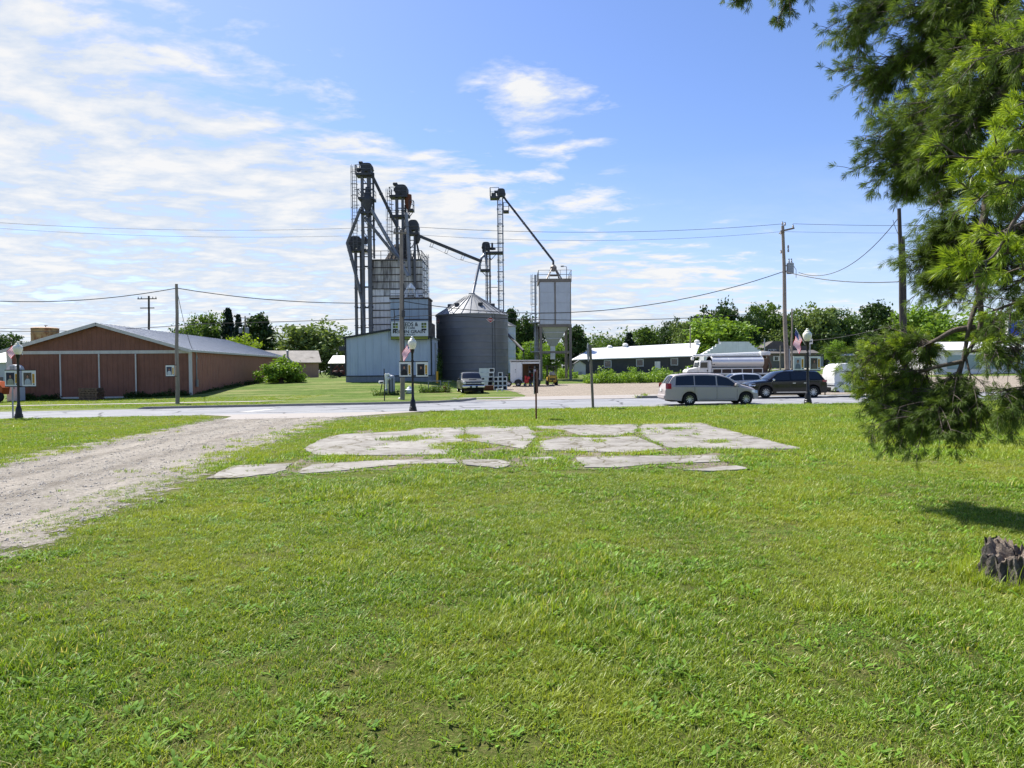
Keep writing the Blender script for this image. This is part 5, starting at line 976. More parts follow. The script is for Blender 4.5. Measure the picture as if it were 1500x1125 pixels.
def banner(name, label, p, w, h, back, cloth, hair, blackbar=None, rz=0, group='portrait banners on lamp posts', arm=None):
    """White banner with a printed portrait, a yellow strip and two arms; a flat printed cloth."""
    t = thing(name, label, 'banner', p, rz, group); b = MB(); n = 6
    for i in range(n): b.box(-w/2, w/2, -.008, .008, h*i/n-h/2, h*(i+1)/n-h/2) if i == -1 else None
    b.box(-w/2, w/2, -.01, .01, -h/2, h/2); b.build('cloth', mt['banwhite'], t)
    pw, ph = w*.60, h*.70; x0 = -w*.40; b = MB(); b.box(x0, x0+pw, -.016, -.0115, -h*.40, -h*.40+ph+h*.06); b.build('portrait_backdrop', prn(back), t)
    cx = x0+pw*.52; b = MB(); sh = [(cx-pw*.40, -h*.398), (cx+pw*.40, -h*.398), (cx+pw*.36, -h*.14), (cx+pw*.15, -h*.02), (cx-pw*.15, -h*.02), (cx-pw*.36, -h*.14)]; b.prism(sh, -.021, -.0165); b.build('portrait_clothes', prn(cloth), t)
    b = MB(); b.prism([(cx+.17*pw*math.cos(a), h*.13+.125*h*math.sin(a)) for a in np.linspace(0, 2*PI, 16)[:-1]], -.024, -.0215); b.build('portrait_hair', prn(hair), t)
    b = MB(); b.prism([(cx+.115*pw*math.cos(a), h*.105+.095*h*math.sin(a)) for a in np.linspace(0, 2*PI, 16)[:-1]], -.027, -.0245); b.build('portrait_face', mt['skin'], t)
    b = MB(); b.box(w*.26, w*.42, -.018, -.0115, -h*.30, h*.28); b.build('yellow_strip', mt['yellow'], t)
    b = MB()
    for k in range(5): b.box(w*.31, w*.37, -.022, -.0185, -h*.24+k*h*.10, -h*.18+k*h*.10)
    b.box(w*.30, w*.42, -.02, -.0115, -h*.40, -h*.33); b.build('strip_print', mt['ink'], t)
    b = MB(); s = arm; e = w/2+.12
    for z in (h/2+.015, -h/2-.015): b.bar((-w/2 if s > 0 else -e-.05, 0, z), (e+.05 if s > 0 else w/2, 0, z), .045)
    b.build('bracket', mt['lampblack'], t); return t
def lamp(label, u, D, H, lean=0):
    p = G(u, D); t = thing('street_lamp', label, 'street lamp', p, 0, 'black street lamps with white globes'); t.rotation_euler = (0, R(lean), 0); k = H/4.1
    b = MB(); b.lathe([(.21, -.1), (.21, .12), (.19, .14), (.19, .22), (.16, .25), (.145, .50), (.11, .62), (.085, .66), (.09, .72), (.075, .76), (.062, 1.6), (.06, 2.7*k), (.075, 2.72*k), (.075, 2.78*k), (.058, 2.80*k), (.056, 3.12*k), (.09, 3.2*k), (.115, 3.3*k), (.125, 3.36*k), (.0, 3.37*k)], 20); b.build('post', mt['lampblack'], t, 35)
    b = MB(); z = 3.37*k; b.lathe([(.11, z), (.15, z+.04), (.21, z+.17), (.235, z+.30), (.225, z+.40), (.18, z+.48), (.13, z+.51), (.12, z+.53), (.135, z+.55), (.10, z+.58), (.06, z+.60), (.07, z+.64), (.05, z+.68), (0, z+.70)], 24); b.build('globe', mt['globe'], t, 50); return t, p
def flag(label, base, tip, drop, sweep, rows=13, cols=18):
    """US flag hung from a slanting staff: stripes, blue canton and small white stars."""
    t = thing('flag', label, 'flag', base, 0, 'flags on the lamp posts'); B = Vector((0, 0, 0)); T = Vector(tip)-Vector(base); b = MB(); b.tube([B, T], .016, 6); b.lathe([(.0, -.03), (.03, 0), (0, .03)], 8, T); b.build('staff', mt['white'], t)
    hoist = .62; A = B+(T-B)*(1-hoist); b = MB(); n = 13; c = 20
    P = [[None]*(c+1) for _ in range(n+1)]
    for i in range(n+1):
        o = T+(A-T)*(i/n)
        for j in range(c+1):
            f = j/c; q = Vector(drop)*f*(1-.15*f)+Vector(sweep)*(f*f) + Vector((0, .05*math.sin(f*9+i*.35), 0)); q.x += .02*math.sin(f*12+i*.5); P[i][j] = o+q*(1-.18*(i/n)*f)+Vector((0, 0, -.10*f*(i/n)))
    for i in range(n):
        for j in range(c):
            mi = 2 if (i < 7 and j < c*.42) else (0 if i % 2 == 0 else 1)
            b.add([P[i][j], P[i+1][j], P[i+1][j+1], P[i][j+1]], [(0, 1, 2, 3)], mi)
    for i in range(7):
        for j in range(0, int(c*.42)):
            q = (P[i][j]+P[i+1][j+1])/2; s = (P[i][j+1]-P[i][j])*.22; r = (P[i+1][j]-P[i][j])*.28; nn = s.cross(r).normalized()*.006
            for sg_ in (1, -1): b.add([q+nn*sg_-s, q+nn*sg_-r, q+nn*sg_+s, q+nn*sg_+r], [(0, 1, 2, 3)], 1)
    b.build('cloth', [mt['flagred'], mt['flagwhite'], mt['flagblue']], t); return t
def CL(n, c):
    m, t = newmat(n); b = t.n('ShaderNodeBsdfPrincipled'); b.inputs['Base Color'].default_value = lin(c); b.inputs['Roughness'].default_value = .8; tr = t.n('ShaderNodeBsdfTranslucent'); tr.inputs[0].default_value = lin(c); mx = t.n('ShaderNodeMixShader'); mx.inputs[0].default_value = .4; t.l(b.outputs[0], mx.inputs[1]); t.l(tr.outputs[0], mx.inputs[2]); t.l(mx.outputs[0], t.n('ShaderNodeOutputMaterial').inputs[0]); return m
mt['flagred'], mt['flagwhite'], mt['flagblue'] = CL('flag_red', 'b3203a'), CL('flag_white', 'e4e4ea'), CL('flag_blue', '28366f')
DLp = 36.9
lamp('black street lamp with white globe at far left, before the barn', 27.5, DLp, 4.2, .6); lamp('black street lamp with white globe before the blue building', 605, DLp, 4.07); lamp('black street lamp with white globe before the black car', 1183.5, DLp, 4.12, -.6)
def ban(label, u0, u1, v0, v1, back, cloth, hair, arm):
    a, c = W(u0, v1, DLp), W(u1, v0, DLp); banner('banner', label, ((a.x+c.x)/2, DLp, (a.z+c.z)/2), c.x-a.x, c.z-a.z, back, cloth, hair, arm=arm)
ban('portrait banner with pale shirt on navy, left side of the far left lamp', 7.5, 27, 542.5, 566, '24293a', '9a9a86', '2c211c', 1)
ban('portrait banner of a seated figure on brown, right of the far left lamp', 33, 52, 542.5, 566, '5b5043', 'a7aeb5', '35261c', -1)
ban('dark busy photo banner on the left side of the middle lamp', 585, 602.5, 530, 552, '3d4048', '17181c', '1c1c1e', 1)
ban('portrait banner of long dark hair and black top, right of the middle lamp', 609.5, 627, 530, 552, '2d2c2d', '1a1a1c', '241812', -1)
ban('pale grey portrait banner on the left side of the right lamp', 1162, 1178, 521.5, 542.5, 'a9b1b8', '6d7580', '33302e', 1)
ban('brown portrait banner on the right side of the right lamp', 1186, 1202, 521.5, 542.5, '4e4740', '6f645a', '2e241c', -1)
flag('american flag blown to the left behind the left lamp globe', W(33, 520, DLp+.12), W(26, 503, DLp+.15), (-.55, .05, -.12), (-.20, 0, -.32))
flag('american flag trailing down to the left of the middle lamp', W(604, 520, DLp+.12), W(602.5, 499, DLp+.15), (-.45, .05, -.32), (-.15, 0, -.42))
flag('american flag hanging from a white staff left of the right lamp', W(1179.5, 505, DLp+.05), W(1165.5, 481.5, DLp+.08), (-.05, .05, -.75), (-.06, 0, -.25))
# ---- poles
def pole(name, label, u, D, vt, r0, r1, lean=0, mat='polewood', group='wooden utility poles', us=None):
    p = G(u, D); q = W(u if us is None else us, vt, D); t = thing(name, label, 'utility pole', p, 0, group); b = MB(); n = 8
    b.tube([Vector((0, 0, -.5))]+[(q-p)*k/n+Vector((.03*math.sin(k*1.3), 0, 0))*(k not in (0, n)) for k in range(n+1)], [r0]+[r0+(r1-r0)*k/n for k in range(n+1)], 12); b.build('shaft', mt[mat], t, 40); return t, p, q
def ins(b, p, h=.28): b.lathe([(.03, 0), (.09, .05), (.05, .1), (.09, .15), (.05, .2), (.06, h), (0, h)], 8, p)
mt['porc'] = M('porcelain', '8d8a88', .3, 0, .1, 4)
TL, pl_, ql_ = pole('utility_pole', 'plain wooden pole at the right corner of the brown barn', 260, 51.5, 416, .15, .10, us=258.5)
b = MB(); ins(b, (.1, 0, 9.0-.35)); b.build('insulator', mt['porc'], TL)
TM, pm_, qm_ = pole('utility_pole', 'tall wooden pole in front of the blue building sign', 589.5, 51.5, 337, .18, .12, us=587.5)
b = MB(); h = (qm_-pm_).z; b.bar((-.5, -.15, h-.25), (.5, -.15, h-.25), .1, .12); b.build('crossarm', mt['wood'], TM); b = MB(); [ins(b, (x, -.15, h-.19)) for x in (-.42, .42)]; ins(b, (-.1, 0, h)); b.build('insulator', mt['porc'], TM)
b = MB(); [b.tube([(-.12, -.15, z), (-.5, -.3, z-.1), (-.45, -.3, z-.7)], .04, 6) for z in (h-5.9, h-6.4)]; b.tube([(.2, -.05, 2.2), (.2, -.05, h-4)], .035, 6); b.bbox(.1, .3, -.25, -.1, 6.2, 6.7, .02); b.build('conduit', mt['legdark'], TM)
TR, pr_, qr_ = pole('utility_pole', 'wooden transformer pole rising behind the black car', 1153, 56, 330.5, .19, .12, us=1146.5)
h = (qr_-pr_).z; ox = qr_-pr_; ax = lambda z: ox*(z/h); P1 = lambda z: ox.x*z/h
b = MB(); q = ax(h-.35); b.bar((q.x-.25, -.2, q.z-.15), (q.x+.85, -.2, q.z+.1), .11, .13); b.bar((q.x-.35, -.1, q.z-.3), (q.x+.1, -.1, q.z-.2), .08); b.build('crossarm', mt['wood'], TR)
b = MB(); [ins(b, (q.x+dx, -.2, q.z+dz)) for dx, dz in ((-.1, .35), (.75, .1), (.1, .3))]; [ins(b, (P1(z)+dx, -.2, z)) for dx, z in ((-.28, h-2.3), (.32, h-1.9), (.32, h-2.2), (-.25, h-.75))]; b.build('insulator', mt['porc'], TR)
b = MB(); z = h-3.5; c = P1(z)+.5; b.lathe([(.26, -.42), (.28, -.40), (.28, .36), (.29, .40), (.2, .46), (0, .48)], 18, (c, -.05, z)); b.bar((P1(z), 0, z+.25), (c-.2, 0, z+.25), .08); b.bar((P1(z), 0, z-.2), (c-.2, 0, z-.2), .08); ins(b, (c-.1, -.05, z+.45), .35); ins(b, (c+.1, -.05, z+.45), .35); b.tube([(c+.28, 0, z+.25), (c+.5, 0, z-.1), (c+.5, 0, z-.75)], .025, 5); b.build('transformer', M('transformer_grey', '8b939b', .5, .1, .08, 2), TR, 35)
b = MB(); b.tube([(.16, -.12, -.2), (.12, -.12, 3.4)], .07, 8); b.build('conduit', mt['galv'], TR)
TS, ps_, qs_ = pole('utility_pole', 'tall dark pole standing beyond the pine bough', 1324.5, 44, 305.5, .16, .11, mat='darkpole', us=1317) if mt.setdefault('darkpole', M('dark_pole_wood', '3f3a36', .85, 0, .2, 1.5, bump=.4, dirt='2a2623', damt=.5, dscale=(10, 10, .3))) else None
TS2, ps2, qs2 = pole('pole_stub', 'second shorter pole strapped beside the tall dark pole', 1328, 43.9, 346.5, .15, .13, mat='darkpole', us=1322)
TF, pf_, qf_ = pole('utility_pole', 'distant pole with two crossarms behind the barn roof', 218, 108, 433.5, .2, .14, mat='darkpole')
h = (qf_-pf_).z; b = MB(); b.bar((-1.5, 0, h-.45), (1.5, 0, h-.45), .14); b.bar((-1.1, 0, h-1.9), (1.1, 0, h-1.9), .14); b.build('crossarm', mt['darkpole'], TF); b = MB(); [ins(b, (x, 0, h-.4)) for x in (-1.4, -.9, .9, 1.4)]; b.build('insulator', mt['porc'], TF)
TG_, pg_, qg_ = pole('utility_pole', 'thin distant pole carrying two grey boxes above the barn roof', 359, 112, 463, .14, .1, mat='polewood'); h = (qg_-pg_).z
b = MB(); [b.lathe([(.3, -.5), (.3, .4), (0, .5)], 10, (x, -.2, h-2.3)) for x in (-.5, .55)]; b.bar((-.8, 0, h-.3), (.8, 0, h-.3), .1); b.build('transformer', mt['galv'], TG_)
for lab, u, vt, D, mm in (('thin distant pole behind the white metal roof', 1011, 478, 124, 'polewood'), ('thin grey pole between the transformer pole and the flag', 1160, 452, 84, 'polewood'), ('low bare pole behind the house, right of the stepped building', 1143, 506, 120, 'polewood'), ('thin distant pole left of the hanging pine bough', 1296, 481, 120, 'polewood')): pole('utility_pole', lab, u, D, vt, .13, .09, mat=mm)
# ---- wires: each hangs between two poles
def wire(label, a, c, sag, r=.022, n=24, pts=None):
    a, c = Vector(a), Vector(c); P = [a+(c-a)*k/n+Vector((0, 0, -4*sag*(k/n)*(1-k/n))) for k in range(n+1)]; b = MB(); b.tube(P, r, 5); o = b.build('power_line', mt['wire']); return tag(o, label, 'power line', 'overhead power lines')
up = lambda p, z, dx=0, dy=-.1: Vector((p.x+dx, p.y+dy, p.z+z))
wire('upper line from the sign pole to the transformer pole', up(qm_, .25, .4), up(qr_, .1, -.05, -.2), .55, .016)
wire('second upper line from the sign pole to the transformer pole', up(qm_, -.25, .4, .3), up(qr_, -.45, 0, .2), .6, .011)
wire('upper line from the left frame edge to the sign pole', W(-60, 322, 51.5), up(qm_, .25, -.4), .5, .011); wire('second upper line from the left frame edge to the sign pole', W(-60, 330, 51.8), up(qm_, -.25, -.4, .3), .5, .009)
wire('upper line from the transformer pole toward the pine', up(qr_, .1, .75, -.2), W(1530, 328, 55), .15, .016); wire('second upper line from the transformer pole toward the pine', up(qr_, -.45, .3, .2), W(1530, 338, 55.5), .15, .011)
wire('service cable from the left frame edge to the barn corner pole', W(-60, 437.5, 50), W(259, 422, 51.5), .55, .03); wire('service cable from the barn corner pole to the sign pole', W(259, 422, 51.5), W(588.5, 442.5, 51.5), .45, .03)
wire('service cable from the sign pole to the transformer pole', W(589, 441, 51.5), W(1148.5, 397.5, 56), 1.95, .03); wire('service cable from the transformer pole to the tall dark pole', W(1149, 397.5, 56), W(1319, 412.5, 44), .35, .03)
wire('slack cable rising to the top of the tall dark pole', W(1170, 399, 54.5), W(1317, 318, 44), 1.5, .024); wire('thin drop wire by the top of the tall dark pole', W(1308, 322, 44), W(1317, 345, 44), .1, .015)
wire('lower line from the left frame edge past the barn roof', W(-60, 484, 70), W(300, 474, 66), .35, .03); wire('lower line across the silo legs and the bin roof', W(300, 474, 66), W(642, 461.5, 66), .1, .03); wire('lower line across the grain bin to the far right', W(642, 461.5, 66), W(1096, 460.5, 72), .55, .035)
wire('thin drop from the barn corner pole to the barn eave', W(259, 424, 51.5), W(282, 512, 65), .5, .02); wire('thin line behind the flag lamp', W(1160, 489, 84), W(1360, 489.5, 84), .1, .02); wire('thin slanting line right of the flag lamp', W(1160, 500, 84), W(1330, 470, 70), .5, .02); wire('faint line from the left frame edge above the tank', W(-60, 474, 100), W(56, 481.5, 108), .3, .03)
# banner on the barn pole
a, c = W(244, 551, 51.4), W(256.3, 535, 51.4); banner('banner', 'portrait banner on the plain wooden pole by the barn', ((a.x+c.x)/2, 51.3, (a.z+c.z)/2), c.x-a.x, c.z-a.z, '3a4254', 'b9bcc0', '2b2320', arm=1, group=None)
b = MB(); [b.bar(W(258, v, 51.4), W(275, v, 64.5) if False else W(262, v, 51.4), .05) for v in (533.5, 552.5)]; 
# ---- signs on this side
p = G(785.5, 29.2); t = thing('street_sign', 'narrow sign seen edge-on on a rusty post, before the slabs', 'sign', p, R(79)); hh = Zt(785, 541, 29.2)-p.z; zb = Zt(785, 577, 29.2)-p.z
b = MB(); b.tube([(0, 0, -.3), (0, 0, hh-.1)], .038, 8); b.build('post', mt['rust'], t); b = MB(); b.box(-.28, .28, .042, .052, zb, hh); b.build('panel', mt['signwhite'], t); b = MB(); b.box(-.26, .26, -.055, -.045, zb+.03, hh-.02); b.build('back_panel', mt['rust'], t)
b = MB(); [b.box(-.12, .12, .0525, .056, zb+.14+k*.10, zb+.20+k*.10) for k in range(int((hh-zb-.2)/.10))]; b.build('print', mt['ink'], t)
p = G(869, 36.3); q = W(864.5, 505, 36.3)-p; t = thing('stop_sign', 'back of an octagonal sign on a leaning wooden post by the road', 'sign', p); b = MB(); b.bar((0, 0, -.3), q, .13, .10, up=(0, 1, 0)); b.build('post', mt['wood'], t)
zc = Zt(862, 516, 36.3)-p.z; b = MB(); ca = R(77); oc = [(.52*math.cos(a), .52*math.sin(a)) for a in np.linspace(PI/8, 2*PI+PI/8, 9)[:-1]]; vs = []
for o_ in (0, .015): vs += [(q.x*.9-.06-.0+u_*math.cos(ca)-o_*math.sin(ca)-.06, u_*math.sin(ca)+o_*math.cos(ca)-.05, zc+v_) for u_, v_ in oc]
b.add(vs, [tuple(range(7, -1, -1)), tuple(range(8, 16))]+[(i, (i+1) % 8, 8+(i+1) % 8, 8+i) for i in range(8)]); b.build('octagon_plate', mt['galv'], t)
p = G(563.3, 50.2); t = thing('sign_post', 'thin bare metal post standing on the far verge', 'post', p); b = MB(); b.bar((0, 0, -.3), (0, 0, Zt(563, 540, 50.2)-p.z), .07, .04); b.bar((0, -.03, .4), (0, -.03, Zt(563, 540, 50.2)-p.z-.1), .03, .02); b.build('channel', mt['legdark'], t)
p = G(19, 37.2); t = thing('sign_post', 'grey metal sign post just left of the far left lamp', 'post', p); b = MB(); b.tube([(0, 0, -.3), (0.02, 0, Zt(19, 548, 37.2)-p.z)], .04, 8); b.build('channel', mt['galv'], t)
p = G(1186.5, 70); t = thing('street_sign', 'small white sign on a thin post just right of the lamp globe', 'sign', p); z1 = Zt(1187, 496, 70)-p.z; b = MB(); b.tube([(0, 0, -.3), (0, 0, z1+.2)], .05, 6); b.build('post', mt['galv'], t); b = MB(); b.box(-.25, .25, -.06, -.045, z1-.55, z1-.05); b.box(-.25, .25, -.061, -.046, z1+.0, z1+.01); b.build('panel', mt['white'], t)
b = MB(); [b.box(x, x+.1, -.065, -.062, z1-.4, z1-.2) for x in (-.18, -.05, .08)]; b.build('print', mt['ink'], t)
# ================================================================ vehicles
def paint(name, col, metal=.5, rough=.3):
    return M(name, col, rough, metal, .02, .6, spec=.4, coat=.2)
def wheel(t, x, y, r, w, side, spokes=7, rim='alloy', parent=None):
    """tyre with rim as its sub-part; side = +1 outside towards +y, -1 towards -y"""
    b = MB(); b.lathe([(r*.60, -w/2), (r*.86, -w/2-.005), (r*.97, -w*.40), (r, -w*.25), (r, w*.25), (r*.97, w*.40), (r*.86, w/2+.005), (r*.60, w/2)], 28, (x, y, r), 'y'); ty = b.build('wheel', mt['rubber'], t, 35)
    b = MB(); o = y+side*(w/2-.02); b.lathe([(r*.63, -side*.0), (r*.60, side*.012), (r*.56, -side*.03)], 28, (x, o, r), 'y')
    b.lathe([(r*.57, -side*.06), (0, -side*.06)], 20, (x, o, r), 'y', mi=1)
    for k in range(spokes):
        a = 2*PI*k/spokes+.2; ca, sa = math.cos(a), math.sin(a); b.bar((x+ca*r*.1, o-side*.02, r+sa*r*.1), (x+ca*r*.6, o-side*.005, r+sa*r*.6), r*1.0/spokes, .03, up=(0, 1, 0))
    b.lathe([(r*.15, -side*.05), (r*.13, side*.005), (0, side*.012)], 14, (x, o, r), 'y'); b.build('rim', [mt[rim], mt['plastic']], ty, 40)
def car(name, label, cat, loc, rz, L, Wd, top, belt, pm, wheels, wr, glass, wind, rear, zc=.24, tumble=.26, extra=None, wfront=.10, zfront=.32, roofin=.14, group=None, spokes=10):
    """Car body lofted along +x with real wheel arches; side, front and rear glass, lamps, wheels as parts."""
    t = thing(name, label, cat, loc, rz, group); h = L/2
    tx, tz = [p[0] for p in top], [p[1] for p in top]; bx, bz = [p[0] for p in belt], [p[1] for p in belt]
    st = sorted(set([-h, -h+.02, -h+.06, -h+.12, h-.12, h-.06, h-.02, h]+list(np.arange(-h+.16, h-.14, .06))+[p[0] for p in top if abs(p[0]) < h])); ra = wr+.075
    def ztop(x): return float(np.mean([np.interp(x+d, tx, tz) for d in (-.05, 0, .05)]))
    def ring(x):
        e = max(0, (abs(x)-(h-.9))/.9); w = Wd/2*(1-wfront*e**2.2-(.05 if abs(x) > h-.001 else 0)); zt = ztop(x); bt = min(float(np.interp(x, bx, bz)), zt-.05)
        zb = zc+(zfront-zc)*min(1, e*1.2)
        for xw in wheels:
            d = abs(x-xw)
            if d < ra: zb = max(zb, wr+math.sqrt(ra*ra-d*d)*.97)
        zb = min(zb, bt-.12); zm = max(zb+.05, zb*.45+bt*.55 if zb < .45 else zb+.08); zm = min(zm, bt-.05); wr_ = max(.2, w-.06-tumble*max(0, zt-bt-.05))
        return [(w-.16, zb), (w-.035, zb+.012), (w, zm), (w-.012, bt-.03), (w-.045, bt), (wr_, zt-.055), (wr_-roofin, zt-.008), (0, zt+.015)]
    b = MB(); vs = []; fs = []; m = 15
    for x in st:
        r = ring(x); vs += [(x, -y, z) for y, z in r]+[(x, y, z) for y, z in reversed(r[:-1])]
    for i in range(len(st)-1):
        for k in range(m-1): fs.append((i*m+k, i*m+k+1, (i+1)*m+k+1, (i+1)*m+k))
    fs.append(tuple(range(m))); fs.append(tuple(range((len(st)-1)*m+m-1, (len(st)-1)*m-1, -1))); b.add(vs, [f[::-1] for f in fs]); b.build('body', pm, t, 38)
    b = MB(); b.box(-h+.35, h-.35, -Wd/2+.22, Wd/2-.22, .2, .75); b.build('underbody', mt['rubber'], t)
    def side(x, f):            # point on the glass band, f 0 at belt, 1 at roof edge
        r = ring(x); (y0, z0), (y1, z1) = r[4], r[5]; return y0+(y1-y0)*f, z0+(z1-z0)*f
    for nm, x0, x1, sl0, sl1 in glass:
        for s in (-1, 1):
            b = MB(); n = 14; vs = []
            for k in range(n+1):
                for f in (.07, .90):
                    x = x0+(x1-x0)*k/n; x += (sl0*(1-k/n)+sl1*k/n)*f; y, z = side(x, f); vs.append((x, s*(y+.006), z+.002))
            b.add(vs, [((2*i, 2*i+2, 2*i+3, 2*i+1) if s < 0 else (2*i, 2*i+1, 2*i+3, 2*i+2)) for i in range(n)]); b.build('side_window', mt['glass'], t, 60)
    for nm, (x0, x1) in (('windscreen', wind), ('rear_window', rear)):
        b = MB(); n = 8; vs = []
        for k in range(n+1):
            x = x0+(x1-x0)*k/n; r = ring(x); nx = -(ztop(x+.05)-ztop(x-.05))/.1; nn = 1/math.hypot(1, nx); px, pz = nx*nn*.012, nn*.012
            for y, z in ((-r[5][0]+.05, r[5][1]+.012), (-r[6][0]+.02, r[6][1]+.004), (0, r[7][1]), (r[6][0]-.02, r[6][1]+.004), (r[5][0]-.05, r[5][1]+.012)): vs.append((x+px, y, z+pz))
        b.add(vs, [(i*5+k, i*5+k+1, i*5+6+k, i*5+5+k) for i in range(n) for k in range(4)]); b.build(nm, mt['glass'], t, 60)
    for xw in wheels:
        for s in (-1, 1): wheel(t, xw, s*(Wd/2-.125), wr, .23, s, spokes)
    def patch(nm, mat, x0, x1, z0, z1, off=.012, skew=0, sides=(-1, 1)):
        for s in sides:
            b = MB(); n = 8; vs = []
            for k in range(n+1):
                x = x0+(x1-x0)*k/n; r = ring(min(h-.005, max(-h+.005, x)))
                for z in (z0, z1):
                    zz = z+skew*(k/n); ys = np.interp(zz, [p[1] for p in r[:5]], [p[0] for p in r[:5]]); vs.append((x, s*(ys+off), zz))
            b.add(vs, [((2*i, 2*i+2, 2*i+3, 2*i+1) if s < 0 else (2*i, 2*i+1, 2*i+3, 2*i+2)) for i in range(n)]); b.build(nm, mat, t, 60)
    def line(nm, mat, x, z0, z1, w=.012, sides=(-1, 1)):
        for s in sides:
            b = MB(); P = []
            for z in np.linspace(z0, z1, 6):
                r = ring(x); P.append((x, s*(np.interp(z, [p[1] for p in r[:5]], [p[0] for p in r[:5]])+.001), z))
            b.tube(P, w, 4); b.build(nm, mat, t)
    def mirror(x, z, mat):
        for s in (-1, 1):
            b = MB(); y = ring(x)[4][0]; yy = sorted((s*(y+.02), s*(y+.24))); b.bbox(x-.06, x+.09, yy[0], yy[1], z, z+.17, .04); b.build('mirror', mat, t, 40)
    t_ = dict(t=t, patch=patch, line=line, mirror=mirror, ring=ring, h=h, W=Wd, ztop=ztop)
    return t_
mt['silver'] = paint('warm_silver_paint', 'a9a09d', .0, .42); mt['blackcar'] = paint('black_car_paint', '0d0f12', .0, .2); mt['whitecar'] = paint('pale_silver_paint', 'a4a8ad', .15, .34); mt['gunmetal'] = paint('grey_green_paint', '565853', .1, .34)
def plate(t, x, z, s=1, mat='white'):
    b = MB(); x0, x1 = sorted((x, x+s*.015)); b.box(x0, x1, -.16, .16, z-.08, z+.08); b.build('number_plate', mt[mat], t)
# minivan
c = car('minivan', 'silver grey minivan on the near side of the road', 'minivan', G(1036, 38.2), R(0), 5.12, 1.95,
 [(-2.56, .80), (-2.52, 1.0), (-2.40, 1.16), (-2.12, 1.60), (-1.95, 1.69), (-1.2, 1.745), (-.3, 1.745), (.45, 1.70), (.85, 1.58), (1.62, 1.13), (1.85, 1.06), (2.25, .95), (2.45, .82), (2.54, .66), (2.56, .52)],
 [(-2.56, 1.06), (-1, 1.06), (.5, 1.03), (1.6, 1.0), (2.56, .8)], mt['silver'], (-1.22, 1.86), .345, [('q', -2.0, -.98, .08, 0), ('m', -.92, .22, 0, 0), ('f', .30, 1.50, 0, -.62)], (.72, 1.60), (-2.38, -2.08))
c['patch']('tail_light', mt['lred'], -2.52, -2.22, .92, 1.22, .014, -.02); c['patch']('head_light', mt['lclear'], 2.12, 2.50, .70, .84, .012, -.05); c['patch']('door_seam', mt['plastic'], -1.0, 1.55, .33, .345, .004); c['patch']('belt_trim', mt['plastic'], -2.0, 1.5, 1.015, 1.03, .006, -.03); c['patch']('rocker_trim', mt['plastic'], -.82, 1.44, .24, .27, .012)
for x in (-.95, .26, 1.36): c['line']('door_seam', mt['plastic'], x, .32, 1.0, .008)
c['patch']('door_handle', mt['silver'], .02, .2, .88, .92, .03); c['patch']('door_handle', mt['silver'], .38, .56, .88, .92, .03); c['mirror'](1.28, 1.02, mt['silver']); plate(c['t'], -2.60, .86)
b = MB(); [b.tube([(-1.8, s*.66, 1.72), (-1.7, s*.66, 1.775), (.1, s*.68, 1.775), (.25, s*.68, 1.73)], .018, 6) for s in (-1, 1)]; b.build('roof_rail', mt['plastic'], c['t'])
b = MB(); b.bbox(-2.62, -2.40, -.86, .86, .36, .60, .05); b.build('rear_bumper', mt['silver'], c['t'], 40); b = MB(); b.box(2.5, 2.575, -.55, .55, .52, .66); b.build('grille', mt['plastic'], c['t'])
b = MB(); [b.bbox(-.35+x, .05+x, -.45, -.1, .95, 1.35, .08) for x in (.5,)]; b.build('seat', mt['plastic'], c['t'])
# black SUV
c = car('suv', 'black sport utility car towing the white trailer', 'suv', G(1146, 44.5), R(180), 5.08, 1.94,
 [(-2.54, .95), (-2.50, 1.05), (-2.36, 1.25), (-2.0, 1.68), (-1.85, 1.72), (-.9, 1.765), (.0, 1.755), (.42, 1.70), (.7, 1.58), (1.22, 1.20), (1.4, 1.13), (1.9, 1.08), (2.25, 1.02), (2.42, .90), (2.51, .72), (2.54, .55)],
 [(-2.54, 1.18), (-1, 1.14), (.5, 1.10), (1.3, 1.06), (2.54, .9)], mt['blackcar'], (-1.62, 1.42), .385, [('q', -2.1, -1.32, .12, 0), ('m', -1.22, -.20, 0, 0), ('f', -.12, 1.12, 0, -.56)], (.55, 1.20), (-2.36, -2.02), .27, spokes=10)
c['patch']('tail_light', mt['lred'], -2.52, -2.2, 1.02, 1.14, .014); c['patch']('head_light', mt['lclear'], 2.08, 2.48, .80, .96, .012, -.04); c['patch']('sill_strip', mt['chrome'], -1.15, .98, .36, .40, .014); c['patch']('window_trim', mt['plastic'], -2.1, 1.1, 1.06, 1.08, .006)
for x in (-1.27, -.16, 1.02): c['line']('door_seam', mt['plastic'], x, .38, 1.05, .008)
c['patch']('door_handle', mt['chrome'], -.46, -.28, .94, .97, .03); c['patch']('door_handle', mt['chrome'], -1.16, -.98, .94, .97, .03); c['mirror'](.95, 1.08, mt['chrome'])
b = MB(); [b.tube([(-1.9, s*.64, 1.74), (-1.75, s*.64, 1.80), (.0, s*.64, 1.80), (.2, s*.64, 1.745)], .018, 6) for s in (-1, 1)]; b.build('roof_rail', mt['black'], c['t']); b = MB(); b.bbox(2.36, 2.60, -.84, .84, .42, .62, .06); b.build('front_bumper', mt['plastic'], c['t'], 40); b = MB(); b.box(2.52, 2.57, -.45, .45, .68, .90); b.build('grille', mt['plastic'], c['t'])
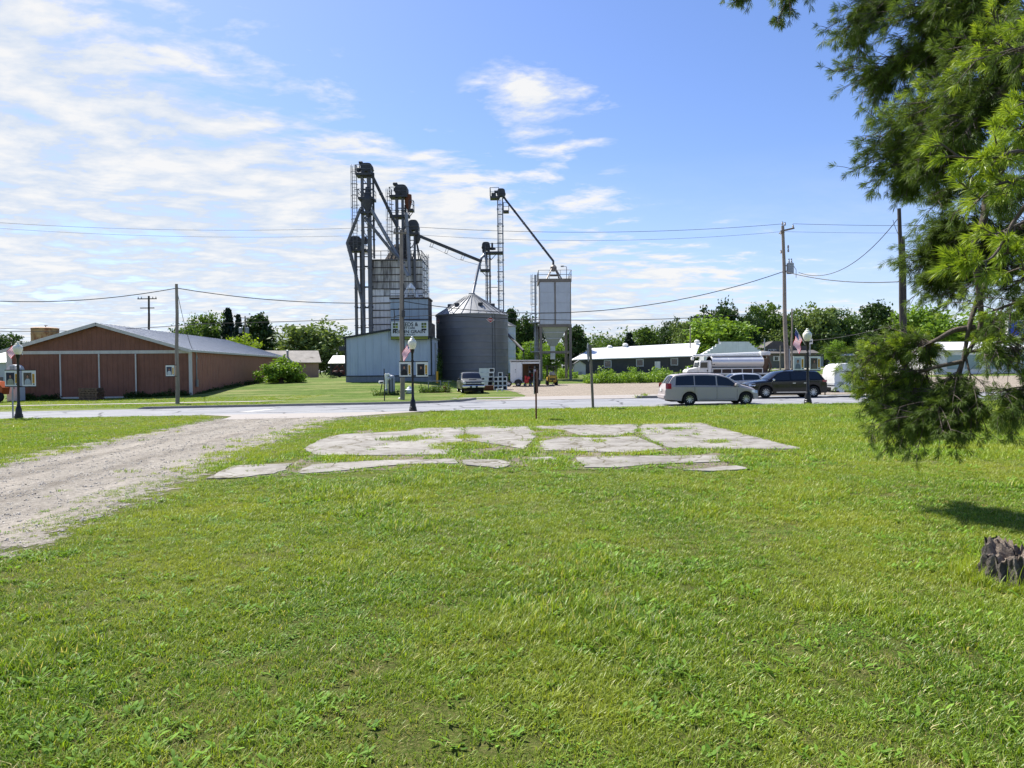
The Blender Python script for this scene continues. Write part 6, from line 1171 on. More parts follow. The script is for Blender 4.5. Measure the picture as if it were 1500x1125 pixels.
# pale compact car between them
c = car('hatchback', 'pale silver hatchback parked behind, between the minivan and the black car', 'car', G(1079, 52.5), R(180), 4.3, 1.78,
 [(-2.15, .8), (-2.1, 1.0), (-1.98, 1.12), (-1.55, 1.42), (-1.2, 1.50), (-.3, 1.545), (.3, 1.50), (.55, 1.42), (1.22, 1.02), (1.6, .94), (1.95, .82), (2.1, .66), (2.15, .5)],
 [(-2.15, 1.02), (-1, 1.0), (1.2, .92), (2.15, .75)], mt['whitecar'], (-1.3, 1.32), .31, [('m', -1.55, -.28, .15, 0), ('f', -.2, 1.05, 0, -.5)], (.45, 1.22), (-2.0, -1.5), .22)
c['patch']('tail_light', mt['lred'], -2.12, -1.85, .84, 1.0, .012); c['patch']('head_light', mt['lclear'], 1.75, 2.1, .62, .76, .012, -.04); c['mirror'](.9, .93, mt['whitecar'])
# pickup, built as a cab-and-bed loft
pk = car('pickup_truck', 'grey pickup truck parked on the grass before the grain bin', 'pickup truck', G(688.5, 62.5), R(-80), 5.7, 2.0,
 [(-2.85, 1.02), (-2.80, 1.10), (-.72, 1.10), (-.66, 1.14), (-.52, 1.70), (-.40, 1.82), (.2, 1.86), (.62, 1.82), (.85, 1.72), (1.35, 1.30), (1.5, 1.22), (2.2, 1.17), (2.62, 1.12), (2.76, 1.02), (2.83, .82), (2.85, .62)],
 [(-2.85, 1.18), (.8, 1.18), (1.4, 1.12), (2.85, .98)], mt['gunmetal'], (-1.75, 1.85), .39, [('r', -.44, .12, .06, 0), ('f', .2, 1.3, 0, -.5)], (.72, 1.34), (-.62, -.5), .36, .22, wfront=.06, zfront=.5, spokes=6)
t = pk['t']; b = MB(); b.bbox(2.80, 2.90, -.92, .92, .72, 1.06, .03); b.build('grille', mt['plastic'], t, 40)
b = MB(); b.bbox(2.84, 2.93, -.66, .66, .855, .925, .02); b.bbox(2.84, 2.92, -.62, .62, 1.01, 1.045, .015); b.bbox(2.90, 2.95, -.12, .12, .86, .92, .02); b.build('grille_bar', mt['chrome'], t, 40)
for s in (-1, 1):
    b = MB(); y = sorted((s*.66, s*.93)); b.bbox(2.74, 2.92, y[0], y[1], .80, 1.04, .04); b.build('head_light', mt['lclear'], t, 40)
b = MB(); b.bbox(2.78, 3.02, -.98, .98, .48, .72, .06); b.build('front_bumper', mt['chrome'], t, 40); b = MB(); b.bbox(3.0, 3.03, -.35, .35, .52, .66, .012); b.build('bumper_inset', mt['plastic'], t); plate(t, 3.03, .6)
b = MB(); b.bbox(1.5, 2.3, -.34, .34, 1.19, 1.245, .025); b.build('hood_scoop', mt['gunmetal'], t, 40); pk['mirror'](1.0, 1.16, mt['plastic']); b = MB(); b.box(-2.75, -.75, -.80, .80, 1.085, 1.13); b.build('bed_cover', mt['rubber'], t)
pk['line']('door_seam', mt['plastic'], .16, .5, 1.1, .008); pk['line']('door_seam', mt['plastic'], 1.2, .5, 1.05, .008); b = MB(); b.box(.62, .8, -.22, .1, 1.5, 1.5) ; b.tube([(1.1, -.2, 1.42), (1.04, .15, 1.50)], .02, 4); b.build('wiper', mt['black'], t)
# ---- feed truck
mt['implement'] = M('dark_brown_bay', '3a2f2a', .8); mt['tank'] = M('polished_tank', 'd8d8d8', .4, .3, .04, .8, dirt='9b948a', damt=.3, dscale=(1, 1, 2)); mt['tanlow'] = M('tank_ground_reflection', 'cbb7a0', .35, .2, .05, 1)  # tan colour stands in for gravel reflected low on the tank; not assigned
t = thing('feed_truck', 'white feed delivery truck with a shiny long tank and top auger', 'truck', G(1003, 75), R(0)); t.location.y = 75
wt = mt['white']; Z = lambda y: (602-y)*.01; XX = lambda x: (x-310)*.01
b = MB(); pl = [(XX(312), Z(545)), (XX(312), Z(470)), (XX(330), Z(450)), (XX(400), Z(436)), (XX(440), Z(432)), (XX(440), Z(520))]; b.prism(pl[::-1], -.95, .95); b.build('hood', wt, t, 30)
b = MB(); pl = [(XX(436), Z(520)), (XX(436), Z(432)), (XX(446), Z(372)), (XX(456), Z(356)), (XX(565), Z(354)), (XX(572), Z(365)), (XX(572), Z(520))]; b.prism(pl[::-1], -1.12, 1.12); cb = b.build('cab', wt, t, 30)
b = MB(); b.prism([(XX(450), Z(432)), (XX(458), Z(376)), (XX(528), Z(374)), (XX(528), Z(432))][::-1], -1.135, -1.122); b.build('side_window', mt['glass'], cb); b = MB(); b.add([(XX(435.5), -1, Z(428)), (XX(445), -1, Z(374)), (XX(445), 1, Z(374)), (XX(435.5), 1, Z(428))], [(0, 1, 2, 3)]); b.build('windscreen', mt['glass'], cb)
b = MB(); b.box(XX(444), XX(536), -1.128, -1.121, Z(437), Z(434)); b.box(XX(534), XX(536), -1.128, -1.121, Z(515), Z(360)); b.bbox(XX(522), XX(532), -1.15, -1.12, Z(475), Z(455), .01); b.build('door_handle', mt['plastic'], cb)
for x0, z0, s in ((430, 425, -1), (305, 430, -1)): b = MB(); b.bbox(XX(x0), XX(x0+12), -1.45, -1.2, Z(z0+22), Z(z0-8), .04); b.bar((XX(x0+8), -1.25, Z(z0+8)), (XX(x0+25), -1.1, Z(z0+8)), .04); b.build('mirror', wt, t, 40)
b = MB(); n = 28; prof = [(.0, 0)]; ov = [(1.18*math.cos(a), Z(375)+.66*math.sin(a)*(1 if math.sin(a) > 0 else 1.0)) for a in np.linspace(0, 2*PI, n+1)[:-1]]
b.prism(ov, XX(578), XX(1138), 'x'); tk = b.build('tank', mt['tank'], t, 45)
b = MB(); [b.prism([(y*1.012, Z(375)+(z-Z(375))*1.014) for y, z in ov], XX(x), XX(x+5), 'x') for x in (578, 760, 1015, 1134)]; b.build('band', wt, tk, 45); b = MB(); b.box(XX(590), XX(1130), -.7, .7, Z(311), Z(304)); b.build('walkway', wt, tk)
b = MB(); b.box(XX(580), XX(1130), -1.1, 1.1, Z(450), Z(440)); b.box(XX(580), XX(1250), -1.1, 1.1, Z(510), Z(494)); [b.box(XX(x), XX(x+8), -1.1, 1.1, Z(496), Z(448)) for x in (582, 680, 790, 903, 1015, 1122)]; b.build('frame', wt, t); b = MB(); b.box(XX(585), XX(1125), -1.0, 1.0, Z(492), Z(452)); b.build('compartment', mt['implement'], t)
b = MB(); b.tube([(XX(395), -.2, Z(302)), (XX(1235), .1, Z(280))], .15, 10); b.tube([(XX(420), .3, Z(296)), (XX(1190), .4, Z(270))], .10, 10); b.bbox(XX(376), XX(402), -.4, 0, Z(350), Z(318), .04); b.bbox(XX(1130), XX(1240), -.4, .5, Z(305), Z(262), .08); b.build('auger', wt, t, 40)
b = MB(); b.add([(XX(1138), -1, Z(345)), (XX(1215), -.8, Z(330)), (XX(1215), .8, Z(330)), (XX(1138), 1, Z(345)), (XX(1150), -.4, Z(480)), (XX(1190), -.4, Z(480)), (XX(1190), .4, Z(480)), (XX(1150), .4, Z(480))], [(0,1,5,4), (1,2,6,5), (2,3,7,6), (3,0,4,7), (0,3,2,1)]); [b.tube([(XX(1190), y, Z(300)), (XX(1235), y, Z(420)), (XX(1200), y, Z(510))], .1, 8) for y in (-.7, .1, .6)]; b.bar((XX(1180), -.9, Z(310)), (XX(1245), -.9, Z(310)), .12); b.bbox(XX(1150), XX(1265), -.9, .9, Z(520), Z(480), .05); b.build('rear_hopper', M('truck_brown', '5c4a3e', .7, .1, .3, 2, dirt='2f2722', damt=.6), t, 30)
for x in (392, 930, 1075):
    for s in (-1, 1): wheel(t, XX(x), s*.95, .52, .34, s, 6, 'white')
b = MB(); b.box(XX(330), XX(1240), -.5, .5, Z(545), Z(505)); b.build('chassis', mt['plastic'], t); b = MB(); b.lathe([(.42, -.9), (.5, -.8), (.5, .8), (.42, .9)], 16, (XX(345), 0, .55), 'y', cap=True); b.build('fender', wt, t)
text('FS', .34, (XX(592), -1.13, Z(394)), (R(90), 0, 0), mt['ink'], t)
# ---- white trailer towed by the black car
t = thing('cargo_trailer', 'white trailer with a domed front hitched to the black car', 'trailer', G(1213, 44.5)); 
b = MB(); pl = [(.05, .75), (.0, 1.2), (.06, 1.7), (.22, 2.0), (.5, 2.13), (1.1, 2.17), (1.9, 2.17), (1.95, .75)]; b.prism(pl[::-1], -.85, .85); b.build('dome', wt, t, 40)
b = MB(); b.box(.0, 4.2, -.95, .95, .42, .9); b.prism([(-.05, .78), (.35, .3), (.6, .3), (.6, .9), (-.05, .9)], -.952, .952); b.box(1.95, 4.2, -.95, -.9, .9, 1.02); b.build('box', M('trailer_grey_white', 'c3c6c9', .5, .1, .06, 1), t)
b = MB(); b.bar((-.62, 0, .42), (.6, -.5, .38), .09, .1); b.bar((-.62, 0, .42), (.6, .5, .38), .09, .1); b.box(.0, 4.2, -.85, .85, .3, .42); b.tube([(-.2, .0, .1), (-.2, 0, .8)], .04, 8); b.box(-.02, .4, -.4, .4, .42, .62); b.build('drawbar', mt['black'], t)
for s in (-1, 1): wheel(t, 2.6, s*.98, .31, .2, s, 6, 'white')
b = MB(); [b.lathe([(.45, -.12), (.47, -.1), (.47, .1), (.45, .12)], 18, (2.6, s*.98, .31), 'y') for s in (-1, 1)]; b.build('fender', wt, t)
# ---- open white trailer near the grain bin
t = thing('open_trailer', 'white box trailer standing open, showing shelves and tools inside', 'trailer', G(769, 74), R(-2)); HT = 2.75; w = 3.15; b = MB()
b.box(-w/2+.06, w/2, 2.2, 2.26, .45, HT); b.box(-w/2, -w/2+.06, 0, 2.26, .45, HT); b.box(w/2, w/2+.06, 0, 2.26, .45, HT); b.box(-w/2+.061, w/2, .01, 2.2, .4, .48); b.box(-w/2+.06, -.28, 0, .06, .42, HT-.1); b.box(-.28, w/2, 0, .06, HT-.28, HT-.1); b.build('box', wt, t)
b = MB(); b.box(-w/2-.08, w/2+.12, -.08, 2.34, HT, HT+.14); b.box(-.32, -.27, -.05, -.0, .4, HT-.1); b.box(w/2-.0, w/2+.1, -.06, -.001, .4, HT-.1); b.build('roof', mt['barntrim'], t)
b = MB(); b.box(-.25, w/2-.02, 2.05, 2.19, .5, HT-.3); b.build('plywood_lining', M('plywood', '8c6a48', .8, 0, .2, 2), t)
b = MB(); [b.box(.35, w/2-.04, 1.3, 2.0, z, z+.05) for z in (1.0, 1.45, 1.9, 2.2)]; [b.box(x, x+.05, 1.3, 1.35, .5, 2.4) for x in (.35, .95, 1.5)]; b.build('shelf', mt['wood'], t)
rr = random.Random(9)
for z in (1.05, 1.5, 1.95):
    for k in range(4): x = .42+k*.27; b = MB(); b.bbox(x, x+rr.uniform(.14, .22), 1.35, 1.8, z, z+rr.uniform(.18, .34), .02); tag(b.build('tool_box', [mt['rust'], mt['plastic'], mt['red'], mt['galv']][rr.randrange(4)]), 'small dark boxes on the shelves inside the open white trailer', 'box', 'boxes on the trailer shelves').matrix_world = Matrix.Translation(t.location) @ Matrix.Rotation(R(-2), 4, 'Z')
for x in (-1.75, -.72): wheel(t, x, -.12, .33, .22, -1, 5, 'white')
b = MB(); b.prism([(-.72+.46*math.cos(a), .34+.46*math.sin(a)) for a in np.linspace(0, PI, 12)], -.26, -.22); b.bar((-1.9, .3, .5), (-2.6, .9, .5), .1); b.bbox(-2.05, -1.85, .0, .3, 1.0, 1.35, .03); b.build('fender', mt['plastic'], t)
b = MB(); b.prism([(-1.02, 1.9), (-.94, 1.82), (-1.02, 1.74), (-1.10, 1.82)], -.012, -.003); b.box(-1.1, -.94, -.012, -.003, 1.66, 1.69); b.box(-1.06, -.98, -.012, -.003, 1.58, 1.61); b.box(-1.10, -.94, -.012, -.003, 1.50, 1.53); b.build('emblem', mt['galv'], t)
t0 = t.location
def at(dx, dy): return Vector((t0.x+dx, t0.y+dy, gz(t0.x+dx, t0.y+dy)))
t = thing('engine_cart', 'red wheeled engine machine standing before the open trailer', 'machine', at(.2, -.7)); t.scale = (.68, .68, .8); b = MB(); b.bbox(-.4, .3, -.3, .3, .45, 1.05, .12); b.lathe([(0, 0), (.26, .02), (.26, .28), (.12, .4), (0, .42)], 14, (.25, -.1, 1.0)); b.bbox(-.35, -.05, -.25, .2, 1.0, 1.5, .06); b.build('hood', mt['red'], t, 40)
b = MB(); b.bbox(.3, .8, -.25, .3, .4, .8, .08); b.bar((-.4, 0, .35), (.8, 0, .35), .1); b.bar((-.35, .2, .9), (-.8, .2, 1.3), .05); b.build('chassis', mt['plastic'], t, 40)
for x, y in ((-.3, -.35), (.55, -.35), (-.3, .35), (.55, .35)): wheel(t, x, y, .24, .16, -1 if y < 0 else 1, 5, 'galv')
t = thing('drum', 'dark round drum lying beside the red machine at the open trailer', 'drum', at(1.25, -.5)); b = MB(); b.lathe([(0, -.42), (.38, -.42), (.42, -.38), (.42, -.05), (.44, 0), (.42, .05), (.42, .38), (.38, .42), (0, .42)], 20, (0, 0, .44), 'y'); b.build('shell', mt['plastic'], t, 40); b = MB(); b.tube([(-.35, -.47, .1), (-.4, -.47, .6), (-.1, -.47, .9), (.3, -.47, .8)], .04, 6); b.build('hoop', mt['galv'], t)
# ---- forklift, seen from behind
mt['forkyel'] = M('forklift_yellow', 'b9962f', .5, .1, .12, 2, dirt='5a4a22', damt=.5)
t = thing('forklift', 'yellow forklift seen from behind on the gravel lot', 'forklift', G(808, 76), R(3)); b = MB(); b.bbox(-.52, .52, -1.0, -.5, .32, 1.12, .12); b.bbox(-.5, .5, -.55, .8, .35, .92, .06); b.build('body', mt['forkyel'], t, 40)
b = MB(); [b.box(x0, x1, -1.015, -1.001, z0, z1) for x0, x1, z0, z1 in ((-.3, .3, .62, .78), (-.45, -.38, .5, .9), (.38, .45, .5, .9), (-.08, .08, .40, .56))]; b.build('vent', mt['plastic'], t)
b = MB(); b.bbox(-.3, .3, -.35, .15, .92, 1.08, .05); b.bbox(-.3, .3, -.45, -.32, 1.0, 1.5, .05); b.bbox(-.38, .38, -.95, -.55, 1.12, 1.28, .06); b.build('seat', M('seat_grey', '8d8b86', .7), t, 40)
b = MB(); [b.bar((x, y, .9), (x*.98, y*.9-.05, 2.12), .07) for x in (-.5, .5) for y in (-.6, .62)]; [b.box(-.56, .56, y, y+.06, 2.12, 2.17) for y in np.linspace(-.72, .62, 8)]; b.box(-.58, -.5, -.74, .7, 2.10, 2.19); b.box(.5, .58, -.74, .7, 2.10, 2.19); b.build('overhead_guard', mt['black'], t)
b = MB(); [b.box(x-.06, x+.06, .85, 1.0, .1, 2.05) for x in (-.35, .35)]; b.box(-.35, .35, .86, .98, 1.95, 2.05); [b.box(x-.06, x+.06, 1.0, 2.1, .08, .13) for x in (-.25, .25)]; b.build('mast', mt['black'], t)
for x, y, r in ((-.46, -.72, .27), (.46, -.72, .27), (-.5, .55, .33), (.5, .55, .33)): wheel(t, x, y, r, .22, -1, 5, 'forkyel') if False else None
for s in (-1, 1):
    for y, r in ((-.72, .27), (.55, .33)): b = MB(); b.lathe([(0, -.11), (r*.8, -.11), (r, -.07), (r, .07), (r*.8, .11), (0, .11)], 20, (s*.50, y, r), 'x'); b.build('wheel', mt['rubber'], t, 40)
# ================================================================ small things round the yard
# crates: stacked open white frames
cr = random.Random(4); mt['crate'] = M('crate_white', 'c9cfcb', .6, 0, .08, 2, dirt='8b8f88', damt=.4); mt['crateend'] = M('crate_dark', '16191b', .8)
def crate(label, p, rz, l=1.2, w=.95, h=.42):
    t = thing('crate', label, 'crate', p, rz, 'open white crates stacked by the pickup'); b = MB(); f = .06
    for z in (0, h-f): b.box(-w/2, w/2, 0, f, z, z+f); b.box(-w/2, w/2, l-f, l, z, z+f)
    for x in (-w/2, w/2-f): b.box(x, x+f, 0, f, f, h-f); b.box(x, x+f, l-f, l, f, h-f); b.box(x+.004, x+f-.004, f, l-f, .012, h-.012)
    b.box(-w/2+.005, w/2-.005, .012, l-.012, h-.05, h-.004); b.build('frame', mt['crate'], t); b = MB(); b.box(-w/2+f, w/2-f, .10, l-f-.01, .012, h-.055); b.build('inner_box', mt['crateend'], t); return t
DCr = 67; q0 = G(720, DCr)
for i in range(5): crate(['bottom crate of the left crate stack beside the pickup', 'second crate up in the left stack beside the pickup', 'middle crate of the left stack beside the pickup', 'fourth crate up in the left stack beside the pickup', 'top crate of the left stack, nearest the grain bin wall'][i], q0+Vector((.05*i-.15, .05*i, .43*i)), R(62+cr.uniform(-3, 3)))
for j, (u, n) in enumerate(((726.5, 3), (733, 4), (739.5, 3))):
    for i in range(n): crate(f'{["bottom", "second", "third", "top"][i]} crate of the {["first", "middle", "last"][j]} right-hand column of dark crates', G(u, DCr-.6)+Vector((0, .05*i, .43*i)), R(cr.uniform(-2, 2)), 1.0, .42)
t = thing('planter_box', 'brown wooden box lying between the pickup and the crates', 'box', G(716, 65.5)); b = MB(); b.box(-.45, .45, 0, .5, 0, .48); [b.box(-.46, .46, -.03, -.004, z, z+.12) for z in (.02, .18, .34)]; b.build('planks', mt['rust'], t)
t = thing('pallet_scrap', 'small white slatted scrap on the grass before the crates', 'scrap', G(732, 63.5), R(10)); b = MB(); [b.bar((-.3+.0, y, .2), (.35, y, .25), .1, .04) for y in (0, .2, .4)]; b.bar((-.2, 0, .1), (-.2, .4, .1), .08, .2); b.bar((.25, 0, .1), (.25, .4, .1), .08, .2); b.build('slats', mt['crate'], t)
t = thing('fuel_pump', 'grey green box pump with a white head right of the pickup', 'pump', G(711, 69)); b = MB(); b.bbox(-.32, .32, 0, .5, 0, 1.5, .04); b.build('body', mt['found'], t, 40); b = MB(); b.bbox(-.25, .2, .05, .4, 1.5, 2.05, .04); b.bar((-.55, .2, 1.45), (-.3, .2, 1.5), .1); b.build('head', wt, t, 40)
# utility cluster in front of the blue building
p = G(571, 60); t = thing('meter_tank', 'tall grey cylindrical gas meter set with a white pipe before the blue building', 'gas meter', p); k = .06
b = MB(); b.lathe([(0, 0), (.3, 0), (.3, 1.55), (.26, 1.68), (.12, 1.76), (0, 1.78)], 16, (.15, .1, 0)); b.lathe([(.17, .1), (.17, .5), (.12, .56), (0, .58)], 12, (-.3, -.15, .0)); b.build('tank', mt['galv'], t, 40); b = MB(); b.tube([(-.28, 0, .0), (-.28, 0, 1.75), (-.1, 0, 1.85), (.05, 0, 1.7)], .10, 8); b.bbox(-.42, -.14, -.08, .08, 1.0, 1.9, .04); b.lathe([(0, -.12), (.13, -.1), (.13, .1), (0, .12)], 12, (-.02, -.1, 1.45), 'y'); b.build('pipe', wt, t, 40); b = MB(); [b.box(x, x+.06, -.26, -.2, .1, 1.5) for x in (-.02, .25)]; b.build('valve', mt['legdark'], t)
p = G(560, 61); t = thing('mailbox', 'small grey box on a slanted post left of the gas meter', 'mailbox', p); b = MB(); b.bar((-.25, 0, -.2), (.0, 0, 1.0), .08); b.build('post', mt['black'], t); b = MB(); b.bbox(-.3, .3, -.15, .15, .95, 1.25, .06); b.build('box', wt, t, 40); b = MB(); b.box(-.16, .12, -.17, -.153, 1.02, 1.18); b.build('door', mt['legdark'], t)
p = G(600, 62); t = thing('bell_tank', 'white dome shaped cover on the grass right of the sign pole', 'cover', p); b = MB(); b.lathe([(.36, .02), (.40, .06), (.36, .32), (.24, .52), (.12, .6), (.12, .68), (0, .7)], 20); b.bbox(-.42, .42, -.45, .0, .05, .42, .12); b.build('shell', M('dome_white', 'c3c8cc', .5), t, 50)
p = G(586, 52.3); t = thing('small_rock', 'small white rock at the foot of the sign pole', 'rock', p); b = MB(); b.lathe([(0, .0), (.14, .02), (.16, .08), (.08, .15), (0, .16)], 7); b.build('stone', wt, t)
p = G(641, 64); t = thing('pipe_rack', 'low galvanised pipe rack in tall weeds left of the pickup', 'rack', p); k = .064
b = MB(); 
for x in (-.85, .30, 1.05): b.tube([(x, 0, 0), (x, 0, 1.05)], .045, 6); 
b.tube([(-.85, 0, 1.03), (.30, 0, 1.03)], .05, 6); b.tube([(-.6, 0, .55), (.30, 0, .5)], .04, 6); b.tube([(.5, .3, 1.0), (1.3, .3, 1.0)], .03, 6); b.tube([(.5, .3, 0), (.5, .3, 1.0)], .03, 6); b.build('pipes', mt['galv'], t, 40)
p = G(652.5, 63.5); t = thing('gas_can', 'red fuel can left of the grey pickup', 'can', p); b = MB(); b.bbox(-.16, .16, -.12, .12, .25, .62, .04); b.tube([(.1, 0, .6), (.22, 0, .75)], .03, 6); b.build('body', mt['red'], t, 40); b = MB(); b.box(-.2, .2, -.15, .15, 0, .25); b.build('stand', mt['rust'], t)
# weeds as unbounded ground growth
def weeds(name, label, pts, n, hmin, hmax, wleaf, leafm, seed):
    rg = np.random.default_rng(seed); P = []
    for _ in range(n):
        (x0, y0), (x1, y1), sp = pts[rg.integers(len(pts))]; f = rg.random(); x = x0+(x1-x0)*f+rg.normal()*.15; y = y0+(y1-y0)*f+rg.uniform(0, sp); h = rg.uniform(hmin, hmax)*(1+.35*math.sin(x*1.9)+.2*math.sin(x*5)); z = gz(x, y)
        m = 7; tt = rg.random(m); P.append(np.stack([x+rg.normal(size=m)*.12*tt, y+rg.normal(size=m)*.12, z+h*tt], 1))
    V, F = leaf_cloud(np.concatenate(P), wleaf, rg, .45); o = np_mesh(name, V, F, LEAFMATS[leafm]); COL.objects.link(o); return tag(o, label, 'weeds', kind='stuff')
weeds('weeds', 'tall green weeds along the gravel lot before the charcoal building', [((8.6, 77), (30, 76), 5)], 2300, .6, 1.35, .32, 'light', 1)
weeds('weeds', 'weeds round the pipe rack left of the pickup', [((-8.4, 62.6), (-5.9, 62.8), 1.0)], 260, .25, .8, .17, 'mid', 2)
weeds('weeds', 'weeds along the front foot of the brown barn', [((-46.5, 63.0), (-42.5, 63.6), .4), ((-36.5, 64.1), (-30.6, 64.6), .4), ((-30.3, 66), (-32.3, 92), .5)], 900, .15, .55, .2, 'dark', 3)
weeds('weeds', 'weeds round the gas meter before the blue building', [((-12.1, 59.3), (-9.6, 59.5), .6)], 160, .2, .6, .16, 'mid', 4); weeds('weeds', 'weeds on the kerb island in the lot entrance', [((8.7, 47.1), (9.4, 47.1), .4)], 60, .1, .4, .12, 'yellow', 5); weeds('weeds', 'green growth under the feed bin tower', [((-1, 93), (9, 92), 6)], 900, .5, 1.2, .3, 'light', 6)
weeds('weeds', 'vines and weeds between the blue building and the grain bin', [((-9.6, 83), (-9.2, 88), 1)], 260, .8, 3.2, .25, 'mid', 7)
# pallets before the barn
mt['pallet'] = M('pallet_wood', '6b5747', .85, 0, .25, 3)
p = G(134.5, 61.3); PG = 'wooden pallets stacked before the barn door'; n = 7
for i in range(n):
    t = thing('pallet', ['bottom pallet of the stack before the barn door'] [0] if i == 0 else ('top pallet of the stack before the barn door' if i == n-1 else f'{["", "second", "third", "fourth", "fifth", "sixth"][i]} pallet from the ground in the stack before the barn door'), 'pallet', p+Vector((rr.uniform(-.06, .06), 0, .155*i)), R(rr.uniform(-3, 5)), PG)
    b = MB(); [b.box(x-.07, x+.07, -.6, .6, .115, .14) for x in np.linspace(-.72, .72, 6)]; [b.box(-.8, .8, y-.025, y+.025, .02, .115) for y in (-.58, 0, .58)]; [b.box(x-.07, x+.07, -.6, .6, .0, .02) for x in (-.7, 0, .7)]; b.build('boards', mt['pallet'], t)
# two dark farm implements by the open shed
for u, lab in ((492, 'dark red implement left of the pair by the blue building corner'), (500, 'dark red implement nearest the blue building corner')):
    p = G(u, 100); t = thing('farm_implement', lab, 'machine', p); b = MB(); b.bbox(-.5, .5, 0, 1.2, .4, 1.0, .12); b.bar((-.5, 0, .9), (.3, -.4, 1.7), .12); b.bar((.3, -.4, 1.7), (.6, 0, .8), .1); b.build('frame', M('implement_red', '5a2c28', .6, .1, .2, 2), t, 40); b = MB(); b.lathe([(0, -.12), (.4, -.1), (.42, 0), (.4, .1), (0, .12)], 14, (-.2, -.1, .42), 'y'); b.build('wheel', mt['rubber'], t, 40)
# ================================================================ the pine at the right and the stump
mt['needle'] = LEAF('pine_needles', '3a5020', '7a9246', None, scale=1.2, trans=.34, isl=.45, rough=.5, spec=.18)
mt['needleyounglit'] = LEAF('young_sunlit_pine_needles', '6f8f26', 'adc048', None, scale=2, trans=.42, isl=.5, rough=.45, spec=.35)  # young shoots, and also the painted sunlit tops of the low bough
mt['limb'] = M('pine_bark', '594f46', .85, 0, .3, 5, bump=.7, bscale=25, dirt='3e362f', damt=.6, dscale=(6, 6, 6))
PR = np.random.default_rng(21)
NV = {0: [], 1: []}
def sprig(c, d, ln, k, n, spread=.9, w=.0029):
    """brush of needles along the last bit of a twig, pointing forward and out"""
    d = d/np.linalg.norm(d); a = PR.normal(size=(n, 3)); a -= (a@d)[:, None]*d; a /= np.linalg.norm(a, axis=1, keepdims=True)
    q = PR.random((n, 1)); base = c-d*q*ln*.75; dirn = d*(.55+.7*(1-q))+a*spread*(.35+.75*PR.random((n, 1))); dirn /= np.linalg.norm(dirn, axis=1, keepdims=True)
    l = ln*(.7+.5*PR.random((n, 1))); tip = base+dirn*l; tip[:, 2] -= (.10*l[:, 0]); s = np.cross(dirn, PR.normal(size=(n, 3))); s /= np.linalg.norm(s, axis=1, keepdims=True); s *= w
    mid = base+dirn*l*.55
    NV[k].append(np.stack([base-s*.6, mid-s, tip, mid+s], 1).reshape(-1, 3))
LB = MB(); TB = MB()
KD = 1.0
def path(pts):
    P = [np.array(W(u, v, D*KD)) for u, v, D in pts]; out = []
    for i in range(len(P)-1):
        p0 = P[max(0, i-1)]; p1 = P[i]; p2 = P[i+1]; p3 = P[min(len(P)-1, i+2)]
        for t in np.linspace(0, 1, 7)[:-1]: out.append(.5*((2*p1)+(-p0+p2)*t+(2*p0-5*p1+4*p2-p3)*t*t+(-p0+3*p1-3*p2+p3)*t**3))
    out.append(P[-1]); return np.array(out)
def limb(pts, r0, r1, mb=None):
    P = path(pts); n = len(P); r0 *= KD; r1 *= KD; (mb or LB).tube([tuple(p) for p in P], [r0+(r1-r0)*i/(n-1) for i in range(n)], 9); return P
def twigs(P, f0, f1, n, ln, droop, k=0, nsub=5, nl=.12, nn=42, spread=.9, side=.8, fwd=.7, mix=0., flat=.55):
    if k == 0: nl *= .82; n = int(n*1.45); nn = int(nn*1.35)
    ln *= KD
    """side shoots along a limb; each shoot carries smaller shoots that end in needle brushes"""
    m = len(P)
    for _ in range(n):
        f = f0+(f1-f0)*PR.random(); i = min(m-2, int(f*(m-1))); c = P[i]+(P[i+1]-P[i])*PR.random(); t = P[min(m-1, i+2)]-P[max(0, i-2)]; t /= np.linalg.norm(t)
        r = PR.normal(size=3); r[2] *= flat; r -= (r@t)*t; r /= np.linalg.norm(r); d = t*fwd+r*side; d /= np.linalg.norm(d); L = ln*(.45+1.25*PR.random()**2); q = [c]; dd = d.copy()
        for s in range(4): dd = dd+np.array([0, 0, -droop*.25]); dd /= np.linalg.norm(dd); q.append(q[-1]+dd*L/4)
        TB.tube([tuple(x) for x in q], [.009, .007, .006, .005, .003], 4, cap=False)
        kk = 1 if PR.random() < mix else k
        sprig(q[-1], dd, nl*1.1, kk, nn, spread)
        for _s in range(nsub):
            g = .2+.75*PR.random(); j = min(3, int(g*4)); b0 = q[j]+(q[j+1]-q[j])*(g*4-j); r = PR.normal(size=3); r[2] *= flat; r -= (r@dd)*dd; r /= np.linalg.norm(r); d2 = dd*.75+r*.75; d2[2] -= droop*.25; d2 /= np.linalg.norm(d2); l2 = L*(.2+.3*PR.random()); e = b0+d2*l2
            TB.tube([tuple(b0), tuple(b0+d2*l2*.5+np.array([0, 0, .01])), tuple(e)], [.005, .004, .0025], 3, cap=False); sprig(e, d2, nl*(.8+.4*PR.random()), kk, nn, spread)
# trunk stands outside the right edge; boughs reach in
pt = G(1740, 8.6); 
pine = thing('pine_tree', 'white pine reaching in from the right edge with long drooping boughs', 'tree', (0, 0, 0))
b = MB(); tr = [(pt.x+.05*math.sin(k), pt.y+.05*math.cos(k*1.3), pt.z-.3+k*.9) for k in range(14)]; b.tube(tr, [.36, .32, .29, .27, .25, .23, .21, .19, .17, .15, .12, .09, .06, .03], 14); b.build('trunk', mt['limb'], pine, 50)
